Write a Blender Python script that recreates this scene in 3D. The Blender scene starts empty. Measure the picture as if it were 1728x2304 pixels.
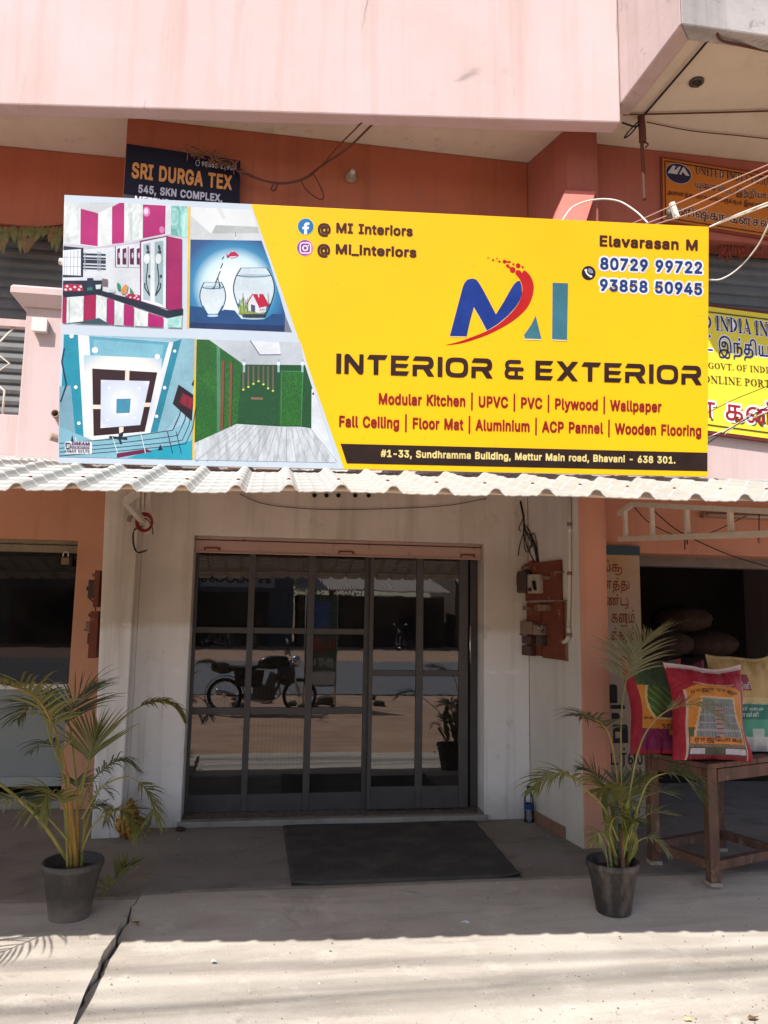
import bpy, bmesh, math, random
from math import sin, cos, tan, pi, radians, sqrt, atan2, asin
from mathutils import Vector, Matrix

random.seed(7)
sc = bpy.context.scene
COL = sc.collection

# ------------------------------------------------------------------ camera, world, sun, exposure
YAW, PITCH, ROLL, FPX = radians(8.5), radians(7.5), radians(0.9), 1731.0
EYE = Vector((0, 0, 1.6))
FWD = Vector((sin(YAW) * cos(PITCH), cos(YAW) * cos(PITCH), sin(PITCH)))
_r = Vector((cos(YAW), -sin(YAW), 0))
_u = _r.cross(FWD)
RIGHT = _r * cos(ROLL) + _u * sin(ROLL)
UP = -_r * sin(ROLL) + _u * cos(ROLL)
cam = bpy.data.cameras.new("camera")
cam.sensor_fit = 'VERTICAL'
cam.sensor_height = 24
cam.lens = FPX / 2304 * 24
cam.clip_start = 0.05
cam.clip_end = 400
camo = bpy.data.objects.new("camera", cam)
COL.objects.link(camo)
camo.matrix_world = Matrix(((RIGHT.x, UP.x, -FWD.x, EYE.x), (RIGHT.y, UP.y, -FWD.y, EYE.y),
                            (RIGHT.z, UP.z, -FWD.z, EYE.z), (0, 0, 0, 1)))
sc.camera = camo

SUN_TRAVEL = Vector((0.51, 0.67, -1.0)).normalized()
world = bpy.data.worlds.new("World")
sc.world = world
world.use_nodes = True
_nt = world.node_tree
_sky = _nt.nodes.new('ShaderNodeTexSky')
_sky.sky_type = 'NISHITA'
_sky.sun_disc = False
_sky.sun_elevation = asin(-SUN_TRAVEL.z)
_sky.sun_rotation = atan2(-SUN_TRAVEL.x, -SUN_TRAVEL.y)
_sky.dust_density = 1.5
_bg = _nt.nodes['Background']
_nt.links.new(_sky.outputs[0], _bg.inputs[0])
_bg.inputs[1].default_value = 0.115
sun = bpy.data.lights.new("sun", 'SUN')
sun.energy = 4.5
sun.angle = radians(0.5)
sun.color = (1.0, 0.97, 0.93)
suno = bpy.data.objects.new("sun", sun)
COL.objects.link(suno)
suno.location = (-3, -4, 12)
suno.rotation_euler = SUN_TRAVEL.to_track_quat('-Z', 'Y').to_euler()
sc.view_settings.view_transform = 'Standard'
sc.view_settings.look = 'None'
sc.view_settings.exposure = 0.62
sc.view_settings.gamma = 1.0
sc.cycles.max_bounces = 8
sc.cycles.transparent_max_bounces = 12


# ------------------------------------------------------------------ where things stand
def ray(px, py):
    return RIGHT * ((px - 864) / FPX) - UP * ((py - 1152) / FPX) + FWD


def at(px, py, Y):
    """point of the sight line through a place of the photo on the upright plane y = Y"""
    d = ray(px, py)
    return EYE + d * (Y / d.y)


def atz(px, py, z):
    d = ray(px, py)
    return EYE + d * ((z - EYE.z) / d.z)


def onp(px, py, p, n):
    d = ray(px, py)
    return EYE + d * ((Vector(p) - EYE).dot(n) / d.dot(n))


# ------------------------------------------------------------------ materials
def lin(c):
    if isinstance(c, str):
        c = c.lstrip('#')
        c = [int(c[i:i + 2], 16) / 255 for i in (0, 2, 4)]
        return tuple((x / 12.92 if x <= .04045 else ((x + .055) / 1.055) ** 2.4) for x in c)
    return tuple(c)


class NB:
    """small node-building helper"""

    def __init__(s, name):
        s.m = bpy.data.materials.new(name)
        s.m.use_nodes = True
        s.t = s.m.node_tree
        s.b = s.t.nodes['Principled BSDF']
        s.tc = s.t.nodes.new('ShaderNodeTexCoord')

    def n(s, kind, **kw):
        x = s.t.nodes.new(kind)
        for k, v in kw.items():
            setattr(x, k, v)
        return x

    def l(s, a, b):
        s.t.links.new(a, b)

    def coords(s, scale=(1, 1, 1), loc=(0, 0, 0), rot=(0, 0, 0)):
        mp = s.n('ShaderNodeMapping')
        mp.inputs['Scale'].default_value = scale
        mp.inputs['Location'].default_value = loc
        mp.inputs['Rotation'].default_value = rot
        s.l(s.tc.outputs['Object'], mp.inputs[0])
        return mp.outputs[0]

    def noise(s, scale, detail=5, rough=.55, sc3=(1, 1, 1), loc=(0, 0, 0), dist=0.0):
        x = s.n('ShaderNodeTexNoise')
        x.inputs['Scale'].default_value = scale
        x.inputs['Detail'].default_value = detail
        x.inputs['Roughness'].default_value = rough
        x.inputs['Distortion'].default_value = dist
        s.l(s.coords(sc3, loc), x.inputs['Vector'])
        return x.outputs['Fac']

    def ramp(s, fac, stops, interp='LINEAR'):
        r = s.n('ShaderNodeValToRGB')
        r.color_ramp.interpolation = interp
        el = r.color_ramp.elements
        while len(el) < len(stops):
            el.new(.5)
        for e, (p, c) in zip(el, stops):
            e.position = p
            if not isinstance(c, (tuple, list)):
                c = (c, c, c)
            e.color = (c[0], c[1], c[2], 1)
        s.l(fac, r.inputs[0])
        return r.outputs[0]

    def mix(s, fac, a, b, mode='MIX'):
        x = s.n('ShaderNodeMix', data_type='RGBA', blend_type=mode)
        for v, i in ((fac, 0), (a, 6), (b, 7)):
            if hasattr(v, 'is_linked') or hasattr(v, 'links'):
                s.l(v, x.inputs[i])
            elif i == 0:
                x.inputs[0].default_value = v
            else:
                x.inputs[i].default_value = (v[0], v[1], v[2], 1)
        return x.outputs[2]

    def math(s, op, a, b=0.0):
        x = s.n('ShaderNodeMath', operation=op)
        for v, i in ((a, 0), (b, 1)):
            if hasattr(v, 'links'):
                s.l(v, x.inputs[i])
            else:
                x.inputs[i].default_value = v
        return x.outputs[0]

    def z(s):
        x = s.n('ShaderNodeSeparateXYZ')
        s.l(s.tc.outputs['Object'], x.inputs[0])
        return x.outputs

    def bump(s, fac, strength=.2, dist=.01):
        b = s.n('ShaderNodeBump')
        b.inputs['Strength'].default_value = strength
        b.inputs['Distance'].default_value = dist
        s.l(fac, b.inputs['Height'])
        s.l(b.outputs[0], s.b.inputs['Normal'])

    def out(s, color=None, rough=.6, metal=0.0, spec=.5):
        if color is not None:
            if hasattr(color, 'links'):
                s.l(color, s.b.inputs['Base Color'])
            else:
                s.b.inputs['Base Color'].default_value = (*lin(color)[:3], 1)
        if hasattr(rough, 'links'):
            s.l(rough, s.b.inputs['Roughness'])
        else:
            s.b.inputs['Roughness'].default_value = rough
        s.b.inputs['Metallic'].default_value = metal
        s.b.inputs['Specular IOR Level'].default_value = spec
        return s.m


MATS = {}


def simple(name, col, rough=.6, var=.15, scale=6, metal=0.0, bump=0.0, bscale=60, spec=.4):
    """one colour with mottling in the thing itself and a fine relief"""
    if name in MATS:
        return MATS[name]
    b = NB(name)
    c = lin(col)
    f = b.noise(scale, 6, .6)
    colr = b.mix(b.ramp(f, [(.3, 0), (.7, 1)]), tuple(x * (1 - var) for x in c), tuple(min(1, x * (1 + var)) for x in c))
    if bump:
        b.bump(b.noise(bscale, 4, .6), bump, .004)
    MATS[name] = b.out(colr, rough, metal, spec)
    return MATS[name]


def ink(col):
    """printed colour"""
    k = 'print ' + col
    if k not in MATS:
        b = NB(k)
        c = lin(col)
        f = b.math('ADD', b.math('MULTIPLY', b.noise(5.5, 4, .6), .7), b.math('MULTIPLY', b.noise(120, 3, .7), .3))
        MATS[k] = b.out(b.mix(b.ramp(f, [(.36, 0), (.62, 1)]), tuple(x * .57 for x in c), tuple(min(1, x * .76 + .006) for x in c)), .42, 0, .3)
    return MATS[k]


def plaster(name, col, col2, streak=.35, streakcol=None, bump=.25, rough=.85, twotone=None, grime=None, crack=0, top=None, splash=None):
    b = NB(name)
    c, c2 = lin(col), lin(col2)
    base = b.mix(b.ramp(b.noise(1.3, 8, .65), [(.35, 0), (.65, 1)]), c, c2)
    if twotone:
        zc, low, wid = twotone
        zz = b.z()[2]
        nn = b.math('MULTIPLY', b.math('SUBTRACT', b.noise(3.0, 5, .6, (1, 1, .4)), .5), .16)
        h = b.math('ADD', zz, nn)
        lo = lin(low)
        lowc = b.mix(b.noise(2.2, 8, .7), tuple(x * .9 for x in lo), tuple(min(1, x * 1.06) for x in lo))
        t = b.n('ShaderNodeMapRange')
        t.inputs[1].default_value = zc - wid
        t.inputs[2].default_value = zc + wid
        b.l(h, t.inputs[0])
        base = b.mix(t.outputs[0], lowc, base)
    if streak:
        sk = b.ramp(b.noise(2.4, 6, .62, (2.6, 2.6, .12), dist=.2), [(.50, 0), (.72, 1)])
        base = b.mix(b.math('MULTIPLY', sk, streak), base, lin(streakcol) if streakcol else tuple(x * .55 for x in c))
        sk2 = b.ramp(b.noise(3.1, 8, .7, (7, 7, .16), loc=(4, 9, 0), dist=.3), [(.55, 0), (.70, 1)])
        base = b.mix(b.math('MULTIPLY', sk2, streak * .40), base, tuple(x * .62 for x in c))
    if grime:
        g = b.ramp(b.noise(5.0, 9, .75), [(.58, 0), (.70, 1)])
        base = b.mix(b.math('MULTIPLY', g, grime[1]), base, lin(grime[0]))
    if top:
        z0, z1, tcol = top
        mr = b.n('ShaderNodeMapRange')
        mr.inputs[1].default_value, mr.inputs[2].default_value = z0, z1
        b.l(b.math('ADD', b.z()[2], b.math('MULTIPLY', b.math('SUBTRACT', b.noise(2.0, 8, .72, (1.3, 1.3, .5)), .5), 2.4)), mr.inputs[0])
        base = b.mix(b.math('MULTIPLY', b.ramp(mr.outputs[0], [(.0, 0), (1, 1)]), .75), base, lin(tcol))
    if splash:
        z1, scol = splash
        mr = b.n('ShaderNodeMapRange')
        mr.inputs[1].default_value, mr.inputs[2].default_value = z1, 0.0
        b.l(b.math('ADD', b.z()[2], b.math('MULTIPLY', b.math('SUBTRACT', b.noise(4.0, 8, .72), .5), .5)), mr.inputs[0])
        base = b.mix(b.math('MULTIPLY', mr.outputs[0], .5), base, lin(scol))
    if crack:
        vo = b.n('ShaderNodeTexVoronoi', feature='DISTANCE_TO_EDGE')
        vo.inputs['Scale'].default_value = .55
        wq = b.n('ShaderNodeMix', data_type='VECTOR')
        wq.inputs[0].default_value = .09
        nn3 = b.n('ShaderNodeTexNoise')
        nn3.inputs['Scale'].default_value = 5
        nn3.inputs['Detail'].default_value = 6
        b.l(b.coords((1.6, 1.6, .35)), wq.inputs[4])
        b.l(nn3.outputs['Color'], wq.inputs[5])
        b.l(wq.outputs[1], vo.inputs['Vector'])
        ck = b.ramp(vo.outputs['Distance'], [(.0, 1), (.0045, 0)])
        ck = b.math('MULTIPLY', ck, b.ramp(b.noise(1.2, 3, .5, loc=(7, 2, 4)), [(.50, 0), (.60, 1)]))
        base = b.mix(b.math('MULTIPLY', ck, crack), base, tuple(x * .35 for x in c))
    fine = b.noise(140, 5, .7)
    base = b.mix(b.math('MULTIPLY', b.ramp(fine, [(.38, 0), (.62, 1)]), .12), base, tuple(x * .7 for x in c))
    b.bump(b.math('ADD', b.math('MULTIPLY', fine, .4), b.noise(22, 6, .6)), bump, .006)
    MATS[name] = b.out(base, rough, 0, .25)
    return MATS[name]


# ------------------------------------------------------------------ mesh building
class MB:
    def __init__(s):
        s.v, s.f, s.mi, s.sm, s.mats = [], [], [], [], []

    def m(s, mat):
        if mat not in s.mats:
            s.mats.append(mat)
        return s.mats.index(mat)

    def face(s, idx, mat, smooth=False):
        s.f.append(tuple(idx))
        s.mi.append(s.m(mat))
        s.sm.append(smooth)

    def add(s, pts):
        n = len(s.v)
        s.v.extend(Vector(p) for p in pts)
        return n

    def poly(s, pts, mat):
        n = s.add(pts)
        s.face(range(n, n + len(pts)), mat)
        return s

    def prism(s, pts, vec, mat, side=None):
        """polygon swept along vec, both ends closed"""
        pts = [Vector(p) for p in pts]
        vec = Vector(vec)
        k = len(pts)
        n = s.add(pts)
        s.add([p + vec for p in pts])
        s.face([n + i for i in range(k)][::-1], mat)
        s.face([n + k + i for i in range(k)], mat)
        for i in range(k):
            j = (i + 1) % k
            s.face((n + i, n + j, n + k + j, n + k + i), side or mat)
        return s

    def box(s, x0, y0, z0, x1, y1, z1, mat):
        return s.prism([(x0, y0, z0), (x1, y0, z0), (x1, y1, z0), (x0, y1, z0)], (0, 0, z1 - z0), mat)

    def tube(s, pts, r, mat, n=8, cap=True):
        pts = [Vector(p) for p in pts]
        if len(pts) < 2:
            return s
        rs = r if isinstance(r, (list, tuple)) else [r] * len(pts)
        if len(rs) != len(pts):
            rs = [rs[int(i * (len(rs) - 1) / (len(pts) - 1))] for i in range(len(pts))]
        rings = []
        t = (pts[1] - pts[0]).normalized()
        a = Vector((0, 0, 1)) if abs(t.z) < .9 else Vector((1, 0, 0))
        u = t.cross(a).normalized()
        for i, p in enumerate(pts):
            if i == 0:
                t = pts[1] - pts[0]
            elif i == len(pts) - 1:
                t = pts[-1] - pts[-2]
            else:
                t = (pts[i + 1] - pts[i]).normalized() + (pts[i] - pts[i - 1]).normalized()
            if t.length < 1e-9:
                t = Vector((0, 0, 1))
            t.normalize()
            u = (u - t * u.dot(t))
            u = u.normalized() if u.length > 1e-6 else t.orthogonal().normalized()
            w = t.cross(u)
            rings.append(s.add([p + (u * cos(2 * pi * k / n) + w * sin(2 * pi * k / n)) * rs[i] for k in range(n)]))
        for a_, b_ in zip(rings[:-1], rings[1:]):
            for k in range(n):
                j = (k + 1) % n
                s.face((a_ + k, a_ + j, b_ + j, b_ + k), mat, True)
        if cap:
            s.face([rings[0] + k for k in range(n)][::-1], mat)
            s.face([rings[-1] + k for k in range(n)], mat)
        return s

    def lathe(s, c, prof, mat, n=36, axis=(0, 0, 1), matfn=None):
        c = Vector(c)
        ax = Vector(axis).normalized()
        u = ax.orthogonal().normalized()
        w = ax.cross(u)
        rings = []
        for r, h in prof:
            rings.append(s.add([c + ax * h + (u * cos(2 * pi * k / n) + w * sin(2 * pi * k / n)) * max(r, 1e-5) for k in range(n)]))
        for q, (a_, b_) in enumerate(zip(rings[:-1], rings[1:])):
            for k in range(n):
                j = (k + 1) % n
                s.face((a_ + k, a_ + j, b_ + j, b_ + k), matfn(q) if matfn else mat, True)
        return s

    def grid(s, fn, nu, nv, mat, smooth=True, matfn=None):
        n = s.add([fn(i / nu, j / nv) for j in range(nv + 1) for i in range(nu + 1)])
        for j in range(nv):
            for i in range(nu):
                a_ = n + j * (nu + 1) + i
                s.face((a_, a_ + 1, a_ + nu + 2, a_ + nu + 1), matfn((i + .5) / nu, (j + .5) / nv) if matfn else mat, smooth)
        return s

    def ball(s, c, rx, ry, rz, mat, n=14, jit=0.0):
        c = Vector(c)
        rr = random.Random(int((c.x * 91 + c.y * 37 + c.z * 17) * 1000))
        off = [rr.uniform(-jit, jit) for _ in range(n * n * 3)]

        def fn(u, v):
            a, b = 2 * pi * (u % 1.0), pi * (v - .5)
            k = 1 + off[int(round((u % 1.0) * n)) * 7 % len(off) + int(round(v * n)) * 11 % 50] if 0 < v < 1 else 1
            return c + Vector((cos(a) * cos(b) * rx, sin(a) * cos(b) * ry, sin(b) * rz)) * k
        return s.grid(fn, n, n, mat)

    def build(s, name, parent=None, bevel=0.0, weld=False):
        me = bpy.data.meshes.new(name)
        o0 = root_origin(parent)
        me.from_pydata([v - o0 for v in s.v], [], s.f)
        for m_ in s.mats:
            me.materials.append(m_)
        me.polygons.foreach_set('material_index', s.mi)
        me.polygons.foreach_set('use_smooth', s.sm)
        me.validate()
        me.update()
        if weld:
            bm = bmesh.new()
            bm.from_mesh(me)
            bmesh.ops.remove_doubles(bm, verts=bm.verts, dist=1e-5)
            bm.to_mesh(me)
            bm.free()
        o = bpy.data.objects.new(name, me)
        COL.objects.link(o)
        if parent:
            o.parent = parent
        if bevel:
            md = o.modifiers.new('bevel', 'BEVEL')
            md.width = bevel
            md.segments = 2
            md.limit_method = 'ANGLE'
            md.angle_limit = radians(50)
        return o


ORIG = {}


def root_origin(p):
    while p is not None and p.parent is not None:
        p = p.parent
    return ORIG.get(p.name, Vector((0, 0, 0))) if p is not None else Vector((0, 0, 0))


def tag(o, label, cat, group=None, kind=None):
    o['label'] = label
    o['category'] = cat
    if group:
        o['group'] = group
    if kind:
        o['kind'] = kind
    return o


def thing(name, loc, label, cat, group=None):
    o = bpy.data.objects.new(name, None)
    o.empty_display_size = .1
    COL.objects.link(o)
    o.location = loc
    ORIG[o.name] = Vector(loc)
    return tag(o, label, cat, group)


def structure(o):
    o['kind'] = 'structure'
    return o


# ------------------------------------------------------------------ lettering
LATIN = {
    '#': (0.47, [[10,-6,25,-6,28,-4,33,20,37,22,45,21,42,4,43,-4,47,-6,61,-6,65,-1,69,21,81,23,85,26,85,41,82,44,74,45,74,50,76,57,86,57,90,60,92,75,89,80,79,81,81,103,78,108,64,108,60,106,55,82,51,80,43,81,46,99,45,106,41,108,27,108,23,103,19,81,7,80,4,76,3,61,6,58,14,57,15,53,12,45,2,45,-2,41,-4,27,0,23,9,21,6,0], [39,45,38,48,39,56,50,57,49,46]]),
    ',': (0.218, [[5,-30,19,-30,23,-26,33,10,33,16,30,20,12,20,7,17,2,-19,2,-26]]),
    '-': (0.483, [[20,32,70,32,74,36,73,51,69,55,20,55,17,51,17,40,17,35]]),
    '.': (0.218, [[13,-6,25,-7,34,1,34,14,25,23,14,23,5,15,4,2]]),
    '0': (0.483, [[36,-7,54,-7,67,-2,80,12,86,32,87,63,82,84,77,94,68,103,55,109,36,109,24,104,12,91,4,70,4,38,8,19,13,9,20,1,27,-4], [42,17,36,21,31,31,29,43,29,59,34,78,39,83,45,85,53,82,58,75,62,59,62,44,59,30,54,20,48,17]]),
    '1': (0.483, [[13,-6,78,-6,84,-2,84,12,82,16,79,17,64,18,62,19,62,102,58,108,36,108,11,88,11,71,14,67,21,66,34,75,36,73,36,19,14,17,11,15,9,12,9,-1]]),
    '2': (0.483, [[10,-6,78,-6,84,-2,84,13,81,17,47,19,74,50,80,59,82,69,82,80,78,92,69,102,63,106,49,110,31,108,19,101,9,88,7,71,11,66,28,66,31,69,35,81,43,85,54,82,57,74,54,65,48,57,7,13,7,-2]]),
    '3': (0.483, [[32,-7,52,-7,63,-4,75,3,83,15,85,34,82,45,74,55,60,64,80,89,81,104,77,108,13,108,8,105,7,89,10,85,42,83,26,63,26,46,30,44,51,41,56,38,59,31,59,26,56,21,44,16,32,20,28,30,24,32,8,32,4,30,3,20,8,9,20,-2]]),
    '4': (0.483, [[54,-6,72,-5,74,-2,75,14,85,16,89,20,88,36,84,38,75,40,74,67,69,70,52,69,68,98,68,105,63,108,48,108,43,105,2,34,2,19,5,16,49,15,51,-2], [35,39,35,42,50,65,50,40]]),
    '5': (0.483, [[34,-7,52,-7,63,-4,75,5,82,16,84,23,84,42,81,52,75,60,61,71,51,73,37,72,35,74,36,82,38,84,77,85,79,88,79,102,76,108,18,108,13,104,8,58,8,47,12,44,26,43,41,49,48,48,55,44,59,34,55,22,46,17,41,17,34,20,30,30,27,32,10,32,6,29,6,19,12,7,22,-2]]),
    '6': (0.483, [[35,-7,53,-7,63,-4,77,7,82,17,84,38,80,52,67,65,52,70,70,98,70,105,66,108,49,108,45,106,16,63,8,45,7,24,11,12,22,-1], [44,16,35,21,32,28,32,34,36,43,45,46,55,42,59,31,54,20]]),
    '7': (0.483, [[17,-6,35,-6,40,-1,84,87,84,104,81,108,12,108,7,105,7,88,10,84,53,83,14,5,14,-2]]),
    '8': (0.483, [[34,-7,56,-7,68,-3,81,8,86,20,85,39,75,54,82,69,82,82,81,89,70,102,55,109,36,109,26,106,13,95,8,84,9,66,15,54,5,39,5,18,9,9,16,1,25,-4], [44,16,33,20,30,24,30,29,34,37,41,40,48,40,57,36,61,27,56,19], [43,65,36,68,33,77,38,83,46,85,54,82,57,74,53,67]]),
    '9': (0.483, [[24,-6,41,-6,46,-3,73,36,82,55,84,76,81,88,69,103,56,109,41,110,27,106,15,96,8,83,7,62,11,50,24,36,39,32,20,4,20,-2], [45,55,35,60,32,72,36,82,46,85,55,81,59,69,55,59]]),
    '@': (0.706, [[57,-33,81,-33,102,-28,106,-24,107,-18,104,-9,100,-5,113,-3,120,0,128,9,131,19,133,51,131,61,126,74,110,93,98,100,87,103,59,104,35,98,26,92,15,81,7,67,4,58,2,48,2,23,5,9,11,-5,23,-18,32,-25,45,-30], [63,-10,47,-5,34,6,27,24,26,43,31,59,39,71,56,80,75,82,86,79,93,74,60,75,52,73,38,61,32,46,33,20,38,10,46,1,59,-3,74,-3,84,1,97,-5,77,-10], [104,19,101,24,102,65,106,59,110,45,108,24], [65,20,58,24,55,37,59,48,67,52,75,48,78,41,78,34,74,22]]),
    'A': (0.51, [[1,-6,21,-5,31,20,34,22,63,22,73,-2,76,-6,94,-6,98,-2,98,5,63,100,58,108,38,108,33,103,-2,5,-3,-2], [42,47,42,50,48,65,54,48]]),
    'B': (0.486, [[10,-6,65,-5,76,0,87,11,89,19,89,36,85,46,79,54,85,66,86,83,81,93,70,104,54,108,11,108,6,105,6,0], [32,18,32,40,54,39,60,36,64,31,64,25,60,20,48,17], [32,64,32,84,50,84,56,82,60,78,60,71,54,65,48,64]]),
    'C': (0.54, [[43,-7,63,-7,81,-1,93,11,100,27,100,34,97,38,80,39,76,35,69,23,63,19,53,17,38,23,31,33,27,48,29,63,35,76,44,82,54,85,65,82,70,78,76,67,80,64,96,64,100,67,100,77,92,92,78,104,63,109,43,109,25,102,10,86,3,67,2,40,7,20,22,2,31,-4]]),
    'D': (0.532, [[10,-6,53,-6,63,-4,77,2,91,17,98,38,97,69,89,87,74,102,66,105,53,108,11,108,6,105,6,0], [32,18,31,83,47,84,57,81,67,74,72,62,73,46,70,33,64,25,56,20,43,18]]),
    'E': (0.449, [[10,-6,75,-6,81,-2,81,13,78,17,34,17,31,20,32,39,72,39,77,43,77,58,74,63,32,64,31,80,31,83,34,84,78,84,81,90,81,104,78,108,12,108,6,105,6,0]]),
    'F': (0.44, [[10,-6,27,-6,31,-2,32,37,70,38,75,41,75,58,72,62,32,62,31,81,34,84,77,84,80,90,80,104,77,108,12,108,6,105,6,0]]),
    'G': (0.55, [[43,-7,64,-7,81,-1,93,10,98,19,101,28,102,53,96,57,56,57,52,55,51,39,52,35,56,33,74,32,70,23,62,19,53,17,44,19,37,24,32,31,27,47,28,59,33,73,41,81,52,85,62,83,69,78,76,67,80,64,97,64,101,67,99,81,92,92,81,103,63,109,43,109,26,103,10,86,3,68,2,40,8,19,14,10,23,2,33,-5]]),
    'I': (0.33, [[4,-6,55,-6,60,-2,59,15,56,17,44,18,42,20,42,82,44,84,56,84,60,87,60,104,57,108,5,108,1,105,1,87,5,84,16,84,17,81,17,19,15,18,5,17,1,14,0,-2]]),
    'K': (0.497, [[10,-6,26,-6,30,-3,31,30,38,37,70,-5,91,-6,95,-3,95,5,58,57,95,98,96,104,93,107,69,107,32,69,30,105,24,108,10,108,7,105,6,0]]),
    'L': (0.423, [[10,-6,74,-6,79,-2,79,13,75,17,31,19,31,103,27,108,10,108,6,104,6,0]]),
    'M': (0.658, [[10,-6,26,-6,30,-2,31,45,50,-1,54,-6,70,-6,74,-3,93,43,95,-2,99,-6,115,-6,118,-4,120,0,120,101,118,106,115,108,95,108,90,105,63,40,36,105,31,108,11,108,8,106,6,102,6,0]]),
    'N': (0.553, [[10,-6,27,-6,31,-2,32,57,73,-4,76,-6,93,-6,98,-3,99,102,96,107,78,108,74,105,72,45,31,106,28,108,12,108,7,105,6,0]]),
    'O': (0.563, [[43,-7,63,-7,81,-1,94,12,101,23,103,33,105,48,104,64,98,84,93,91,81,102,63,109,43,109,25,102,10,86,3,67,2,40,8,20,22,2,31,-4], [52,17,42,21,34,27,29,38,27,53,30,67,35,76,44,82,54,85,65,81,73,74,78,62,79,47,77,35,70,24,61,19]]),
    'P': (0.475, [[10,-6,26,-6,30,-3,32,30,53,31,65,33,74,38,83,48,88,62,87,81,82,92,71,103,53,108,11,108,6,105,6,0], [32,55,32,83,49,84,59,80,62,69,59,59,49,55]]),
    'R': (0.479, [[10,-6,26,-6,30,-3,31,31,34,33,45,32,67,-5,86,-6,91,-2,91,5,73,38,82,48,86,55,88,63,88,79,82,93,70,104,54,108,11,108,6,105,6,0], [32,58,32,83,50,84,60,78,62,68,58,61,49,57]]),
    'S': (0.477, [[33,-7,54,-8,67,-4,82,7,87,18,87,37,79,51,67,58,36,68,30,74,30,78,33,82,46,85,58,81,62,72,65,70,81,70,85,72,86,83,82,93,72,103,58,108,39,109,24,106,11,96,5,84,5,64,12,53,26,44,55,35,60,32,62,29,61,23,57,20,43,16,32,20,24,33,7,34,3,31,3,18,9,6,20,-3]]),
    'T': (0.479, [[36,-6,53,-6,57,-2,57,82,59,84,84,84,87,85,89,89,89,103,86,108,6,108,1,105,0,89,3,85,32,83,32,0]]),
    'U': (0.547, [[40,-7,61,-8,74,-4,83,2,94,15,97,27,97,101,94,108,77,108,73,104,72,35,67,22,53,17,38,22,32,31,31,104,24,108,10,108,6,104,7,22,11,12,21,1,29,-4]]),
    'V': (0.51, [[38,-6,58,-6,62,-2,99,98,98,104,95,108,77,108,73,105,48,37,23,105,16,108,2,108,-2,105,-1,93,34,-2]]),
    'W': (0.716, [[28,-6,48,-6,52,-3,69,54,85,-3,91,-6,107,-6,111,-4,139,95,140,103,138,106,135,108,120,108,115,105,98,46,83,102,79,108,60,108,55,105,39,46,22,105,17,108,2,108,-1,106,-3,102,-2,94,24,-1]]),
    'X': (0.504, [[1,-6,22,-5,47,29,72,-5,92,-6,96,-3,96,5,64,52,95,98,95,104,93,107,71,107,48,76,25,107,5,108,1,105,1,97,31,52,-2,4,-2,-2]]),
    '_': (0.349, [[-2,-17,65,-17,70,-13,70,2,65,6,-2,6,-6,0,-6,-13]]),
    'a': (0.419, [[22,-7,40,-8,50,-5,68,-6,73,-3,73,58,71,66,67,73,57,80,46,83,23,81,13,75,2,62,2,56,4,53,17,48,5,38,1,33,1,11,11,-2], [31,16,26,19,27,24,37,27,48,28,47,24,44,19,37,16], [26,50,28,55,36,59,44,58,48,54,46,52]]),
    'c': (0.426, [[31,-7,50,-8,61,-4,74,8,79,17,79,22,76,26,64,30,57,29,50,19,42,16,32,19,28,27,26,35,27,45,31,54,36,58,41,60,47,58,59,46,74,49,78,52,78,61,73,69,65,77,54,82,34,83,21,78,9,68,2,53,1,28,5,14,17,-1]]),
    'd': (0.454, [[30,-7,47,-8,57,-4,61,-6,75,-6,80,-3,81,102,77,108,61,108,57,106,54,81,45,83,25,81,13,73,4,61,1,46,1,27,4,15,17,-1], [40,16,30,22,27,29,26,40,31,55,41,59,51,54,56,38,51,22,46,17]]),
    'e': (0.434, [[32,-7,51,-8,61,-5,74,6,79,14,78,22,70,26,77,28,80,32,80,47,78,59,73,68,65,76,54,82,33,83,22,80,9,68,2,53,1,28,5,14,17,-1], [40,16,31,21,29,27,56,27,51,19], [30,50,29,52,31,55,40,60,49,57,52,52,50,50]]),
    'f': (0.284, [[14,-6,30,-6,34,-2,34,57,36,59,48,59,52,65,51,80,47,82,36,82,35,85,38,88,48,88,52,92,55,105,50,111,31,112,21,109,12,98,10,83,-1,82,-5,78,-4,62,0,59,8,59,10,57,10,-1]]),
    'g': (0.455, [[30,-36,50,-36,63,-33,73,-26,79,-15,81,-9,81,76,77,81,61,82,57,80,43,83,29,82,17,76,8,68,3,59,1,48,2,23,8,10,18,-1,5,-10,4,-17,16,-30], [37,-12,30,-9,28,-5,42,-6,55,-4,54,-8,50,-11], [38,19,32,21,29,25,26,35,26,42,32,56,38,59,43,59,52,53,56,37,51,22,44,19]]),
    'h': (0.44, [[8,-6,24,-6,28,-2,30,48,33,56,42,59,49,56,53,48,53,-2,57,-6,73,-6,78,-1,78,52,75,66,67,77,59,81,40,83,29,81,29,104,24,108,9,108,5,103,5,0]]),
    'i': (0.197, [[8,-6,25,-6,29,-1,29,76,25,83,31,90,31,101,25,109,20,111,10,110,2,101,3,90,9,83,5,76,5,0]]),
    'l': (0.219, [[19,-6,38,-6,42,-2,42,6,39,15,31,17,29,21,29,104,24,108,10,108,5,103,5,10,9,1]]),
    'm': (0.64, [[8,-6,24,-6,28,-2,29,46,32,55,39,59,46,57,48,52,48,0,51,-5,68,-6,73,-2,73,49,77,57,84,60,90,57,93,51,93,-2,98,-6,115,-5,118,0,118,56,113,70,103,80,89,84,76,82,64,76,55,82,46,84,28,80,23,82,7,81,5,76,5,0]]),
    'n': (0.44, [[8,-6,24,-6,28,-2,30,48,33,56,42,59,49,56,53,48,53,-2,59,-6,74,-6,77,-3,77,59,71,72,63,80,53,83,41,83,29,80,24,82,10,82,5,80,5,0]]),
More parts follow.
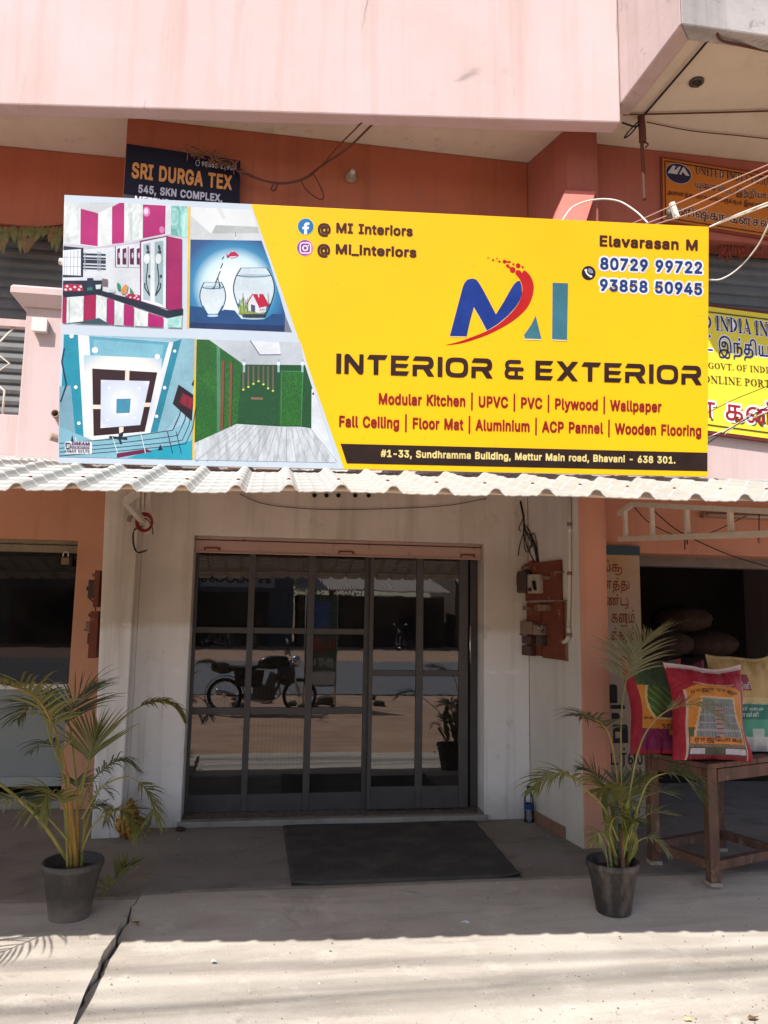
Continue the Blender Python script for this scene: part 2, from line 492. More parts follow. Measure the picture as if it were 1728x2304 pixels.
    'o': (0.445, [[31,-7,50,-8,62,-3,75,8,81,22,82,48,79,59,75,67,66,76,54,82,34,83,21,78,9,68,2,53,1,28,5,14,17,-1], [40,16,33,19,30,23,27,30,26,40,31,54,42,60,53,54,57,43,57,33,51,19]]),
    'p': (0.454, [[8,-34,24,-34,28,-32,30,-5,41,-8,60,-6,71,1,80,14,84,29,82,56,76,68,63,80,56,83,42,83,28,80,24,82,10,82,5,78,5,-29], [41,17,33,23,29,39,34,55,41,59,46,59,53,56,56,51,59,35,53,19,46,16]]),
    'r': (0.289, [[8,-6,24,-6,28,-2,30,50,32,55,37,57,51,58,54,61,55,78,52,83,36,83,28,81,24,82,10,82,5,79,5,0]]),
    's': (0.395, [[25,-7,45,-8,54,-5,66,3,72,13,72,29,69,35,64,41,51,48,34,52,29,55,34,59,41,59,52,49,66,51,70,54,71,62,67,69,59,78,51,82,30,83,22,81,9,72,4,63,4,47,6,41,12,35,23,29,41,24,46,21,41,17,33,16,28,19,21,28,7,26,2,22,1,14,7,4,16,-4]]),
    't': (0.257, [[24,-6,43,-7,48,-2,46,14,43,16,33,17,31,22,31,57,33,59,43,59,46,62,47,77,43,82,32,83,31,96,29,99,12,100,7,96,7,83,-1,82,-4,79,-5,64,-1,59,6,58,7,57,8,8,15,-2]]),
    'u': (0.44, [[27,-7,44,-7,54,-4,59,-6,73,-6,78,-3,78,76,74,82,57,82,53,79,53,29,49,20,40,16,32,20,29,30,28,79,22,82,9,82,5,79,6,14,14,0]]),
    'v': (0.419, [[30,-6,47,-6,52,-1,80,72,80,78,77,82,60,82,55,80,39,38,21,81,18,82,3,82,-2,79,-1,67,25,0]]),
    'w': (0.597, [[25,-6,41,-6,45,-3,57,31,69,-4,73,-6,87,-6,90,-4,94,2,115,71,113,80,110,82,96,82,91,80,79,46,68,80,65,82,47,82,44,78,34,45,23,80,18,82,4,82,0,81,-1,78,-1,71,20,1]]),
    'y': (0.419, [[8,-35,25,-35,31,-33,44,-21,80,71,80,78,77,82,60,82,55,79,39,38,21,81,18,82,3,82,-2,79,-2,70,25,1,21,-10,10,-11,6,-15,3,-29]]),
    '|': (0.26, [[15,-38,30,-39,34,-34,34,135,33,138,29,141,16,141,12,136,12,-33]]),
}
TAMIL = {
    'அ': (1.118, [[189,-33,206,-33,209,-30,209,109,206,113,190,113,187,111,186,38,165,39,166,55,161,76,153,90,144,101,125,112,99,116,79,112,69,106,62,98,58,84,58,72,61,63,71,52,82,47,93,46,108,48,118,54,123,61,127,69,127,87,129,87,137,78,141,67,144,51,142,38,26,37,13,31,4,19,5,2,14,-13,31,-22,56,-27,87,-26,114,-20,127,-14,143,-4,160,18,185,18,187,15,187,-30], [54,-7,41,-5,29,2,25,12,32,18,133,17,119,4,102,-3,80,-8], [90,65,84,67,80,72,78,78,79,86,82,91,87,95,101,97,107,84,106,72,100,66]]),
    'இ': (1.123, [[46,-66,69,-65,96,-57,126,-66,143,-67,155,-65,167,-60,176,-53,184,-36,184,-23,180,-8,170,7,159,18,163,42,163,58,158,79,150,95,140,104,129,111,113,115,95,115,75,110,67,105,59,96,56,86,56,74,60,62,72,51,85,47,101,47,112,52,120,60,125,72,124,89,126,89,135,77,140,62,141,45,138,28,108,32,86,32,66,30,47,24,45,26,39,43,35,60,35,79,38,99,45,116,52,126,63,136,79,145,106,151,129,150,151,144,169,130,180,113,186,88,188,0,192,-3,206,-3,209,-1,210,81,205,107,192,136,180,150,167,159,147,167,126,171,101,171,82,167,66,162,49,152,35,139,25,124,15,95,13,70,17,40,27,13,12,-6,8,-17,7,-30,12,-47,21,-58,32,-64], [47,-47,36,-42,30,-33,30,-19,37,-6,57,-30,73,-44,63,-47], [128,-47,119,-45,118,-43,135,-27,150,-4,152,-4,158,-10,162,-20,163,-27,159,-38,155,-43,148,-46], [94,-34,69,-13,56,6,72,11,93,14,115,12,130,8,128,0,113,-20,100,-32], [90,65,83,66,78,71,76,78,77,85,83,93,98,97,104,88,105,76,99,67]]),
    'க': (0.861, [[47,-5,70,-3,87,4,94,12,99,23,102,47,104,49,119,48,129,44,135,38,135,27,132,20,126,16,103,16,99,4,100,-1,117,-4,130,-3,142,1,151,9,157,22,157,36,155,46,150,53,133,65,104,68,102,70,102,93,137,95,139,99,138,112,31,112,30,63,12,49,8,39,7,27,11,15,19,5,29,-1], [47,15,37,18,31,24,29,31,33,41,41,46,53,49,79,49,79,33,73,20,63,15], [51,68,51,94,79,93,79,68]]),
    'ங': (1.041, [[17,-2,33,-3,37,0,37,92,40,94,66,93,67,31,69,27,87,27,89,48,99,54,115,54,120,51,123,45,123,32,118,18,69,17,67,12,67,1,69,-2,192,-2,194,2,193,111,190,113,176,113,171,110,171,18,144,17,142,19,145,31,145,49,141,60,135,67,127,72,116,75,101,74,90,70,89,71,89,93,121,95,123,99,122,112,17,113,15,109,15,2]]),
    'ச': (0.768, [[47,-5,70,-3,87,4,94,12,99,23,103,49,138,50,139,64,137,67,104,68,102,71,102,93,137,95,139,99,138,112,31,112,30,63,12,49,8,39,7,27,11,15,19,5,29,-1], [47,15,37,18,31,24,29,31,33,41,41,46,53,49,79,49,79,33,73,21,63,15], [51,68,51,94,79,93,79,68]]),
    'ஜ': (1.044, [[54,-66,71,-66,87,-60,99,-52,122,-28,126,-49,132,-58,140,-63,154,-67,167,-66,175,-63,186,-54,191,-41,189,-22,178,-7,164,0,146,1,124,-4,107,-15,82,-40,67,-46,56,-47,43,-43,36,-35,33,-23,36,-5,40,1,49,6,68,10,142,12,164,18,178,27,191,45,194,70,190,91,183,100,174,108,155,115,138,115,125,111,110,97,100,106,89,113,76,115,57,115,35,108,25,102,17,92,10,72,13,55,16,48,24,41,39,35,55,35,64,38,74,44,80,53,83,68,82,78,69,96,85,94,94,85,99,73,101,42,103,39,119,39,122,41,123,77,127,87,132,93,145,96,157,94,165,88,171,77,172,61,169,50,164,41,156,36,130,30,73,29,49,26,32,20,19,9,13,-2,10,-16,14,-40,19,-49,31,-59,43,-65], [154,-48,147,-44,144,-34,146,-23,151,-18,166,-23,171,-34,166,-46], [43,53,36,56,31,65,32,78,39,87,55,82,60,76,62,68,58,57,50,53]]),
    'ட': (0.761, [[17,-2,134,-3,138,0,138,13,133,17,38,17,37,110,34,113,19,113,15,109,15,2]]),
    'ண': (1.716, [[46,-5,59,-4,70,0,80,9,85,20,87,31,85,45,82,52,75,61,58,68,33,65,37,75,45,84,58,92,74,96,96,95,114,89,104,71,99,57,97,45,98,25,103,11,110,2,120,-3,132,-5,144,-3,153,1,162,11,167,25,167,44,164,61,147,91,158,95,173,97,198,91,183,62,180,43,181,26,186,11,194,2,203,-3,217,-5,230,-2,240,4,247,16,250,29,250,46,248,59,242,74,233,89,246,93,272,94,273,0,276,-3,293,-2,295,2,295,93,326,95,328,98,328,111,324,113,252,113,232,110,216,104,198,112,182,115,154,113,130,104,110,112,92,115,71,115,48,110,33,101,19,86,11,69,9,52,11,30,17,13,28,2], [47,14,40,17,35,22,30,41,41,48,53,49,62,43,66,29,61,17,54,14], [129,14,122,20,118,38,122,63,130,77,142,59,146,33,140,17], [212,14,207,17,204,23,202,45,207,66,215,78,221,68,226,54,228,31,223,17,218,14]]),
    'த': (0.862, [[10,-66,28,-65,30,-45,37,-37,55,-33,97,-33,117,-30,135,-22,150,-9,154,-1,158,13,157,28,153,44,144,54,135,60,101,70,102,93,137,95,139,98,138,112,30,112,29,63,13,50,8,35,10,16,20,5,35,-3,50,-5,64,-4,81,1,90,8,97,18,100,28,101,47,103,49,119,45,130,39,135,29,136,16,128,-1,113,-10,85,-14,41,-15,22,-20,13,-28,8,-40,7,-52], [48,15,38,18,32,23,30,33,33,41,48,48,78,49,79,34,74,21,63,16], [51,68,51,94,79,93,78,68]]),
    'ந': (0.826, [[10,-66,28,-65,30,-45,37,-37,46,-34,89,-33,110,-30,129,-21,143,-6,150,12,151,32,147,50,141,60,131,70,118,74,105,75,91,70,89,72,89,93,122,95,124,99,124,110,122,112,20,113,16,111,17,-2,34,-3,37,0,37,91,39,94,67,93,68,-2,85,-3,88,-1,89,47,95,52,111,55,121,51,127,40,129,23,123,2,117,-4,108,-9,81,-14,41,-15,29,-17,20,-22,11,-32,8,-41,8,-60]]),
    'ன': (1.302, [[46,-5,59,-4,70,0,80,9,85,20,87,31,85,45,82,52,75,61,58,68,33,65,37,75,45,84,58,92,73,96,96,95,114,89,104,70,100,59,97,45,98,25,103,11,110,2,120,-3,131,-5,144,-3,153,1,162,11,167,25,167,44,164,60,148,89,164,93,189,94,190,0,194,-3,210,-2,212,2,212,93,244,95,245,98,245,111,241,113,169,113,148,110,131,103,103,114,72,115,55,112,39,105,26,94,14,77,11,65,9,44,12,24,19,11,31,0], [47,14,40,17,35,22,30,41,41,48,53,49,62,43,66,29,61,17,54,14], [129,14,122,20,118,38,122,62,130,77,137,68,142,57,146,33,140,17]]),
    'ப': (0.775, [[17,-2,139,-2,139,112,122,113,118,110,117,17,40,17,37,20,37,110,33,113,16,112,15,2]]),
    'ம': (0.882, [[17,-2,109,-3,133,1,144,7,157,24,162,46,159,77,156,88,149,101,138,110,123,115,104,114,92,109,82,98,78,85,77,18,40,17,37,20,37,110,33,113,16,112,15,2], [101,17,99,73,101,85,108,94,115,97,122,96,131,88,137,73,139,45,137,33,133,25,126,20,114,17]]),
    'ய': (0.96, [[44,-4,56,-4,67,0,72,-2,176,-1,177,112,159,113,156,110,155,18,94,17,90,20,90,110,87,113,69,112,68,25,62,17,51,15,42,18,38,29,37,111,33,113,16,112,15,36,17,21,21,10,29,1]]),
    'ர': (0.708, [[45,-44,56,-37,93,-1,93,92,96,94,125,95,127,99,127,110,125,112,19,113,15,111,15,2,18,-2,33,-2,37,1,37,93,69,94,71,92,71,7,33,-31,34,-34]]),
    'ற': (0.89, [[10,-66,28,-65,29,-45,36,-37,54,-33,94,-33,117,-29,134,-21,148,-8,155,3,161,20,163,56,157,86,151,97,141,108,123,115,106,115,93,111,80,101,64,113,44,115,33,112,22,101,17,92,15,80,15,2,17,-2,33,-3,37,0,37,76,41,90,48,96,54,96,61,94,67,80,68,2,70,-2,86,-3,90,0,90,72,93,85,101,93,115,96,125,94,132,88,140,66,141,39,138,21,133,8,127,-1,119,-6,93,-14,35,-15,19,-22,10,-32,7,-41,7,-60]]),
    'ல': (1.035, [[46,-5,60,-4,72,2,81,11,86,24,87,36,85,45,82,52,74,61,58,68,32,65,37,77,44,86,55,93,65,96,78,96,87,93,97,84,102,67,107,25,112,13,120,4,131,-2,151,-5,167,-1,181,9,187,20,192,34,192,64,183,92,165,121,161,121,146,109,162,84,168,68,170,49,169,33,165,23,159,18,150,15,137,18,130,26,126,40,124,74,121,88,112,100,101,109,81,115,58,114,40,108,25,96,16,83,11,67,9,51,11,31,14,20,22,6,33,-1], [47,14,40,17,35,22,30,41,41,48,53,49,62,43,66,29,61,17,54,14]]),
    'ள': (1.138, [[46,-5,60,-4,73,2,84,16,87,31,83,51,69,64,57,68,45,68,33,64,38,78,47,88,61,95,77,96,91,92,103,83,105,78,105,0,108,-2,123,-3,127,2,127,93,156,94,157,0,160,-2,176,-3,179,2,179,93,211,95,213,98,212,112,111,113,106,107,86,114,64,115,47,111,33,103,22,92,14,77,10,61,10,35,13,21,19,10,32,-1], [47,14,38,18,34,24,30,41,41,48,53,49,62,43,66,29,61,17,54,14]]),
    'வ': (1.041, [[46,-5,60,-4,72,2,81,11,86,23,87,35,85,45,75,61,58,68,32,65,38,78,46,88,56,93,67,96,78,96,93,91,100,85,108,71,110,49,108,32,100,13,100,2,102,-2,192,-2,192,112,175,113,171,110,171,20,169,17,126,18,132,45,131,70,124,90,108,106,88,114,65,115,46,110,32,102,20,89,13,75,9,53,10,35,13,21,19,10,32,-1], [47,14,38,18,34,24,30,41,41,48,53,49,62,43,66,29,61,17,55,14]]),
    'ஷ': (1.354, [[181,-59,185,-56,199,-3,252,-2,256,0,255,67,237,68,225,59,214,55,216,88,210,104,201,111,193,115,178,116,167,113,158,108,149,96,145,83,145,70,150,55,158,46,171,38,185,34,182,18,179,16,126,17,125,19,132,44,132,66,125,89,113,103,94,113,69,116,47,111,30,100,15,80,9,53,11,26,21,7,35,-2,55,-5,68,-1,80,9,85,20,87,32,85,46,80,56,72,63,62,67,48,68,33,64,32,66,41,82,55,93,74,96,89,93,97,88,105,79,110,58,109,36,100,14,101,0,105,-2,175,-3,164,-52,168,-55], [50,14,37,19,33,27,30,38,31,42,35,45,47,49,61,45,66,32,62,18,57,15], [205,17,204,19,208,34,235,42,234,17], [188,53,174,59,167,69,166,79,168,87,171,93,177,96,187,95,193,88,193,67,191,55]]),
    'ஸ': (1.307, [[46,-5,60,-4,73,2,84,16,87,30,83,51,69,64,57,68,45,68,33,64,40,82,51,91,65,96,78,96,90,92,97,86,103,74,105,65,105,0,108,-2,122,-3,127,1,127,73,129,84,133,92,137,95,144,96,151,94,154,90,157,78,159,34,166,14,180,0,191,-4,204,-5,217,-3,229,3,239,14,244,27,247,48,246,62,241,83,235,98,218,122,200,110,218,80,224,55,224,39,219,23,213,17,202,15,190,19,183,27,180,47,178,89,172,102,162,111,150,115,133,114,124,109,112,98,97,110,80,115,58,114,40,108,25,96,16,83,11,66,9,44,12,24,19,11,30,0], [47,14,40,17,35,22,30,41,41,48,53,49,62,43,66,29,61,17,55,14]]),
    'ா': (0.708, [[17,-2,33,-3,37,0,37,92,40,94,71,93,71,0,75,-3,92,-1,93,93,125,95,127,99,126,112,16,112,15,2]]),
    'ி': (0.259, [[17,-2,34,-2,37,1,37,108,33,136,25,152,6,167,-10,171,-34,168,-50,159,-59,147,-63,130,-61,113,-55,101,-36,101,-34,104,-41,127,-39,137,-35,145,-25,150,-14,151,-2,148,5,142,11,130,15,113,15,2]]),
    'ு': (0.548, [[54,41,67,42,77,45,88,53,93,63,95,72,93,87,87,99,79,106,65,112,49,113,-45,112,-46,97,-44,94,17,94,19,74,25,57,38,45], [55,61,47,64,42,70,40,83,42,94,61,92,68,88,72,83,73,74,70,65,63,61]]),
    'ூ': (0.872, [[73,0,100,2,124,10,140,22,152,40,159,66,158,100,149,125,135,141,127,147,111,153,92,155,79,155,63,151,46,141,36,131,25,114,-45,112,-46,97,-44,94,21,93,24,68,32,54,48,43,70,41,84,46,94,57,99,70,98,86,92,97,83,106,70,111,52,113,52,117,56,123,65,129,83,135,106,133,122,124,133,107,138,82,134,55,123,34,103,23,74,20,47,25,24,37,14,23,17,17,38,7], [59,60,51,64,46,70,43,84,45,93,65,92,71,89,76,83,77,73,74,66,68,61]]),
    'ெ': (0.898, [[74,-5,97,-2,107,2,115,9,119,17,123,30,120,51,113,61,103,69,88,72,71,70,59,63,52,54,50,45,48,27,40,38,34,52,31,74,32,89,37,112,49,131,68,145,91,151,106,150,119,146,128,140,135,130,140,116,142,98,143,0,148,-3,162,-2,165,0,165,94,160,128,153,143,142,156,119,168,105,171,87,171,68,167,55,161,40,151,30,141,21,128,13,109,9,74,11,54,19,34,28,19,40,8,56,-1], [79,14,74,16,70,27,72,45,80,52,93,52,98,49,101,41,101,25,93,16]]),
    'ே': (0.778, [[84,-5,111,-2,122,3,130,10,136,21,138,31,137,45,133,55,123,66,112,71,97,72,83,67,72,58,67,49,66,32,68,21,65,20,47,34,37,49,31,71,31,95,36,114,45,129,57,141,72,148,70,135,71,121,75,112,84,104,97,99,113,99,125,103,134,111,141,127,141,141,137,151,125,164,103,171,86,171,68,167,41,154,29,143,20,131,13,115,9,97,9,78,11,59,16,43,24,29,38,13,50,5,66,-2], [93,14,87,28,88,43,91,49,97,52,108,52,113,49,116,42,117,32,115,25,107,17], [104,117,95,121,91,133,93,145,99,152,114,146,119,140,120,134,116,121]]),
    'ை': (1.181, [[46,-5,60,-4,73,2,84,16,87,30,84,49,78,57,70,64,58,68,33,65,40,80,51,89,73,96,96,95,113,90,103,70,99,57,97,45,98,24,104,10,111,2,120,-3,133,-5,146,-3,153,2,162,12,167,25,167,44,165,58,159,73,146,92,158,96,175,95,187,89,194,80,199,65,199,42,194,24,185,6,201,-4,204,-2,213,14,221,44,221,66,214,90,208,98,195,109,174,115,152,114,130,104,110,112,91,115,65,114,40,105,26,95,16,81,11,65,9,44,12,24,19,11,31,0], [47,14,40,17,35,22,30,41,41,48,53,49,62,43,66,29,61,17,54,14], [129,14,122,20,118,38,121,58,125,70,130,77,142,59,146,33,140,17]]),
    'ோ': (1.578, [[84,-5,111,-2,122,3,130,10,136,21,138,31,137,45,133,55,123,66,112,71,97,72,83,67,72,58,67,49,66,32,68,21,65,20,47,34,37,49,31,71,31,95,36,114,45,129,57,141,72,148,70,135,71,121,75,112,84,104,97,99,113,99,125,103,134,111,141,127,141,141,137,151,125,164,103,171,86,171,68,167,41,154,29,143,20,131,13,115,9,97,9,78,11,59,16,43,24,29,38,13,50,5,66,-2], [191,-2,207,-3,211,0,211,92,214,94,245,93,245,0,249,-3,266,-1,268,93,299,95,301,99,300,112,190,112,189,2], [93,14,87,28,88,43,91,49,97,52,108,52,113,49,116,42,117,32,115,25,107,17], [158,57,169,60,174,65,176,72,172,82,167,87,161,89,150,85,146,80,144,74,147,63], [104,117,95,121,91,133,93,145,99,152,114,146,119,140,120,134,116,121]]),
    '்': (0, [[-58,133,-46,136,-40,147,-43,158,-54,165,-65,162,-71,151,-68,140]]),
    'கு': (1.133, [[113,-52,172,-47,203,-22,213,14,206,48,183,67,139,67,133,65,103,69,102,93,137,94,139,97,139,108,137,112,32,112,30,108,30,63,14,51,7,33,11,15,18,7,26,0,43,-4,62,-4,83,2,92,10,97,18,101,30,102,48,104,49,126,46,132,42,135,35,135,26,130,18,123,15,105,17,102,15,98,1,110,-3,133,-3,143,1,151,8,157,23,155,48,177,48,190,39,195,16,188,-9,168,-28,122,-35,81,-31,73,-34,71,-42,76,-48], [49,15,39,17,32,23,29,31,32,41,39,45,51,49,79,49,80,37,74,22,63,15], [51,68,51,94,79,93,79,69]]),
    'து': (1.085, [[10,-66,28,-65,30,-45,34,-38,41,-35,97,-33,115,-31,135,-22,152,-6,166,-9,192,1,203,29,203,110,201,116,193,119,185,113,185,32,179,16,164,10,158,13,155,38,144,54,132,62,101,70,102,93,137,95,139,98,138,112,31,112,29,63,13,50,8,35,10,16,20,5,35,-3,50,-5,64,-4,81,1,90,8,97,18,100,28,101,47,103,49,117,46,128,40,134,31,136,18,131,11,129,0,114,-10,85,-14,41,-15,29,-17,20,-22,12,-30,8,-40,7,-52], [48,15,38,18,32,23,30,33,33,41,48,48,78,49,79,34,74,21,63,16], [51,68,51,94,79,93,78,68]]),
    'டு': (1.044, [[117,-52,126,-52,169,-42,192,-8,195,44,191,77,169,108,162,109,156,103,156,95,175,69,176,60,176,38,162,20,138,16,39,17,37,19,37,110,33,113,17,112,15,108,15,2,17,-2,133,-3,175,5,174,-2,158,-26,118,-35,114,-38,111,-46]]),
    'ளு': (1.133, [[57,-48,180,-49,188,-45,205,-22,205,91,213,97,212,112,196,115,188,113,111,113,106,107,86,114,63,115,44,110,26,97,16,82,11,67,9,52,11,30,16,14,26,3,37,-3,50,-5,68,-1,79,7,85,20,87,35,82,52,70,64,58,68,45,67,33,65,36,76,48,89,61,95,79,96,92,91,104,82,105,1,108,-2,122,-2,127,2,127,93,156,94,157,1,160,-2,175,-2,178,-1,179,2,179,92,183,94,187,92,187,-16,177,-29,173,-31,58,-31,53,-35,51,-39,53,-45], [47,14,36,21,30,41,40,47,54,49,63,41,66,32,65,25,58,16]]),
    'யு': (0.965, [[167,-68,175,-68,179,-61,179,100,177,112,159,113,156,110,155,18,94,17,90,20,90,110,87,113,69,112,68,25,62,17,51,15,42,18,38,29,37,111,33,113,16,112,15,35,18,17,23,7,32,-1,46,-5,57,-4,67,0,72,-2,160,-3,161,-61]]),
}
SERIF = {
    'I': (0.42, [[36,-6,45,-6,53,-1,73,0,76,4,74,8,57,8,55,12,55,130,57,131,73,132,76,137,73,140,53,140,41,147,27,140,6,140,4,136,6,132,23,131,25,128,25,10,23,8,6,8,4,3,7,0,27,-1]]),
    'N': (0.8, [[121,-5,133,-2,139,7,135,23,135,130,137,131,156,132,158,134,157,139,106,140,102,137,105,132,123,131,125,130,124,35,50,131,47,139,30,147,16,140,1,139,0,135,2,132,15,131,25,112,25,10,23,8,4,8,3,1,53,0,58,2,55,8,37,8,35,10,36,99,112,1]]),
    'D': (0.74, [[32,-6,40,-6,49,-1,91,10,105,17,123,35,131,50,135,64,135,78,130,93,121,108,110,119,92,130,49,140,37,147,23,140,2,140,0,136,2,132,19,131,21,128,21,10,19,8,2,8,0,3,3,0,23,-1], [51,10,51,128,55,131,75,126,74,109,98,89,103,80,105,69,102,58,96,48,74,31,74,14]]),
    'A': (0.76, [[117,-5,132,-1,149,0,152,5,149,8,135,9,86,141,79,149,69,151,58,141,57,133,61,119,21,10,18,8,-2,8,-4,3,0,0,42,0,44,4,43,7,31,10,44,45,88,46,91,44,104,10,97,7,96,2], [48,55,67,106,86,55]]),
    'S': (0.56, [[50,-5,68,-3,87,7,99,23,101,39,97,52,88,64,60,79,29,101,28,105,31,112,39,119,53,123,60,122,70,118,84,108,86,98,92,96,95,101,95,130,91,136,84,131,67,139,53,141,39,139,26,132,17,124,10,109,10,95,12,90,54,61,75,52,81,43,82,31,78,23,68,16,53,13,42,15,26,27,19,30,18,42,15,44,11,43,11,3,16,2,19,8,36,-2]]),
    'U': (0.76, [[61,-2,95,2,108,8,120,19,128,41,129,130,130,131,150,132,152,136,150,140,100,140,96,138,99,132,117,131,119,130,119,42,117,32,110,21,99,13,83,9,77,9,72,19,55,29,51,39,51,130,66,132,68,138,49,140,36,147,23,140,4,138,6,132,21,130,22,34,30,26,36,11]]),
    'T': (0.68, [[62,-6,71,-6,79,-1,99,0,102,3,100,8,83,8,81,10,82,127,116,128,117,104,123,100,126,104,128,134,124,139,80,140,66,147,52,140,11,140,5,136,6,104,9,100,14,103,15,128,51,127,51,10,49,8,32,8,30,4,33,0,53,-1]]),
    'E': (0.66, [[32,-6,40,-6,50,-1,111,0,116,2,120,34,117,40,112,37,107,8,54,8,51,11,51,66,79,67,81,51,86,50,88,55,88,91,86,94,80,92,79,77,51,78,51,130,103,131,106,107,111,104,114,106,114,116,112,137,110,140,50,140,36,147,22,140,6,138,8,132,21,130,21,12,20,8,7,7,6,3,9,0,23,-1]]),
    'F': (0.62, [[32,-6,41,-6,49,-1,69,0,72,2,69,8,51,9,51,66,78,67,80,51,85,50,88,54,89,90,87,93,83,94,80,91,78,77,51,78,51,130,103,131,106,107,111,104,114,106,114,112,113,136,110,140,50,140,36,147,23,140,6,138,8,132,21,130,21,11,19,8,2,8,0,3,3,0,23,-1]]),
    'L': (0.62, [[32,-6,41,-6,50,-1,110,0,113,5,116,40,112,44,108,41,103,8,51,9,51,130,53,131,69,132,72,137,69,140,49,140,37,147,23,140,2,140,0,136,3,132,19,131,21,129,21,10,8,8,6,3,9,0,23,-1]]),
    'P': (0.62, [[32,-6,41,-6,49,-1,71,1,70,8,51,9,51,59,83,64,94,69,109,81,115,96,115,105,111,116,95,130,83,136,49,140,37,147,23,140,2,140,0,136,2,132,19,131,21,128,21,10,19,8,2,8,0,3,3,0,23,-1], [52,69,51,129,54,131,66,129,69,115,86,104,88,100,86,96,69,84,66,71]]),
    'R': (0.74, [[32,-6,41,-6,49,-1,69,0,72,2,69,8,51,9,51,61,54,64,59,63,106,0,117,-3,141,0,144,4,141,8,129,9,126,17,87,67,106,80,113,91,115,107,109,120,100,128,87,135,49,140,37,147,23,140,2,140,0,136,2,132,19,131,21,128,21,10,19,8,2,8,0,3,3,0,23,-1], [52,73,51,130,53,131,66,130,69,115,84,106,88,101,70,90,66,78,62,74]]),
    'O': (0.76, [[70,0,84,0,97,5,117,18,135,41,141,69,135,98,122,118,98,135,79,140,63,139,50,135,29,121,13,98,7,73,12,45,23,25,49,6], [67,9,50,16,55,25,55,33,41,53,37,75,43,91,55,107,55,116,50,124,62,130,74,132,86,130,98,124,93,116,93,108,108,85,111,66,107,52,93,33,93,24,97,16,85,10]]),
    'G': (0.78, [[73,0,89,0,108,7,118,3,128,5,133,14,134,52,147,54,150,59,147,62,132,63,120,70,107,63,92,62,90,59,92,54,107,52,106,17,85,9,71,9,53,15,58,31,44,51,39,69,42,85,58,109,58,116,53,124,60,128,77,132,99,127,118,113,120,99,124,96,128,99,130,112,129,128,126,132,121,131,118,127,90,139,72,140,58,137,33,122,24,112,14,96,9,77,9,63,18,36,28,23,45,9,56,3]]),
    'C': (0.74, [[73,0,89,0,107,7,121,16,130,28,128,31,124,32,106,16,85,9,71,9,53,15,58,31,44,51,39,69,42,85,58,109,58,116,53,124,60,128,77,132,99,127,118,113,120,95,124,92,128,95,130,112,129,128,126,132,121,131,118,127,90,139,72,140,58,137,33,122,24,112,14,96,9,77,9,63,18,36,28,23,45,9,56,3]]),
    'V': (0.74, [[69,-4,80,-4,88,4,89,12,85,26,124,130,146,132,148,136,146,140,105,141,100,138,102,132,113,131,114,129,80,40,45,129,50,135,49,139,27,147,15,141,2,141,-2,138,0,132,13,130,60,6,63,0]]),
    '.': (0.25, [[18,1,30,1,37,8,37,19,29,27,16,27,9,19,10,8]]),
}
TECHNO = {
    'I': (0.41000000000000003, [[1,1,47,0,50,2,50,197,48,200,3,200,0,198]]),
    'N': (1.13, [[1,1,44,1,45,122,137,12,157,0,176,0,187,8,194,22,193,200,151,199,149,82,59,187,38,200,20,200,6,192,0,177]]),
    'T': (1.22, [[71,1,119,1,120,151,185,152,209,194,210,200,28,199,1,153,69,151]]),
    'E': (1.1099999999999999, [[1,1,163,1,188,44,188,46,52,46,50,49,50,78,54,80,157,80,180,113,182,119,52,120,50,122,50,152,54,154,161,154,187,194,188,200,1,199]]),
    'R': (1.2899999999999998, [[1,1,47,1,48,69,49,72,51,72,110,71,160,1,224,1,224,4,179,72,180,75,200,84,214,105,218,136,213,165,197,189,169,200,28,200,2,157,2,154,147,154,162,150,168,136,162,122,147,116,1,115]]),
    'O': (1.3299999999999998, [[84,1,147,0,180,4,193,9,208,17,217,25,223,34,231,56,234,76,234,123,232,139,228,155,223,165,217,174,204,186,181,195,161,199,124,200,73,199,53,195,32,187,23,181,11,167,4,147,0,125,0,75,3,56,9,38,15,27,22,20,39,10,55,4], [97,44,79,47,66,51,56,60,51,69,47,86,47,115,50,130,56,141,63,147,72,151,95,156,147,155,162,151,173,145,183,132,187,115,186,79,179,61,168,51,155,46,134,44]]),
    'X': (1.3099999999999998, [[2,1,64,1,115,60,166,1,228,1,221,11,148,100,227,196,228,200,166,200,115,140,64,200,2,200,3,197,82,100,8,10]]),
    '&': (1.2, [[48,0,188,0,197,3,204,10,206,19,205,26,201,33,196,38,189,40,148,40,146,43,146,83,193,84,201,87,207,94,210,103,208,112,202,120,190,124,62,124,48,132,45,141,47,150,61,158,160,158,168,160,176,167,180,178,177,188,171,195,159,198,56,198,48,196,30,187,18,180,13,175,4,143,11,114,18,103,11,97,7,90,0,62,1,54,7,27,12,20], [57,40,43,49,41,60,44,71,69,84,110,83,109,40]]),
}
CAP = {'L': .56, 'T': .55, 'S': .70, 'C': 1.0}
FONT = {'L': LATIN, 'T': TAMIL, 'S': SERIF, 'C': TECHNO}
SPC = {'L': .28, 'T': .32, 'S': .27, 'C': .55}
_dec = {}


def glyph(F, t):
    if (F, t) not in _dec:
        _dec[(F, t)] = [[(L[i] / 200, L[i + 1] / 200) for i in range(0, len(L), 2)] for L in FONT[F][t][1]]
    return _dec[(F, t)]


def toks(F, s):
    r = []
    i = 0
    while i < len(s):
        if F == 'T' and s[i:i + 2] in TAMIL and len(s[i:i + 2]) == 2:
            r.append(s[i:i + 2])
            i += 2
        else:
            r.append(s[i])
            i += 1
    return r


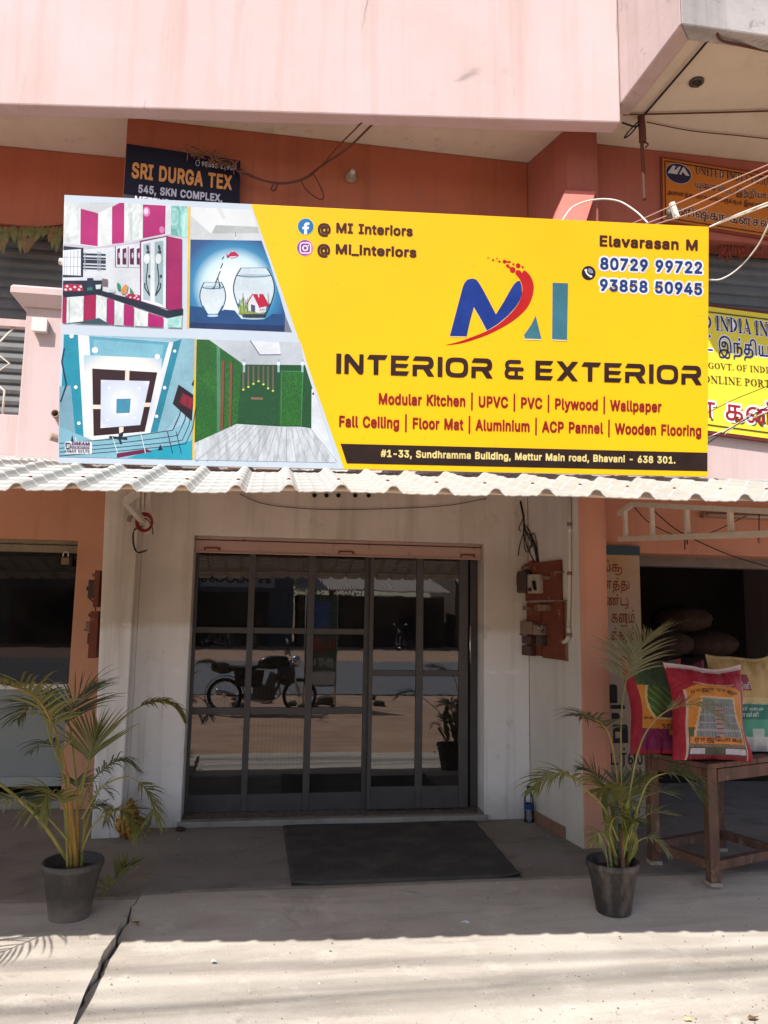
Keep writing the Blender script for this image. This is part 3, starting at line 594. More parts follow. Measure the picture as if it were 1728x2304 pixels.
def fill2d(loops, offset=0.0):
    cu = bpy.data.curves.new('outline', 'CURVE')
    cu.dimensions = '2D'
    cu.fill_mode = 'FRONT'
    cu.offset = offset
    for L in loops:
        sp = cu.splines.new('POLY')
        sp.points.add(len(L) - 1)
        for p, (x, y) in zip(sp.points, L):
            p.co = (x, y, 0, 1)
        sp.use_cyclic_u = True
    ob = bpy.data.objects.new('outline', cu)
    COL.objects.link(ob)
    me = bpy.data.meshes.new_from_object(ob)
    vs = [tuple(v.co) for v in me.vertices]
    fs = [tuple(p.vertices) for p in me.polygons]
    bpy.data.objects.remove(ob)
    bpy.data.curves.remove(cu)
    bpy.data.meshes.remove(me)
    return vs, fs


def letters(mb, F, s, place, u0, v0, u1, h, mat, shear=0.0, halo=None, halomat=None, lift=0.0006):
    """write s so that it runs from u0 to u1 with capital height h; place(u, v, lift) gives the point on the surface"""
    x = 0
    items = []
    for t in toks(F, s):
        if t == ' ':
            x += SPC[F]
            continue
        items.append((x, glyph(F, t)))
        x += FONT[F][t][0]
    xs = [p[0] + gx for gx, g in items for L in g for p in L]
    a, b_ = min(xs), max(xs)
    sx = (u1 - u0) / (b_ - a)
    sy = h / CAP[F]

    def put(vs, fs, m_, lf):
        n = mb.add([place(u0 + (vx - a) * sx + shear * vy * sy, v0 + vy * sy, lf) for vx, vy, _ in vs])
        for f in fs:
            mb.face([n + i for i in f], m_)
    for k, (gx, g) in enumerate(items):
        loops = [[(p[0] + gx, p[1]) for p in L] for L in g]
        if halo:
            vs, fs = fill2d([L for L in loops if area(L) > 0] or loops, halo)
            put(vs, fs, halomat, lift * (.5 + .12 * (k % 2)))
        vs, fs = fill2d(loops)
        put(vs, fs, mat, lift * (1 + .15 * (k % 2)))
    return mb


def area(L):
    return sum(L[i][0] * L[(i + 1) % len(L)][1] - L[(i + 1) % len(L)][0] * L[i][1] for i in range(len(L)))


def plane_place(o, ux, uy, n):
    o, ux, uy, n = Vector(o), Vector(ux), Vector(uy), Vector(n)
    return lambda u, v, lf=0.0: o + ux * u + uy * v + n * lf


def bez(pts, n=14):
    """smooth line through a few points (Catmull-Rom)"""
    pts = [Vector(p) for p in pts]
    P = [pts[0] * 2 - pts[1]] + pts + [pts[-1] * 2 - pts[-2]]
    out = []
    for i in range(1, len(P) - 2):
        for k in range(n):
            t = k / n
            out.append(.5 * ((2 * P[i]) + (P[i + 1] - P[i - 1]) * t + (2 * P[i - 1] - 5 * P[i] + 4 * P[i + 1] - P[i + 2]) * t * t
                             + (-P[i - 1] + 3 * P[i] - 3 * P[i + 1] + P[i + 2]) * t ** 3))
    out.append(pts[-1])
    return out
# ------------------------------------------------------------------ surfaces
def concrete(name, c1, c2, dark, rough=.88, inner=None):
    b = NB(name)
    base = b.mix(b.ramp(b.noise(1.1, 9, .68), [(.36, 0), (.62, 1)]), lin(c1), lin(c2))
    sweep = b.ramp(b.noise(2.0, 7, .62, (.5, 2.6, 1), dist=.6), [(.46, 0), (.68, 1)])
    base = b.mix(b.math('MULTIPLY', sweep, .45), base, lin(dark))
    blot = b.ramp(b.noise(4.5, 8, .7, loc=(3, 1, 0)), [(.56, 0), (.66, 1)])
    base = b.mix(b.math('MULTIPLY', blot, .30), base, tuple(min(1, x * 1.35) for x in lin(c2)))
    oil = b.ramp(b.noise(3.4, 7, .65, loc=(8, 3, 0), dist=.8), [(.60, 0), (.74, 1)])
    base = b.mix(b.math('MULTIPLY', oil, .45), base, tuple(x * .8 for x in lin(dark)))
    if inner:  # darker cement past the joint, its tone also standing in for porch shade
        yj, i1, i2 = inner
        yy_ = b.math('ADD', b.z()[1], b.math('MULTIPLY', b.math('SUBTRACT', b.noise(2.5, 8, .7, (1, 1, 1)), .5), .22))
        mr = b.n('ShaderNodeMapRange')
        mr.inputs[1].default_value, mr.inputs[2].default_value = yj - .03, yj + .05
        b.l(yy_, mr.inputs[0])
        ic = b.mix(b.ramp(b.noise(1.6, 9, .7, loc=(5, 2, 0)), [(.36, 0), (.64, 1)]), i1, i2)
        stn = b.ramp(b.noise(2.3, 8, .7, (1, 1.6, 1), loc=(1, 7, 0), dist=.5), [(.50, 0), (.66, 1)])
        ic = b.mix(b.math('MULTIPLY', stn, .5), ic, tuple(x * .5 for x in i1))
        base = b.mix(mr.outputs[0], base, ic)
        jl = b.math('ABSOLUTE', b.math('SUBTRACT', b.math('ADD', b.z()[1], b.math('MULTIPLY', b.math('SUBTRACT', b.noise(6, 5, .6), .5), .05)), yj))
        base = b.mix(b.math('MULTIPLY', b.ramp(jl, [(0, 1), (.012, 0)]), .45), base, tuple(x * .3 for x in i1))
    spk = b.ramp(b.noise(160, 3, .7), [(.36, 0), (.48, 1)])
    base = b.mix(b.math('MULTIPLY', b.math('SUBTRACT', 1.0, spk), .28), base, lin(dark))
    b.bump(b.math('ADD', b.noise(95, 5, .7), b.math('MULTIPLY', b.noise(9, 6, .6), 1.5)), .35, .006)
    MATS[name] = b.out(base, rough, 0, .2)
    return MATS[name]


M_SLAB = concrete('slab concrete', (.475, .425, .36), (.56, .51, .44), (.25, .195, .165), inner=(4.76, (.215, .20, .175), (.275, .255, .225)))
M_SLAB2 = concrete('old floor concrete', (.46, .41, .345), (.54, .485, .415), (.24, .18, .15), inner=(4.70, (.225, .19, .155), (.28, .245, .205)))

M_DIRT = concrete('red dirt', '#a88770', '#ba9a80', '#6e5546', .95)
M_ROAD = simple('asphalt', '#6d6e70', .9, .12, 3, bump=.3, bscale=90)
M_PINK = plaster('pink balcony paint', (.55, .42, .415), (.52, .385, .36), .38, (.39, .25, .19), .24, grime=((.28, .21, .19), .22), crack=.8, top=(6.15, 7.3, (.21, .19, .18)))
M_PINKG = plaster('weathered pink paint', (.52, .39, .38), (.44, .34, .32), .45, (.30, .23, .21), .3, grime=((.16, .145, .14), .7))
M_RED = plaster('red brown paint', (.45, .135, .07), (.40, .115, .06), .35, (.16, .05, .035), .25, grime=((.22, .14, .11), .35))
M_REDD = plaster('deep red paint', (.40, .12, .085), (.34, .10, .07), .35, (.13, .05, .035), .25, grime=((.24, .13, .10), .35))
M_CREAM = plaster('cream ceiling paint', '#d2c4b2', '#c8b8a4', .12, '#8a7562', .18, grime=('#7f6854', .45))
M_SALMON = plaster('salmon paint', (.66, .335, .235), (.60, .29, .195), .4, (.34, .16, .11), .3, grime=((.50, .38, .32), .5), splash=(.35, (.38, .27, .20)))
M_ORANGE = plaster('orange paint', (.68, .36, .23), (.62, .31, .18), .35, (.34, .17, .10), .3, grime=((.50, .33, .24), .4))
M_WALL = plaster('pale two tone paint', (.76, .70, .61), (.60, .54, .46), .50, (.28, .23, .18), .35, twotone=(1.47, (.90, .90, .90), .03), grime=((.27, .21, .16), .40), crack=.6, splash=(.30, (.34, .29, .24)))
M_FLANK = plaster('grey paint', (.74, .71, .67), (.62, .59, .55), .45, (.40, .37, .33), .3, grime=((.76, .74, .72), .4), splash=(.3, (.42, .38, .33)))
M_STEP = plaster('worn white step', '#a9a7a0', '#85817a', .3, '#5c554c', .4, rough=.6, grime=('#4e4740', .6))
M_GRANITE = simple('polished threshold', '#6b6058', .22, .2, 14, spec=.5)
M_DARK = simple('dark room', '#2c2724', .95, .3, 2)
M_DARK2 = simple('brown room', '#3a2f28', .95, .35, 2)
M_BLACK = simple('black', '#141312', .8, .2, 8)
M_ALU = simple('dark grey aluminium', (.072, .068, .068), .45, .14, 9, metal=.0, spec=.5)
M_ALUW = simple('white aluminium', '#d9d8d3', .45, .05, 20)
M_SHUT = simple('grey shutter paint', '#676b6d', .55, .16, 5, bump=.1)
M_SHUTD = simple('dark shutter paint', '#5b5a59', .6, .2, 5, bump=.1)
M_IVORY = simple('white painted steel', '#cfc7b8', .5, .10, 20, bump=.06)
M_WIRE = simple('black cable', '#1f1a18', .6, .2, 30)
M_WIREW = simple('white cable', '#d9d2c6', .55, .1, 30)
M_WIREB = simple('brown rope', '#5a3426', .85, .2, 60)
M_RUST = simple('rust', '#7a3b22', .9, .3, 30)


def shutterbar():
    b = NB('pink shutter bar')
    f = b.ramp(b.noise(16, 7, .75), [(.60, 0), (.68, 1)])
    c = b.mix(b.noise(4, 4), lin('#c2a293'), lin('#b39384'))
    b.bump(f, .3, .003)
    MATS['pink shutter bar'] = b.out(b.mix(f, c, lin('#6b3a2a')), .55)
    return MATS['pink shutter bar']


M_BAR = shutterbar()


def glassmat(name, tint, refl, rough=0.0, wave=0.0):
    m = bpy.data.materials.new(name)
    m.use_nodes = True
    t = m.node_tree
    t.nodes.remove(t.nodes['Principled BSDF'])
    o = t.nodes['Material Output']
    tr = t.nodes.new('ShaderNodeBsdfTransparent')
    tr.inputs[0].default_value = (*tint, 1)
    gl = t.nodes.new('ShaderNodeBsdfGlossy')
    gl.inputs['Roughness'].default_value = rough
    gl.inputs[0].default_value = (.95, .95, .97, 1)
    if wave:
        tc_ = t.nodes.new('ShaderNodeTexCoord')
        nz_ = t.nodes.new('ShaderNodeTexNoise')
        nz_.inputs['Scale'].default_value = 7.0
        nz_.inputs['Detail'].default_value = 2
        t.links.new(tc_.outputs['Object'], nz_.inputs['Vector'])
        bp_ = t.nodes.new('ShaderNodeBump')
        bp_.inputs['Strength'].default_value = wave
        bp_.inputs['Distance'].default_value = .0006
        t.links.new(nz_.outputs['Fac'], bp_.inputs['Height'])
        t.links.new(bp_.outputs[0], gl.inputs['Normal'])
        du = t.nodes.new('ShaderNodeTexNoise')
        du.inputs['Scale'].default_value = 3.0
        du.inputs['Detail'].default_value = 8
        t.links.new(tc_.outputs['Object'], du.inputs['Vector'])
        mr_ = t.nodes.new('ShaderNodeMapRange')
        mr_.inputs[1].default_value, mr_.inputs[2].default_value = .45, .8
        mr_.inputs[3].default_value, mr_.inputs[4].default_value = .004, .05
        t.links.new(du.outputs['Fac'], mr_.inputs[0])
        t.links.new(mr_.outputs[0], gl.inputs['Roughness'])
    lw = t.nodes.new('ShaderNodeFresnel')
    lw.inputs[0].default_value = 1.5
    ad = t.nodes.new('ShaderNodeMath')
    ad.operation = 'ADD'
    ad.use_clamp = True
    ad.inputs[1].default_value = refl
    t.links.new(lw.outputs[0], ad.inputs[0])
    mx = t.nodes.new('ShaderNodeMixShader')
    t.links.new(ad.outputs[0], mx.inputs[0])
    t.links.new(tr.outputs[0], mx.inputs[1])
    t.links.new(gl.outputs[0], mx.inputs[2])
    if wave:
        # thin film of dust on the pane
        df = t.nodes.new('ShaderNodeBsdfDiffuse')
        df.inputs[0].default_value = (.62, .57, .52, 1)
        mr2 = t.nodes.new('ShaderNodeMapRange')
        mr2.inputs[1].default_value, mr2.inputs[2].default_value = .35, .75
        mr2.inputs[3].default_value, mr2.inputs[4].default_value = .008, .035
        t.links.new(du.outputs['Fac'], mr2.inputs[0])
        m2 = t.nodes.new('ShaderNodeMixShader')
        t.links.new(mr2.outputs[0], m2.inputs[0])
        t.links.new(mx.outputs[0], m2.inputs[1])
        t.links.new(df.outputs[0], m2.inputs[2])
        t.links.new(m2.outputs[0], o.inputs[0])
    else:
        t.links.new(mx.outputs[0], o.inputs[0])
    return m


M_GLASS = glassmat('tinted reflective glass', (.30, .29, .28), .085, 0.0, .16)
M_GLASSL = glassmat('dark shop glass', (.22, .22, .22), .0, .01, .2)

# ------------------------------------------------------------------ setting: ground
g = MB()
g.prism([(-150, -150, -.9), (150, -150, -.9), (150, 150, -.9), (-150, 150, -.9)], (0, 0, .76), M_DIRT)
structure(g.build('ground'))
g = MB()
g.prism([(-150, -15.2, -.137), (150, -15.2, -.137), (150, -4.0, -.137), (-150, -4.0, -.137)], (0, 0, .02), M_ROAD)
structure(g.build('road'))


def edge_x(y):
    return -.655 + (-.74 + .655) * (4.772 - y) / (4.772 - 3.416) + .008 * sin(y * 23) + .005 * sin(y * 57 + 1)


def crack_width(y):
    return .015 * max(0, sin(pi * min(1, max(0, (y - 3.30) / 1.46)))) ** .7


def front_y(x):
    return 3.20 - .052 * x - .022 * sin(x * 3.1 + .6) + .008 * sin(x * 17) + .005 * sin(x * 41 + 2)


def prof(y, stops):
    for (a, za), (b_, zb) in zip(stops[:-1], stops[1:]):
        if y <= b_:
            t = max(0, (y - a) / (b_ - a))
            t = t * t * (3 - 2 * t)
            return za + (zb - za) * t
    return stops[-1][1]


RIGHT_Z = [(3.0, -.06), (4.05, -.056), (4.76, 0.0), (9, 0)]
LEFT_Z = [(3.0, -.06), (3.36, -.050), (3.70, -.010), (4.3, 0.0), (9, 0)]


def slab(side):
    mb = MB()
    st = RIGHT_Z if side > 0 else LEFT_Z

    def P(u, v):
        # v runs from the road edge to the back
        yb = 7.3
        if side > 0:
            xa, xb = None, 6.5
            x = -.66 + u * u * (xb + .66) * .55 + u * (xb + .66) * .45
        else:
            x = -.66 - (u * u * .55 + u * .45) * 5.9
        yf = front_y(x)
        y = yf + (yb - yf) * v ** 1.25
        if u == 0:
            x = edge_x(y) + (crack_width(y) if side > 0 else 0)
        z = prof(y, st) + .0025 * sin(x * 5.1 + y * 3) * sin(y * 4.3 - x)
        return Vector((x, y, z))
    nu, nv = 60, 90
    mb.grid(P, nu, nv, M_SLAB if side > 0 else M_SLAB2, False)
    # front and side faces down to the soil
    fr = [P(i / nu, 0) for i in range(nu + 1)]
    for a, b_ in zip(fr[:-1], fr[1:]):
        mb.poly([a, b_, (b_.x, b_.y - .015, -.16), (a.x, a.y - .015, -.16)], M_SLAB2)
    sd = [P(0, j / nv) for j in range(nv + 1)]
    for a, b_ in zip(sd[:-1], sd[1:]) if side < 0 else [(p, q) for p, q in zip(sd[:-1], sd[1:]) if p.y < 4.75]:
        mb.poly([a, b_, (b_.x, b_.y, -.16), (a.x, a.y, -.16)], M_SLAB2)
    return structure(mb.build('forecourt', weld=True))


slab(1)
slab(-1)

# ------------------------------------------------------------------ the building
BLD = thing('shop_building', (0.6, 6.0, 0), 'pink and red two storey row of shops with a grey walled glass entrance', 'building')

w = MB()
w.prism([(-.966, 6.12, 0), (-.575, 6.12, 0), (-.575, 6.12, 2.18), (1.752, 6.12, 2.18), (1.752, 6.12, 0), (2.129, 6.12, 0),
         (2.129, 6.12, 2.62), (-.966, 6.12, 2.62)], (0, .36, 0), M_WALL)
w.build('entrance_wall', BLD, bevel=.006)
w = MB()
n0 = w.add([(-1.156, 5.87, 0), (-.967, 5.893, 0), (-.967, 6.72, 0), (-1.156, 6.72, 0)])
w.add([(-1.212, 5.87, 2.62), (-.967, 5.893, 2.62), (-.967, 6.72, 2.62), (-1.212, 6.72, 2.62)])
for f_ in ((0, 3, 2, 1), (4, 5, 6, 7), (0, 1, 5, 4), (1, 2, 6, 5), (2, 3, 7, 6), (3, 0, 4, 7)):
    w.face([n0 + i for i in f_], M_WALL)
w.build('pillar', BLD, bevel=.008)
w = MB()
w.prism([(2.13, 6.118, 0), (2.231, 5.318, 0), (2.2345, 5.318, 0), (2.3, 6.118, 0)], (0, 0, 2.62), M_FLANK)
w.build('side_wall', BLD)
w = MB()
w.prism([(2.2352, 5.312, 0), (2.462, 5.35, 0), (2.478, 6.2, 0), (2.304, 6.2, 0)], (0, 0, 2.62), M_SALMON)
w.build('pillar', BLD, bevel=.007)

# threshold step
w = MB()
w.prism([(-.60, 6.085, 0), (1.775, 6.085, 0), (1.775, 6.118, 0), (1.751, 6.118, 0), (1.751, 6.42, 0), (-.574, 6.42, 0), (-.574, 6.118, 0), (-.60, 6.118, 0)],
        (0, 0, .046), M_STEP)
w.build('door_step', BLD, bevel=.008)
w = MB()
w.box(-.573, 6.13, .0465, 1.75, 6.419, .056, M_GRANITE)
w.build('threshold', BLD)

# rolled shutter bar over the door
w = MB()
zt, zb = at(760, 1222, 6.2).z, at(760, 1252, 6.2).z
w.box(-.572, 6.19, zb + .005, 1.749, 6.235, 2.179, M_BAR)
w.box(-.572, 6.176, zb, 1.749, 6.19, zb + .012, M_BAR)
w.box(-.572, 6.18, 2.150, 1.749, 6.19, 2.156, M_BLACK)
sh = w.build('rolled_shutter', BLD, bevel=.002)
w = MB()
for cx in (-.44, .62, 1.63):
    w = MB()
    w.box(cx - .06, 6.176, zb + .034, cx + .06, 6.1895, zb + .044, M_RUST)
    w.box(cx - .062, 6.1755, zb + .022, cx - .05, 6.1895, zb + .0335, M_RUST)
    w.box(cx + .05, 6.1755, zb + .022, cx + .062, 6.1895, zb + .0335, M_RUST)
    w.build('latch', sh)

# glass front ----------------------------------------------------
GY = 6.34


def gx(z6):
    return at(400 + z6 * .434, 1500, GY).x


def gz(z6y, z6x=700):
    return at(400 + z6x * .434, 1180 + z6y * .434, GY).z


GF = MB()
xl, xr = -.574, 1.751
zbot, ztop = gz(1412), 2.179
mull = [(gx(352), gx(384)), (gx(664), gx(698)), (gx(962), gx(996))]
r1 = (gz(568), gz(538))
r2 = (gz(982), gz(948))
cols = [(gx(85) - .0, mull[0][0]), (mull[0][1], mull[1][0]), (mull[1][1], mull[2][0])]
F0, F1 = GY - .025, GY + .03
GF.box(xl, F0, .0565, gx(85), F1, ztop, M_ALU)                      # jamb
for a, b_ in mull:
    GF.box(a, F0, .0565, b_, F1, ztop, M_ALU)
for a, b_ in cols:
    for z0, z1 in (r1, r2, (.0565, gz(1392))):
        GF.box(a + .0005, F0 + .004, z0, b_ - .0005, F1 - .002, z1, M_ALU)
gf = GF.build('glass_front', BLD, bevel=.003)
rows = [(gz(1392), r2[0]), (r2[1], r1[0]), (r1[1], ztop - .03)]
for a, b_ in cols:
    for z0, z1 in rows:
        w = MB()
        w.box(a - .004, GY, z0 - .004, b_ + .004, GY + .006, z1 + .004, M_GLASS)
        w.build('pane', gf)
# sliding door
DY = GY - .075
w = MB()
d0, d1 = mull[2][1] + .002, gx(1505) - .02
dm = (gx(1226), gx(1262))
zd0 = .062
w.box(d0 - .02, DY, zd0, d0 + .012, DY + .04, ztop - .002, M_ALU)
w.box(dm[0], DY, zd0, dm[1], DY + .04, ztop - .002, M_ALU)
w.box(d1 - .075, DY, zd0, d1, DY + .04, ztop - .002, M_ALU)
for a, b_ in ((d0 + .0125, dm[0] - .0005), (dm[1] + .0005, d1 - .0755)):
    for z0, z1 in ((zd0, gz(1348, 1240)), (gz(784, 1240), gz(752, 1240))):
        w.box(a, DY + .003, z0, b_, DY + .037, z1, M_ALU)
sd = w.build('sliding_door', BLD, bevel=.003)
for a, b_ in ((d0 + .012, dm[0]), (dm[1], d1 - .075)):
    for z0, z1 in ((gz(1348, 1240), gz(784, 1240)), (gz(752, 1240), ztop - .01)):
        w = MB()
        w.box(a - .004, DY + .017, z0 - .004, b_ + .004, DY + .023, z1 + .004, M_GLASS)
        w.build('pane', sd)
w = MB()
hx = at(400 + 1516 * .434, 1500, DY - .03).x
z0, z1 = at(1057, 1492, DY).z, at(1057, 1408, DY).z
w.tube([(hx, DY - .03, z0), (hx, DY - .03, z1)], .007, simple('brushed steel', '#c9c9c9', .25, .05, metal=.9), 10)
for z in (z0 + .03, z1 - .03):
    w.tube([(hx, DY - .03, z), (hx, DY + .002, z)], .005, MATS['brushed steel'], 8)
w.build('handle', sd)
w = MB()
w.box(d1 + .03, GY - .02, .0565, xr, GY + .03, ztop, M_ALU)
w.box(d1 + .001, GY, .0565, d1 + .0295, GY + .02, ztop, M_BLACK)
w.build('door_jamb', BLD, bevel=.003)
# the room behind the glass
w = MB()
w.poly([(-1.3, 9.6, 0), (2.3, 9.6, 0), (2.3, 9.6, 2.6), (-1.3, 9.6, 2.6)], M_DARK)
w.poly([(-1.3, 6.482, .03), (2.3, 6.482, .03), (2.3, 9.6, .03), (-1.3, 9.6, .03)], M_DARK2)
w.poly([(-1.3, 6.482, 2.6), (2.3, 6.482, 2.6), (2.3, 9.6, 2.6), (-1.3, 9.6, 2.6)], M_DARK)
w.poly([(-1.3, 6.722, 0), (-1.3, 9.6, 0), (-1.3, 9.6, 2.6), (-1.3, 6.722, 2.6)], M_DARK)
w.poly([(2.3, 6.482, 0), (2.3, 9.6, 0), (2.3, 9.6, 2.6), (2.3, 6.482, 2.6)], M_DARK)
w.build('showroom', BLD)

# left shop --------------------------------------------------------
LY = 6.72
xw = at(163, 1400, LY).x
zT, zG, zF, zP, zS = (at(60, p, LY).z for p in (1213, 1541, 1553, 1774, 1806))
w = MB()
w.prism([(-6.5, LY + .001, zT), (xw, LY + .001, zT), (xw, LY + .001, 0), (-1.0, LY + .001, 0), (-1.0, LY + .001, 2.62), (-6.5, LY + .001, 2.62)], (0, .3, 0), M_ORANGE)
w.build('shop_wall', BLD, bevel=.006)
w = MB()
w.box(-6.5, LY + .1, zG, xw - .001, LY + .108, zT - .1, M_GLASSL)
w.build('shop_window', BLD)
w = MB()
w.box(-6.5, LY + .07, zF, xw - .001, LY + .13, zG, M_ALUW)
w.build('window_rail', BLD, bevel=.003)
w = MB()
w.box(-6.5, LY + .09, zP + .075, xw - .001, LY + .12, zF, simple('grey laminate', '#8d9391', .5, .06, 3))
w.box(-6.5, LY + .07, zP, xw - .001, LY + .13, zP + .074, simple('grey laminate edge', '#a0a5a3', .5, .06, 3))
w.build('lower_panel', BLD)
w = MB()
w.box(-6.5, LY + .05, 0, xw - .001, LY + .4, zS * .9, M_STEP)
w.build('door_step', BLD, bevel=.006)
w = MB()
w.box(-6.5, LY + .06, zT - .10, xw - .001, LY + .12, zT - .001, simple('olive shutter bar', '#8a7f66', .6, .25, 12))
w.box(-6.5, LY + .05, zT - .04, xw - .001, LY + .06, zT - .035, M_BLACK)
w.build('rolled_shutter', BLD)
w = MB()
w.poly([(-6.5, 9, 0), (-1.31, 9, 0), (-1.31, 9, 2.6), (-6.5, 9, 2.6)], M_DARK)
w.poly([(-6.5, LY + .13, .02), (-1.31, LY + .13, .02), (-1.31, 9, .02), (-6.5, 9, .02)], M_DARK)
w.poly([(-1.31, LY + .301, 0), (-1.31, 9, 0), (-1.31, 9, 2.6), (-1.31, LY + .301, 2.6)], M_DARK)
w.poly([(-6.5, LY + .3, 2.6), (-1.31, LY + .3, 2.6), (-1.31, 9, 2.6), (-6.5, 9, 2.6)], M_DARK)
w.build('shop_room', BLD)

# right shop --------------------------------------------------------
w = MB()
zb = at(1500, 1246, 5.95).z
w.prism([(2.4795, 5.95, zb), (6.5, 5.95, zb), (6.5, 5.95, 2.62), (2.4795, 5.95, 2.62)], (0, .3, 0), M_SALMON)
w.build('beam', BLD, bevel=.006)
w = MB()
w.box(3.03, 6.26, at(1500, 1274, 6.26).z, 6.5, 6.42, zb + .1, simple('grey shutter box', '#7d756d', .6, .2, 6))
w.build('rolled_shutter', BLD)
w = MB()
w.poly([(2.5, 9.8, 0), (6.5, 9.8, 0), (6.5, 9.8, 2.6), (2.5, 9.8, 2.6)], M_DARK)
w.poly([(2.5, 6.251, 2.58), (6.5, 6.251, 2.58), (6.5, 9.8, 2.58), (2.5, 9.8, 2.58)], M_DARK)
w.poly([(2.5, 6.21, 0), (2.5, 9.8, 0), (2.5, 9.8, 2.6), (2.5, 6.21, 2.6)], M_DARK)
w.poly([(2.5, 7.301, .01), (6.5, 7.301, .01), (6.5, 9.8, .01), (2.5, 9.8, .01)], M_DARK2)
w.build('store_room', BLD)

# first floor -------------------------------------------------------
w = MB()
w.box(-6.5, 5.43, 2.625, 6.5, 7.6, 2.73, M_PINK)
w.box(-6.5, 5.33, 2.50, 2.1, 5.429, 2.73, M_PINK)
w.box(2.1005, 5.22, 2.50, 6.5, 5.429, 2.73, M_PINK)
w.build('floor_slab', BLD)
w = MB()
w.prism([(-6.5, 5.30, 2.56), (2.1, 5.30, 2.56), (2.1, 5.30, 2.87), (-6.5, 5.30, 2.87)], (0, .029, 0), M_PINK)
w.box(-6.5, 5.3295, 2.731, 2.1, 5.43, 2.872, M_PINK)
w.box(2.1005, 5.20, 2.60, 6.5, 5.219, 3.25, M_PINK)
w.box(2.1005, 5.2195, 2.731, 6.5, 5.32, 3.252, M_PINK)
w.build('balcony_parapet', BLD, bevel=.006)
w = MB()
x0, x1 = at(45, 900, 5.25).x, -1.05
w.box(x0, 5.235, 2.57, x1, 5.299, 3.60, M_PINK)
w.box(x0, 5.431, 2.735, x1, 5.50, 3.60, M_PINK)
w.box(x0, 5.2995, 2.8725, x1, 5.4305, 3.60, M_PINK)
pier = w.build('balcony_pier', BLD, bevel=.008)
w = MB()


def ring(e, z):
    return [(x0 - e, 5.235 - e, z), (x1 + e, 5.235 - e, z), (x1 + e, 5.50 + e, z), (x0 - e, 5.50 + e, z)]


def loft(mb, levels, mat):
    n = [mb.add(ring(e, z)) for e, z in levels]
    for a, b_ in zip(n[:-1], n[1:]):
        for k in range(4):
            j = (k + 1) % 4
            mb.face((a + k, a + j, b_ + j, b_ + k), mat)
    mb.face([n[0] + k for k in range(4)][::-1], mat)
    mb.face([n[-1] + k for k in range(4)], mat)


loft(w, [(.018, 3.595), (.075, 3.65), (.085, 3.66), (.085, 3.70), (.075, 3.715), (.06, 3.72)], M_PINK)
w.build('pier_cap', pier, bevel=.006)
# railing left of the pier
w = MB()
xa = x0 - .001
w.box(-6.5, 5.33, 3.49, xa, 5.38, 3.54, M_PINK)
zl, zh = 2.875, 3.49
W_ = .42
k = 0
while xa - k * W_ > -4.5:
    c = xa - .115 - k * W_
    for s in (-1, 1):
        zs = [zl, zl + .17, zl + .26, zl + .36, zl + .45, zh]
        xs = [.0, .0, -.10, .02, -.10, .03] if s < 0 else [0, 0, .1, -.02, .1, -.03]
        w.tube([(c + (-.02 if s < 0 else -.24) + dx * (1 if s < 0 else 1), 5.355, z) for dx, z in zip(xs, zs)], .008, M_IVORY, 6)
    k += 1
w.build('balcony_railing', BLD)
# shutters on the balcony


def rolling(name, x0_, x1_, z0_, z1_, y_, mat, pitch=.088):
    mb = MB()
    n = int((z1_ - z0_) / pitch)
    prof_ = []
    for i in range(n):
        z = z0_ + i * pitch
        prof_ += [(0, z), (.014, z + .012), (.020, z + pitch * .45), (.012, z + pitch * .8), (0, z + pitch * .93)]
    prof_.append((0, z1_))
    a = mb.add([(x0_, y_ - d, z) for d, z in prof_])
    b_ = mb.add([(x1_, y_ - d, z) for d, z in prof_])
    for i in range(len(prof_) - 1):
        mb.face((a + i, b_ + i, b_ + i + 1, a + i + 1), mat)
    mb.poly([(x0_, y_ + .02, z0_), (x1_, y_ + .02, z0_), (x1_, y_ + .02, z1_), (x0_, y_ + .02, z1_)], mat)
    return mb.build(name, BLD)


rolling('shop_shutter', -6.4, -.9, 2.735, 4.62, 6.30, M_SHUTD)
rolling('shop_shutter', 2.5, 6.4, 2.735, 4.66, 5.55, M_SHUT)
w = MB()
w.box(-.89, 6.2, 2.735, 2.3, 6.3, 4.6, M_REDD)
w.build('upper_wall', BLD)
w = MB()
zb = at(60, 508, 6.15).z
w.prism([(-6.5, 6.15, zb), (-1.17, 6.15, zb), (-1.17, 6.15, 5.279), (-6.5, 6.15, 5.279)], (0, .14, 0), M_RED)
w.build('beam', BLD, bevel=.01)
w = MB()
w.prism([(-1.165, 5.60, 4.25), (1.986, 5.64, 4.25), (2.0, 6.19, 4.25), (-1.165, 6.29, 4.25)], (0, 0, 1.029), M_RED)
w.build('beam', BLD, bevel=.008)
w = MB()
w.prism([(1.989, 5.64, 4.0), (2.128, 5.155, 4.0), (2.357, 5.13, 4.0), (2.425, 5.30, 4.0), (2.425, 5.68, 4.0), (2.003, 5.68, 4.0)], (0, 0, 1.279), M_REDD)
w.build('pillar', BLD, bevel=.008)
w = MB()
# sloping pink ledge at the foot of the pillar
a0, a1 = at(1272, 428, 5.125), at(1340, 431, 5.10)
b0, b1 = at(1246, 496, 4.98), at(1318, 500, 4.95)
w.prism([a0, a1, b1, b0], (0, .12, -.02), simple('bright salmon paint', '#c06a5e', .8, .12, 4, bump=.2))
w.build('pillar_ledge', BLD)
w = MB()
w.box(2.4255, 5.30, at(1700, 548, 5.3).z, 6.5, 5.53, 5.279, M_REDD)
w.build('beam', BLD, bevel=.01)

# upper balcony -------------------------------------------------------


def fy(x):
    return 4.78 - .127 * (x - 2.38)


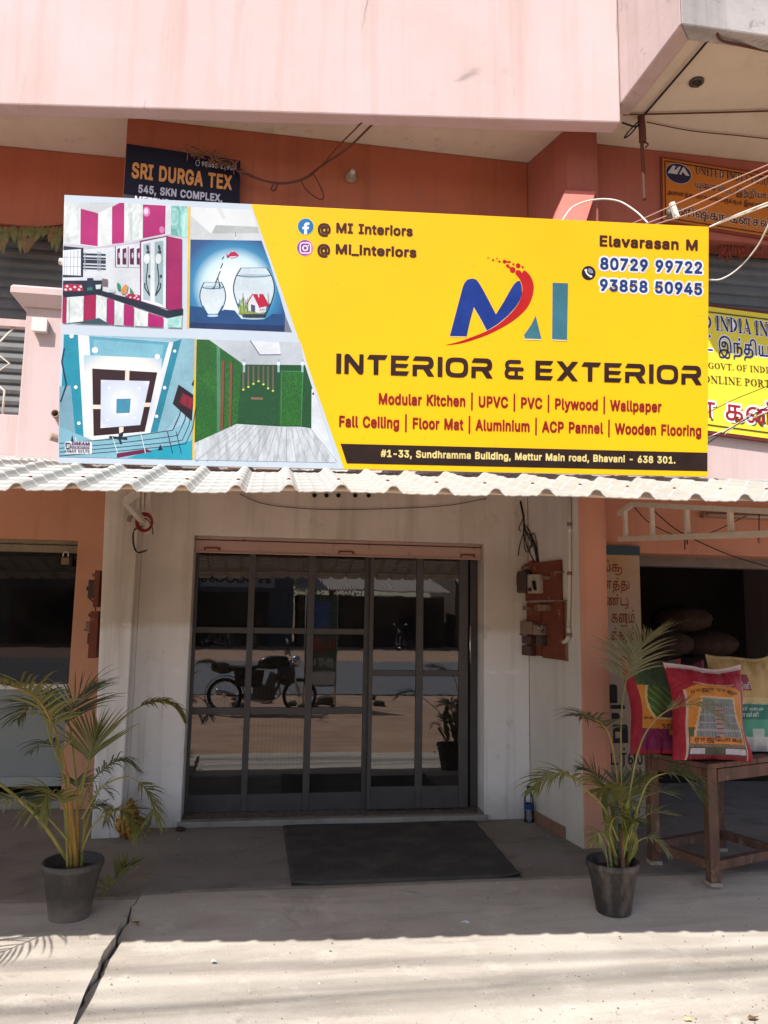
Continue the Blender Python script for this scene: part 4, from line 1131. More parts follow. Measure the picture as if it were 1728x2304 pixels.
w = MB()
w.prism([(-6.5, fy(-6.5), 5.10), (2.38, fy(2.38), 5.10), (2.38, fy(2.38) + .13, 5.10), (-6.5, fy(-6.5) + .13, 5.10)], (0, 0, 2.0), M_PINK)
w.build('upper_parapet', BLD, bevel=.012)
w = MB()
M_GRIME = plaster('rain stained parapet paint', (.46, .42, .40), (.30, .28, .27), .6, (.12, .115, .11), .35, grime=((.10, .095, .09), .85))
w.prism([(2.385, 4.779, 5.25), (2.415, 4.02, 5.25), (2.535, 4.14, 5.25), (2.505, 4.90, 5.25), (2.385, 4.91, 5.25)], (0, 0, 2.0), M_PINKG)
w.prism([(2.4155, 4.0195, 5.25), (6.5, 4.0195, 5.25), (6.5, 4.14, 5.25), (2.536, 4.14, 5.25)], (0, 0, 2.0), M_GRIME)
w.build('upper_parapet', BLD, bevel=.012)
w = MB()
w.prism([(-6.5, fy(-6.5) + .131, 5.28), (2.384, fy(2.38) + .131, 5.28), (2.384, 4.912, 5.28), (2.508, 4.902, 5.28), (2.538, 4.142, 5.28), (6.5, 4.142, 5.28), (6.5, 7.6, 5.28), (-6.5, 7.6, 5.28)],
        (0, 0, .14), M_CREAM)
w.build('ceiling', BLD)
w = MB()
w.box(-6.7, 9.9, 0, 6.7, 10.1, 7.1, M_PINK)
w.box(-6.7, 6.9, 0, -6.51, 9.89, 7.1, M_PINK)
w.box(6.51, 6.9, 0, 6.7, 9.89, 7.1, M_PINK)
w.box(-6.5, 7.61, 5.28, 6.5, 9.89, 5.42, M_PINK)
w.build('rear_wall', BLD)
# ------------------------------------------------------------------ the big shop signboard
SO = Vector((-.954, 3.595, 2.249))
SU = Vector((.998, -.065, .010)).normalized()
SV = Vector((-.013, -.107, .994))
SV = (SV - SU * SV.dot(SU)).normalized()
SN = SU.cross(SV)          # towards the street
if SN.y > 0:
    SN = -SN
SIGN = thing('signboard', SO, 'large yellow printed shop signboard for interior and exterior work, standing on the cream awning', 'signboard')
SP = plane_place(SO, SU, SV, SN)


def S(px, py):
    p = onp(px, py, SO, SN) - SO
    return p.dot(SU), p.dot(SV)


class Art:
    def __init__(s, x0, y0, sc_, base=.0008):
        s.x0, s.y0, s.k, s.mb, s.l = x0, y0, sc_, MB(), base

    def up(s):
        s.l += .00004
        return s.l

    def uv(s, p):
        return S(s.x0 + p[0] * s.k, s.y0 + p[1] * s.k)

    def poly(s, pts, col):
        l = s.up()
        m_ = ink(col) if isinstance(col, str) else col
        s.mb.poly([SP(*s.uv(p), l) for p in pts], m_)
        return s

    def line(s, pts, wd, col):
        l = s.up()
        m_ = ink(col) if isinstance(col, str) else col
        q = [Vector(s.uv(p)) for p in pts]
        wd = wd * s.k * .0021
        for a, b_ in zip(q[:-1], q[1:]):
            d = b_ - a
            if d.length < 1e-6:
                continue
            n = Vector((-d.y, d.x)).normalized() * wd / 2
            s.mb.poly([SP(*(a + n), l), SP(*(a - n), l), SP(*(b_ - n), l), SP(*(b_ + n), l)], m_)
        return s

    def disc(s, c, rx, ry, col, n=24):
        return s.poly([(c[0] + rx * cos(2 * pi * i / n), c[1] + ry * sin(2 * pi * i / n)) for i in range(n)], col)

    def done(s, name, parent):
        return s.mb.build(name, parent)


W_S, H_S = 3.05, 1.222


def soft(c):
    return tuple(x * .70 for x in lin(c))


b = NB('yellow flex print')
f = b.noise(1.1, 4, .5)
c_ = b.mix(b.ramp(f, [(.3, 0), (.7, 1)]), (.76, .395, .0), (.80, .43, .002))
d_ = b.ramp(b.noise(2.6, 7, .68, (3, 3, .25)), [(.52, 0), (.8, 1)])
c_ = b.mix(b.math('MULTIPLY', d_, .16), c_, (.62, .38, .03))
sp_ = b.ramp(b.noise(60, 2, .5), [(.26, 1), (.30, 0)])
c_ = b.mix(b.math('MULTIPLY', sp_, .45), c_, (.35, .22, .05))
b.bump(b.math('ADD', b.noise(1.6, 2, .4, (1, 1, .6)), b.math('MULTIPLY', b.noise(300, 2), .004)), .5, .035)
M_YEL = b.out(c_, .42, 0, .3)
M_WHP = simple('pale blue white print', (.43, .485, .55), .38, .03, 3, spec=.4)
M_INKD = ink('#2b1408')
w = MB()
w.prism([SP(0, 0, 0), SP(W_S, 0, 0), SP(W_S, H_S, 0), SP(0, H_S, 0)], SN * -.032, M_YEL, side=M_ALUW)
pan = w.build('panel', SIGN, bevel=.002)
w = MB()
w.poly([SP(.001, .001, .0008), SP(1.290, .001, .0008), SP(.84, H_S - .001, .0008), SP(.001, H_S - .001, .0008)], M_WHP)
w.build('white_field', SIGN)
w = MB()
w.poly([SP(1.272, .118, .0012), SP(1.303, .027, .0012), SP(W_S - .002, .027, .0012), SP(W_S - .002, .117, .0012)], M_INKD)
w.build('address_band', SIGN)
# frame tubes at the back, standing on the awning
w = MB()
for u in (.25, 1.1, 1.95, 2.8):
    w.tube([SP(u, .03, -.05), SP(u, H_S - .03, -.05)], .014, M_IVORY, 8)
    q = SP(u, .40, -.05)
    w.tube([q, Vector((q.x, 5.30 if q.x < 2.1 else 5.2, 2.66))], .012, M_IVORY, 8)
for v in (.05, .6, H_S - .04):
    w.tube([SP(.02, v, -.046), SP(W_S - .02, v, -.046)], .013, M_IVORY, 8)
w.build('frame', SIGN)


def line(name, F, s, u0, v0, u1, h, col, halo=None, halocol=None, lift=.0018):
    mb = MB()
    letters(mb, F, s, SP, u0, v0, u1, h, ink(col), halo=halo, halomat=ink(halocol) if halocol else None, lift=lift)
    return mb.build(name, SIGN)


BR = '#4a1c08'
line('lettering', 'C', 'INTERIOR', 1.246, .444, 1.987, .095, '#34160b')
line('lettering', 'C', '&', 2.043, .444, 2.137, .094, '#34160b')
line('lettering', 'C', 'EXTERIOR', 2.193, .444, 3.017, .094, '#34160b')
line('lettering', 'L', '@', 1.150, 1.100, 1.210, .052, BR)
line('lettering', 'L', 'MI Interiors', 1.236, 1.108, 1.596, .047, BR)
line('lettering', 'L', '@', 1.150, 1.002, 1.209, .052, BR)
line('lettering', 'L', 'Mi_interiors', 1.235, 1.008, 1.615, .047, BR)
line('lettering', 'L', 'Elavarasan M', 2.502, 1.103, 2.993, .053, BR)
line('phone_number', 'L', '80729 99722', 2.506, .991, 3.016, .058, '#1f3a7c', .085, '#eef0f4')
line('phone_number', 'L', '93858 50945', 2.505, .887, 3.016, .058, '#1f3a7c', .085, '#eef0f4')
line('lettering', 'L', 'Modular Kitchen | UPVC | PVC | Plywood | Wallpaper', 1.447, .309, 2.816, .053, '#9a120f')
line('lettering', 'L', 'Fall Ceiling | Floor Mat | Aluminium | ACP Pannel | Wooden Flooring', 1.264, .198, 3.016, .053, '#9a120f')
line('address', 'L', '#1-33, Sundhramma Building, Mettur Main road, Bhavani - 638 301.', 1.460, .062, 2.887, .034, '#f2d98a')
# social icons
A = Art(660, 480, 300 / 1659, .0010)
A.disc((153, 165), 102, 104, '#f3e6b0').disc((153, 165), 98, 100, '#1f78b4')
A.poly([(134, 262), (134, 198), (112, 198), (112, 168), (134, 168), (134, 142), (146, 122), (165, 114), (200, 116), (200, 144), (180, 144), (171, 152), (171, 168), (196, 168), (192, 198), (171, 198), (171, 262)], '#eef6ff')
A.done('social_icon', SIGN)
A = Art(660, 480, 300 / 1659, .0010)
A.disc((145, 430), 102, 104, '#f0dcb0')
b = NB('violet to orange print')
mp = b.n('ShaderNodeTexGradient', gradient_type='LINEAR')
cu, cv = A.uv((145, 430))
cc = SP(cu, cv) - SO
b.l(b.coords((10, 0, -10), (-cc.x * 10 + .5 - 0, 0, cc.z * 10 + .0), (0, 0, 0)), mp.inputs[0])
M_IG = b.out(b.ramp(mp.outputs[0], [(.0, lin('#5b2a86')), (.5, lin('#8a3a90')), (.85, lin('#c2457a')), (1, lin('#e89a4a'))]), .42)
A.disc((145, 430), 98, 100, M_IG)


def rrect(cx, cy, w_, h_, r, n=5):
    o = []
    for sx, sy, a0 in ((1, 1, 0), (-1, 1, 90), (-1, -1, 180), (1, -1, 270)):
        for i in range(n + 1):
            a = radians(a0 + 90 * i / n)
            o.append((cx + sx * (w_ / 2 - r) + r * cos(a), cy + sy * (h_ / 2 - r) + r * sin(a)))
    return o


A.poly(rrect(150, 432, 146, 142, 42), '#f3e9f7').poly(rrect(150, 432, 116, 112, 30), '#8a3a8c')
A.disc((148, 434), 38, 38, '#f3e9f7').disc((148, 434), 21, 21, '#8a3a8c').disc((187, 401), 9, 9, '#f3e9f7')
A.done('social_icon', SIGN)
A = Art(1290, 520, 310 / 1659, .0010)
A.disc((183, 505), 84, 86, '#1d1416')
A.line([(150, 470), (152, 490), (165, 515), (190, 538), (212, 546)], 20, '#f4f2f8')
A.disc((150, 472), 17, 15, '#f4f2f8').disc((210, 546), 17, 13, '#f4f2f8')
for r in (22, 38, 54):
    A.line([(180 + r * cos(radians(a)), 508 + r * sin(radians(a))) for a in range(-90, 1, 15)], 7, '#d7d4e4')
A.done('phone_icon', SIGN)

# the logo -------------------------------------------------------------
A = Art(1000, 560, 320 / 1659, .0010)
red = '#c40d0d'
blue = '#12368f'
teal = '#3d7686'


def cr(pts, n=8):
    return [(p.x, p.y) for p in bez([(x, y, 0) for x, y in pts], n)]


pale = '#f5dca0'
Mb = [(62, 1018), (130, 760), (215, 440), (235, 395), (270, 358), (325, 345), (370, 358), (400, 395), (440, 460), (520, 610), (600, 765), (690, 620), (780, 460), (815, 408), (850, 378), (880, 372), (900, 430), (905, 520), (880, 600), (830, 680), (740, 780), (620, 880), (495, 955), (430, 830), (342, 680), (300, 830), (258, 1022)]
A.poly([(x - 4, y + 10) for x, y in Mb], pale)
A.poly(Mb, blue)
outer = cr([(935, 250), (990, 300), (1030, 380), (1040, 460), (1020, 570), (960, 690), (850, 800), (720, 890), (560, 975), (400, 1040), (200, 1100), (10, 1126)])
inner = cr([(10, 1122), (160, 1085), (330, 1025), (500, 955), (650, 865), (770, 760), (850, 660), (890, 580), (907, 500), (905, 430), (885, 370), (860, 330), (828, 292), (830, 265), (850, 248), (870, 250), (890, 262), (905, 280), (918, 258)], 6)
A.poly(outer + inner[1:], red)
for x, y, r in ((508, 105, 9), (567, 131, 13), (612, 113, 9), (640, 147, 14), (700, 148, 22), (760, 153, 13), (803, 180, 13), (859, 196, 28), (911, 213, 13), (735, 197, 19), (795, 245, 34)):
    A.disc((x, y), r, r, red, 16)
A.line([(700, 148), (762, 153)], 16, red).line([(735, 197), (795, 245)], 20, red)
tri = [(1063, 778), (1132, 1054), (936, 1048), (928, 1002), (975, 940), (1020, 870)]
A.poly([(x, y + 14) for x, y in tri], pale).poly(tri, teal)
bar = [(1260, 396), (1440, 402), (1428, 1064), (1254, 1056)]
A.poly([(x - 2, y + 14) for x, y in bar], pale).poly(bar, teal)
A.done('logo', SIGN)

# printed photo: modular kitchen ---------------------------------------------


def marble(name, a, b_):
    b = NB(name)
    f = b.noise(9, 8, .7, (1, 1, .6), dist=1.5)
    return b.out(b.mix(b.ramp(f, [(.40, 0), (.56, 1)]), lin(a), lin(b_)), .42)


MAR = marble('marble print', '#a3abaa', '#c6cccb')
MART = marble('teal marble print', '#4f8f88', '#9cc6bf')
K = Art(130, 440, 320 / 1659)
mag, magd, navy = '#b3166f', '#a80d4e', '#151c33'
K.poly([(75, 75), (1325, 110), (1510, 120), (1510, 500), (1450, 500), (1450, 1540), (50, 1490)], '#dce2e8')
K.poly([(80, 78), (720, 85), (480, 205), (80, 120)], '#d0d6d8')
K.poly([(75, 118), (266, 152), (262, 565), (68, 540)], MAR)
K.poly([(268, 153), (472, 208), (466, 592), (264, 566)], mag)
K.poly([(482, 206), (630, 130), (628, 560), (478, 595)], MAR)
K.poly([(634, 132), (722, 86), (776, 86), (774, 552), (632, 566)], mag)
K.poly([(782, 88), (988, 100), (988, 500), (780, 548)], MAR)
K.poly([(994, 104), (1258, 118), (1252, 448), (992, 500)], mag)
K.disc((1035, 190), 42, 58, '#dc7fb8').disc((1030, 185), 24, 36, '#f4d9ec').disc((1215, 400), 30, 40, '#d57db3')
K.poly([(1324, 120), (1510, 126), (1506, 495), (1320, 455)], MART)
K.poly([(470, 600), (970, 520), (1290, 452), (1500, 496), (1290, 474), (960, 550), (640, 598), (300, 625), (70, 585), (70, 560)], '#c9c3d3')
K.poly([(68, 590), (300, 612), (296, 952), (60, 955)], '#1b2338').poly([(62, 640), (270, 625), (270, 935), (62, 925)], '#e6eaf0')
for x in (85, 110, 150, 190, 235):
    K.line([(x, 640), (x - 3, 930)], 5, '#8d98a8')
for y in (720, 830):
    K.line([(65, y), (272, y)], 4, '#8d98a8')
for y, h in ((685, 22), (728, 20), (768, 40), (815, 18), (850, 16)):
    K.poly([(298, y - h / 2), (560, y + 8 - h / 2), (560, y + 8 + h / 2), (298, y + h / 2)], '#1a2a40')
for x in (318, 470, 495):
    K.line([(x, 655), (x, 880)], 9, '#aeb9c8')
K.poly([(672, 598), (955, 560), (955, 842), (676, 834)], '#dfe0ea')
for a, b_ in ((694, 728), (756, 802), (842, 890), (922, 955)):
    K.poly([(a, 625), (b_, 612), (b_, 808), (a, 806)], '#54123f')
    K.disc(((a + b_) / 2 + 8, 700), 12, 34, '#c9b9cb')
for x in (674, 822):
    K.line([(x, 596), (x, 836)], 9, '#7b1f56')
K.poly([(960, 530), (1282, 470), (1275, 1325), (962, 1240)], '#7b1d58')
K.poly([(975, 545), (1265, 485), (1260, 1318), (975, 1232)], '#e3e8ee')
K.poly([(998, 570), (1082, 555), (1082, 1232), (998, 1215)], '#a9bfc4').poly([(1130, 545), (1232, 528), (1230, 1278), (1132, 1240)], '#9fb9bf')
for cx, s_ in ((1040, 1), (1175, -1)):
    K.line(cr([(cx + 35 * s_, 1170), (cx - 5 * s_, 1000), (cx + 10 * s_, 820), (cx, 650)]), 12, '#26383f')
    K.line(cr([(cx + 35 * s_, 1170), (cx - 20 * s_, 1080), (cx - 22 * s_, 1020)]), 16, '#2d3f46')
    for dx, dy in ((12, 620), (20, 660), (-20, 740), (30, 945), (8, 600)):
        K.disc((cx + dx, dy), 15, 22, '#2e4147', 8)
    K.disc((cx, 740), 34, 60, '#e4ecee')
K.poly([(1282, 478), (1450, 510), (1448, 1322), (1276, 1338)], '#a41260')
K.poly([(64, 995), (520, 992), (520, 1110), (60, 1160)], '#152238')
K.poly([(62, 1140), (490, 1105), (985, 1240), (1290, 1345), (1462, 1318), (1460, 1395), (1285, 1430), (500, 1160), (62, 1190)], navy)
K.poly([(66, 1050), (130, 1030), (280, 1040), (305, 1115), (60, 1120)], '#b01a44')
for x, y in ((110, 1060), (150, 1095), (200, 1070), (250, 1100), (95, 1100), (270, 1065)):
    K.poly([(x - 20, y), (x, y - 18), (x + 22, y + 3), (x + 2, y + 16)], '#efd6dc')
K.poly([(345, 965), (415, 965), (420, 1080), (345, 1080)], '#1d2a44').poly([(345, 1080), (405, 1068), (410, 1108), (345, 1112)], '#1c7f6b')
K.poly([(442, 1045), (510, 1040), (500, 1092), (450, 1095)], '#dfe8ea').poly([(520, 970), (585, 980), (582, 1060), (520, 1050)], '#7d6a6c')
K.poly([(590, 1100), (670, 1100), (668, 1135), (600, 1130)], '#c6d2d6')
K.poly([(690, 1040), (705, 1015), (735, 1050), (728, 1120), (700, 1100)], '#1f9a63')
K.poly([(740, 1100), (790, 1035), (825, 1060), (800, 1150), (745, 1150)], '#d99a5a')
K.poly([(845, 1070), (885, 1130), (880, 1165), (845, 1160)], '#3f8a55')
K.poly([(790, 1150), (860, 1150), (960, 1165), (960, 1235), (790, 1190)], '#b01a44')
for x, y in ((805, 1160), (850, 1190), (900, 1195), (940, 1210), (920, 1175)):
    K.disc((x, y), 14, 10, '#ecd3da', 8)
K.poly([(60, 1192), (106, 1190), (100, 1490), (54, 1488)], magd)
K.poly([(110, 1190), (306, 1175), (300, 1470), (104, 1490)], MAR).line([(140, 1200), (136, 1488)], 5, '#6d7b7c')
K.poly([(312, 1172), (446, 1160), (440, 1440), (304, 1470)], magd)
K.poly([(452, 1160), (576, 1195), (570, 1480), (446, 1435)], MAR)
K.poly([(582, 1198), (660, 1222), (656, 1512), (576, 1495)], mag)
K.poly([(666, 1225), (774, 1262), (770, 1518), (662, 1512)], MAR)
K.poly([(780, 1266), (888, 1304), (886, 1524), (774, 1518)], mag)
K.poly([(894, 1308), (1056, 1366), (1052, 1530), (892, 1524)], MAR)
K.poly([(1060, 1368), (1232, 1425), (1228, 1538), (1056, 1532)], mag)
K.poly([(1284, 1436), (1450, 1402), (1446, 1545), (1282, 1540)], MART)
K.poly([(180, 1492), (485, 1432), (610, 1505)], '#31555c')
K.done('kitchen_print', SIGN)
# yellow dividers
A = Art(130, 440, 320 / 1659, .0012)
A.poly([(1520, 130), (1548, 130), (1530, 1552), (1504, 1550)], '#f0c545')
A.done('divider', SIGN)
A = Art(130, 740, 650 / 1659, .0012)
A.poly([(788, 58), (797, 58), (784, 750), (772, 750)], '#f0c21c')
A.done('divider', SIGN)

# printed photo: fish leaping between bowls -------------------------------------
Fh = Art(420, 440, 320 / 1659)


def glow(name, cpx, rad, stops):
    b = NB(name)
    u, v = Fh.uv(cpx)
    c = SP(u, v) - SO
    g_ = b.n('ShaderNodeTexGradient', gradient_type='SPHERICAL')
    k = 1 / rad
    b.l(b.coords((k, k, k * 1.0), (-c.x * k, -c.y * k, -c.z * k)), g_.inputs[0])
    return b.out(b.ramp(g_.outputs[0], stops), .42)


M_GLOW = glow('round blue print', (560, 1080), .33, [(0, soft('#16305f')), (.25, soft('#1c4f8a')), (.42, soft('#2a86b5')), (.56, soft('#c9e6f1')), (.7, soft('#e6f1f6')), (1, soft('#e9f2f6'))])
M_CEIL = simple('grey ceiling print', '#c0c4c4', .42, .05, 8)
Fh.poly([(48, 135), (752, 165), (872, 525), (45, 512)], M_CEIL)
Fh.poly([(48, 235), (280, 440), (860, 440), (872, 525), (45, 512)], '#cdd2d4').poly([(340, 345), (830, 365), (850, 440), (290, 440)], '#b6bbbb')
Fh.poly([(160, 138), (195, 140), (268, 250), (250, 255)], '#e3e7ea').poly([(340, 146), (410, 150), (460, 260), (430, 280)], '#d9dde0')
Fh.poly([(45, 514), (874, 527), (972, 800), (1085, 1160), (1150, 1388), (1142, 1590), (30, 1545)], M_GLOW)
Fh.poly([(40, 1290), (170, 1300), (280, 1400), (440, 1330), (560, 1340), (640, 1440), (900, 1450), (1000, 1380), (1148, 1388), (1142, 1590), (30, 1545)], '#1a4a80')
Fh.poly([(36, 1480), (1144, 1520), (1142, 1592), (30, 1546)], '#16305f')
Fh.poly([(1148, 1392), (1230, 1598), (1143, 1592)], '#7a7f8c')
Fh.line([(572, 430), (574, 490)], 6, '#555a60').disc((574, 500), 7, 14, '#f2f6fa', 8)


def bowl(cx, top, bot, rt, rm, rb, water, lw):
    L = cr([(cx - rt, top), (cx - rm * .9, top + (bot - top) * .2), (cx - rm, top + (bot - top) * .45), (cx - rm * .8, top + (bot - top) * .75), (cx - rb, bot)])
    R = [(2 * cx - x, y) for x, y in L]
    Fh.poly(L + R[::-1], '#d7e6ee')
    H = bot - top

    def at_(t):
        return L[int(t * (len(L) - 1))]
    i0 = int(.72 * len(L))
    Fh.poly(L[i0:] + R[i0:][::-1], '#2f7fa6')
    i1 = int(.52 * len(L))
    Fh.poly([(x + (cx - x) * .12, y - H * .04) for x, y in L[i1:]] + [(x + (cx - x) * .12, y - H * .04) for x, y in R[i1:]][::-1], '#dce9f0')
    Fh.line(L, lw, '#18425c').line(R, lw, '#18425c')
    Fh.line([(cx - rt, top), (cx + rt, top)], lw * .5, '#5c8da6')
    xw_ = at_(water)
    Fh.poly([(cx - (cx - xw_[0]) * cos(a), xw_[1] + 26 * sin(a) * (1 if sin(a) > 0 else .2)) for a in [2 * pi * i / 24 for i in range(24)]], '#3c6f88')
    Fh.poly([(cx - (cx - xw_[0]) * .86 * cos(a), xw_[1] + 2 + 14 * sin(a) * (1 if sin(a) > 0 else .2)) for a in [2 * pi * i / 24 for i in range(24)]], '#b9d4e0')
    Fh.disc((cx, bot + 8), rb * 1.05, 14, '#b8d6e6')


bowl(305, 1012, 1395, 100, 150, 62, .2, 11)
bowl(785, 845, 1425, 150, 238, 120, .2, 13)
for a, b_ in (((318, 1085), (350, 1000)), ((335, 1010), (370, 960)), ((350, 985), (392, 880)), ((395, 850), (420, 790)), ((412, 745), (436, 712)), ((300, 1090), (330, 1060)), ((385, 1080), (375, 1010)), ((395, 1060), (360, 965))):
    Fh.line([a, b_], 9, '#2e5468')
Fh.poly([(480, 700), (520, 660), (560, 655), (605, 690), (600, 712), (550, 728), (500, 718), (470, 730), (462, 665)], '#b8194f').poly([(500, 712), (600, 708), (550, 728), (515, 735)], '#f1c6d4').poly([(520, 662), (530, 645), (560, 656)], '#e9aebb')
rr = random.Random(3)
for i in range(26):
    x = 605 + rr.random() * 130
    y0_ = 1370 + rr.random() * 20
    Fh.line([(x, y0_), (x + rr.uniform(-14, 14), 1180 + rr.random() * 120)], 8, rr.choice(['#7f9a3b', '#a5b860', '#5f7d2f']))
Fh.line([(955, 1250), (948, 1140)], 6, '#7f8a3b').line([(658, 1240), (655, 1140)], 6, '#8fa04b')
Fh.poly([(620, 1360), (930, 1340), (895, 1400), (660, 1405)], '#8a9a4a').poly([(645, 1385), (925, 1385), (890, 1425), (690, 1425)], '#2e3440')
Fh.poly([(720, 1230), (778, 1155), (840, 1290), (840, 1372), (720, 1345)], '#e5e6ea').poly([(840, 1310), (930, 1290), (925, 1360), (840, 1375)], '#d6d8e0')
Fh.poly([(750, 1270), (800, 1285), (800, 1365), (750, 1350)], '#4c5570')
for x in (862, 882, 902):
    Fh.disc((x, 1335), 6, 10, '#4c5570', 6)
Fh.poly([(770, 1152), (893, 1152), (965, 1285), (848, 1312)], '#c3103f').line([(770, 1152), (702, 1268)], 11, '#a81038').poly([(830, 1150), (848, 1150), (846, 1195), (836, 1190)], '#e9dfe2')
Fh.done('fish_print', SIGN)

# printed photo: false ceiling ---------------------------------------------------------
C = Art(130, 740, 650 / 1659)
C.poly([(35, 32), (795, 56), (772, 752), (8, 735)], '#9fc6d6')
C.poly([(35, 32), (118, 34), (150, 640), (10, 640)], '#1f92ab').poly([(10, 330), (75, 325), (105, 640), (8, 640)], '#7fa9ba')
C.line([(38, 110), (24, 190), (50, 320), (30, 380), (16, 420)], 9, '#16324f')
b = NB('pale blue ceiling print')
f = b.noise(6, 3)
C.poly([(116, 34), (664, 76), (540, 640), (150, 640)], '#e9edf2')
C.poly([(180, 40), (640, 76), (590, 250), (190, 215)], '#5fa9c2').poly([(205, 60), (610, 92), (590, 200), (210, 180)], '#7fbcd0')
b = NB('cove light print')
gx_ = b.n('ShaderNodeTexGradient', gradient_type='SPHERICAL')
cc = SP(*C.uv((378, 425))) - SO
b.l(b.coords((3.2, 3.2, 3.2), (-cc.x * 3.2, -cc.y * 3.2, -cc.z * 3.2)), gx_.inputs[0])
M_COVE = b.out(b.ramp(gx_.outputs[0], [(0, soft('#9cc4d6')), (.18, soft('#b9d2de')), (.34, soft('#f2ece6')), (.46, soft('#f6f0ea')), (.62, soft('#cdd6e6')), (.78, soft('#d9e0ee')), (.92, soft('#f4f6fa'))]), .45)
C.poly([(150, 150), (600, 170), (560, 640), (160, 640)], M_COVE)
C.poly([(665, 76), (712, 56), (560, 640), (520, 640)], '#2a8aa3').poly([(712, 56), (795, 58), (784, 330), (640, 560), (560, 640)], '#8fbccb')
C.poly([(198, 228), (572, 250), (500, 590), (206, 615)], '#33161d')
C.poly([(248, 293), (528, 300), (474, 552), (246, 570)], M_COVE)
C.poly([(388, 240), (412, 240), (410, 300), (386, 298)], '#f4e4d4').poly([(196, 436), (250, 436), (250, 460), (196, 460)], '#f4e4d4').poly([(492, 424), (536, 424), (532, 448), (488, 448)], '#f4e4d4').poly([(352, 565), (378, 562), (376, 600), (354, 602)], '#f4e4d4')
C.poly([(338, 402), (420, 400), (413, 482), (336, 485)], '#4a96b5')
for x, y, r in ((214, 122, 14), (572, 160, 12), (296, 338, 6), (470, 342, 6), (287, 524, 6), (441, 512, 6), (104, 335, 8), (122, 542, 8), (672, 128, 7), (614, 338, 8), (568, 502, 8), (80, 42, 10), (473, 620, 8), (538, 642, 7), (215, 660, 7)):
    C.disc((x, y), r * 1.3, r * 1.3, '#f7fbff', 10)
C.poly([(8, 560), (200, 640), (660, 580), (700, 560), (772, 520), (772, 752), (8, 735)], '#86b9ca')
C.poly([(520, 700), (772, 640), (772, 752), (400, 742)], '#23a0b8').poly([(340, 715), (510, 690), (545, 705), (340, 742)], '#6d123f')
C.poly([(694, 320), (778, 378), (770, 530), (660, 430)], '#2a1420').poly([(715, 368), (778, 402), (775, 470), (700, 425)], '#8d1c33')
C.poly([(768, 320), (782, 290), (780, 330)], '#20222c')
dk = '#1a2433'
C.poly([(352, 602), (378, 590), (372, 620), (345, 640)], dk).line([(296, 622), (400, 632)], 14, dk).line([(350, 620), (366, 662)], 12, dk)
for y0_, y1_, x1_ in ((640, 582, 660), (668, 612, 690), (690, 640, 715), (712, 660, 735)):
    C.line([(10, y0_ + 18), (300, y0_ - 5), (x1_ - 80, y1_ + 12), (x1_, y1_), (x1_ + 40, y1_ - 90), (x1_ + 58, y1_ - 210)], 3.6, dk)
for x in (110, 325, 485, 640, 690):
    C.line([(x - 10, 590 if x > 400 else 620), (x + 20, 715)], 4, '#dfe8ee' if x < 600 else dk)
C.poly([(590, 664), (604, 696), (574, 698)], dk).poly([(84, 610), (92, 645), (76, 645)], dk)
C.poly(rrect(120, 683, 156, 72, 10), '#f1f3f6')
C.done('ceiling_print', SIGN)
mb = MB()
letters(mb, 'L', 'DREAM', SP, .061, .083, .1385, .0160, ink('#5a2a5a'), lift=.0055)
letters(mb, 'L', 'DESIGNS', SP, .061, .0655, .1385, .0130, ink('#7a4a78'), lift=.0055)
letters(mb, 'L', '63839 21172', SP, .030, .050, .1390, .0110, ink('#3d3a44'), lift=.0055)
mb.build('printer_mark', SIGN)
A = Art(130, 980, 100 / 1659, .0052)
A.line([(300, 290), (430, 285), (500, 345)], 40, '#33233c').line([(318, 300), (318, 430)], 36, '#33233c').line([(310, 482), (440, 482), (495, 420), (510, 380)], 36, '#33233c').line([(390, 360), (390, 425), (430, 420), (445, 390), (425, 362), (390, 360)], 12, '#5a3a60')
A.done('printer_mark', SIGN)

# printed photo: grass wall ---------------------------------------------------------------
G_ = Art(130, 740, 650 / 1659)


def grass(name, a, b_, c_):
    b = NB(name)
    f = b.noise(110, 4, .8)
    f2 = b.noise(7, 4, .6)
    return b.out(b.mix(b.ramp(f2, [(.35, 0), (.7, 1)]), b.mix(b.ramp(f, [(.38, 0), (.62, 1)]), soft(a), soft(b_)), soft(c_)), .42)


GRA = grass('grass print', '#0f4a12', '#2f7d22', '#14561a')
GRB = grass('dark grass print', '#0c3a1c', '#1c5c28', '#0d4a22')
b = NB('pale wood floor print')
f = b.noise(30, 6, .7, (1, 1, .25), dist=.4)
WOODP = b.out(b.mix(b.ramp(f, [(.40, 0), (.6, 1)]), soft('#b3b8bc'), soft('#dadfe3')), .42)
G_.poly([(800, 60), (1395, 78), (1600, 768), (784, 752)], '#d3dae2')
G_.poly([(798, 60), (930, 64), (1000, 130), (1062, 205), (1030, 545), (786, 655)], GRA)
G_.poly([(912, 62), (932, 64), (935, 590), (915, 600)], '#4f8a66')
G_.poly([(868, 62), (1395, 78), (1415, 205), (1290, 205), (1062, 200)], '#c3cad2').poly([(1105, 68), (1270, 76), (1282, 150), (1160, 150)], '#e9eef4').line([(1105, 66), (1160, 150), (1282, 148)], 6, '#6f757c')
G_.poly([(1060, 204), (1420, 208), (1462, 340), (1458, 572), (1395, 562), (1275, 560), (1030, 546)], GRB)
G_.poly([(1282, 240), (1408, 244), (1396, 556), (1274, 556)], GRA).line([(1282, 555), (1284, 242), (1408, 246), (1397, 558)], 5, '#3f8a4d')
for a, b_ in ((940, 962), (990, 1008)):
    G_.poly([(a, 180 if a < 960 else 190), (b_, 186 if a < 960 else 200), (b_ - 8, 575 if a < 960 else 552), (a - 10, 585 if a < 960 else 560)], '#7d5239').line([(b_ - 3, 190), (b_ - 10, 570)], 4, '#2a3a24')
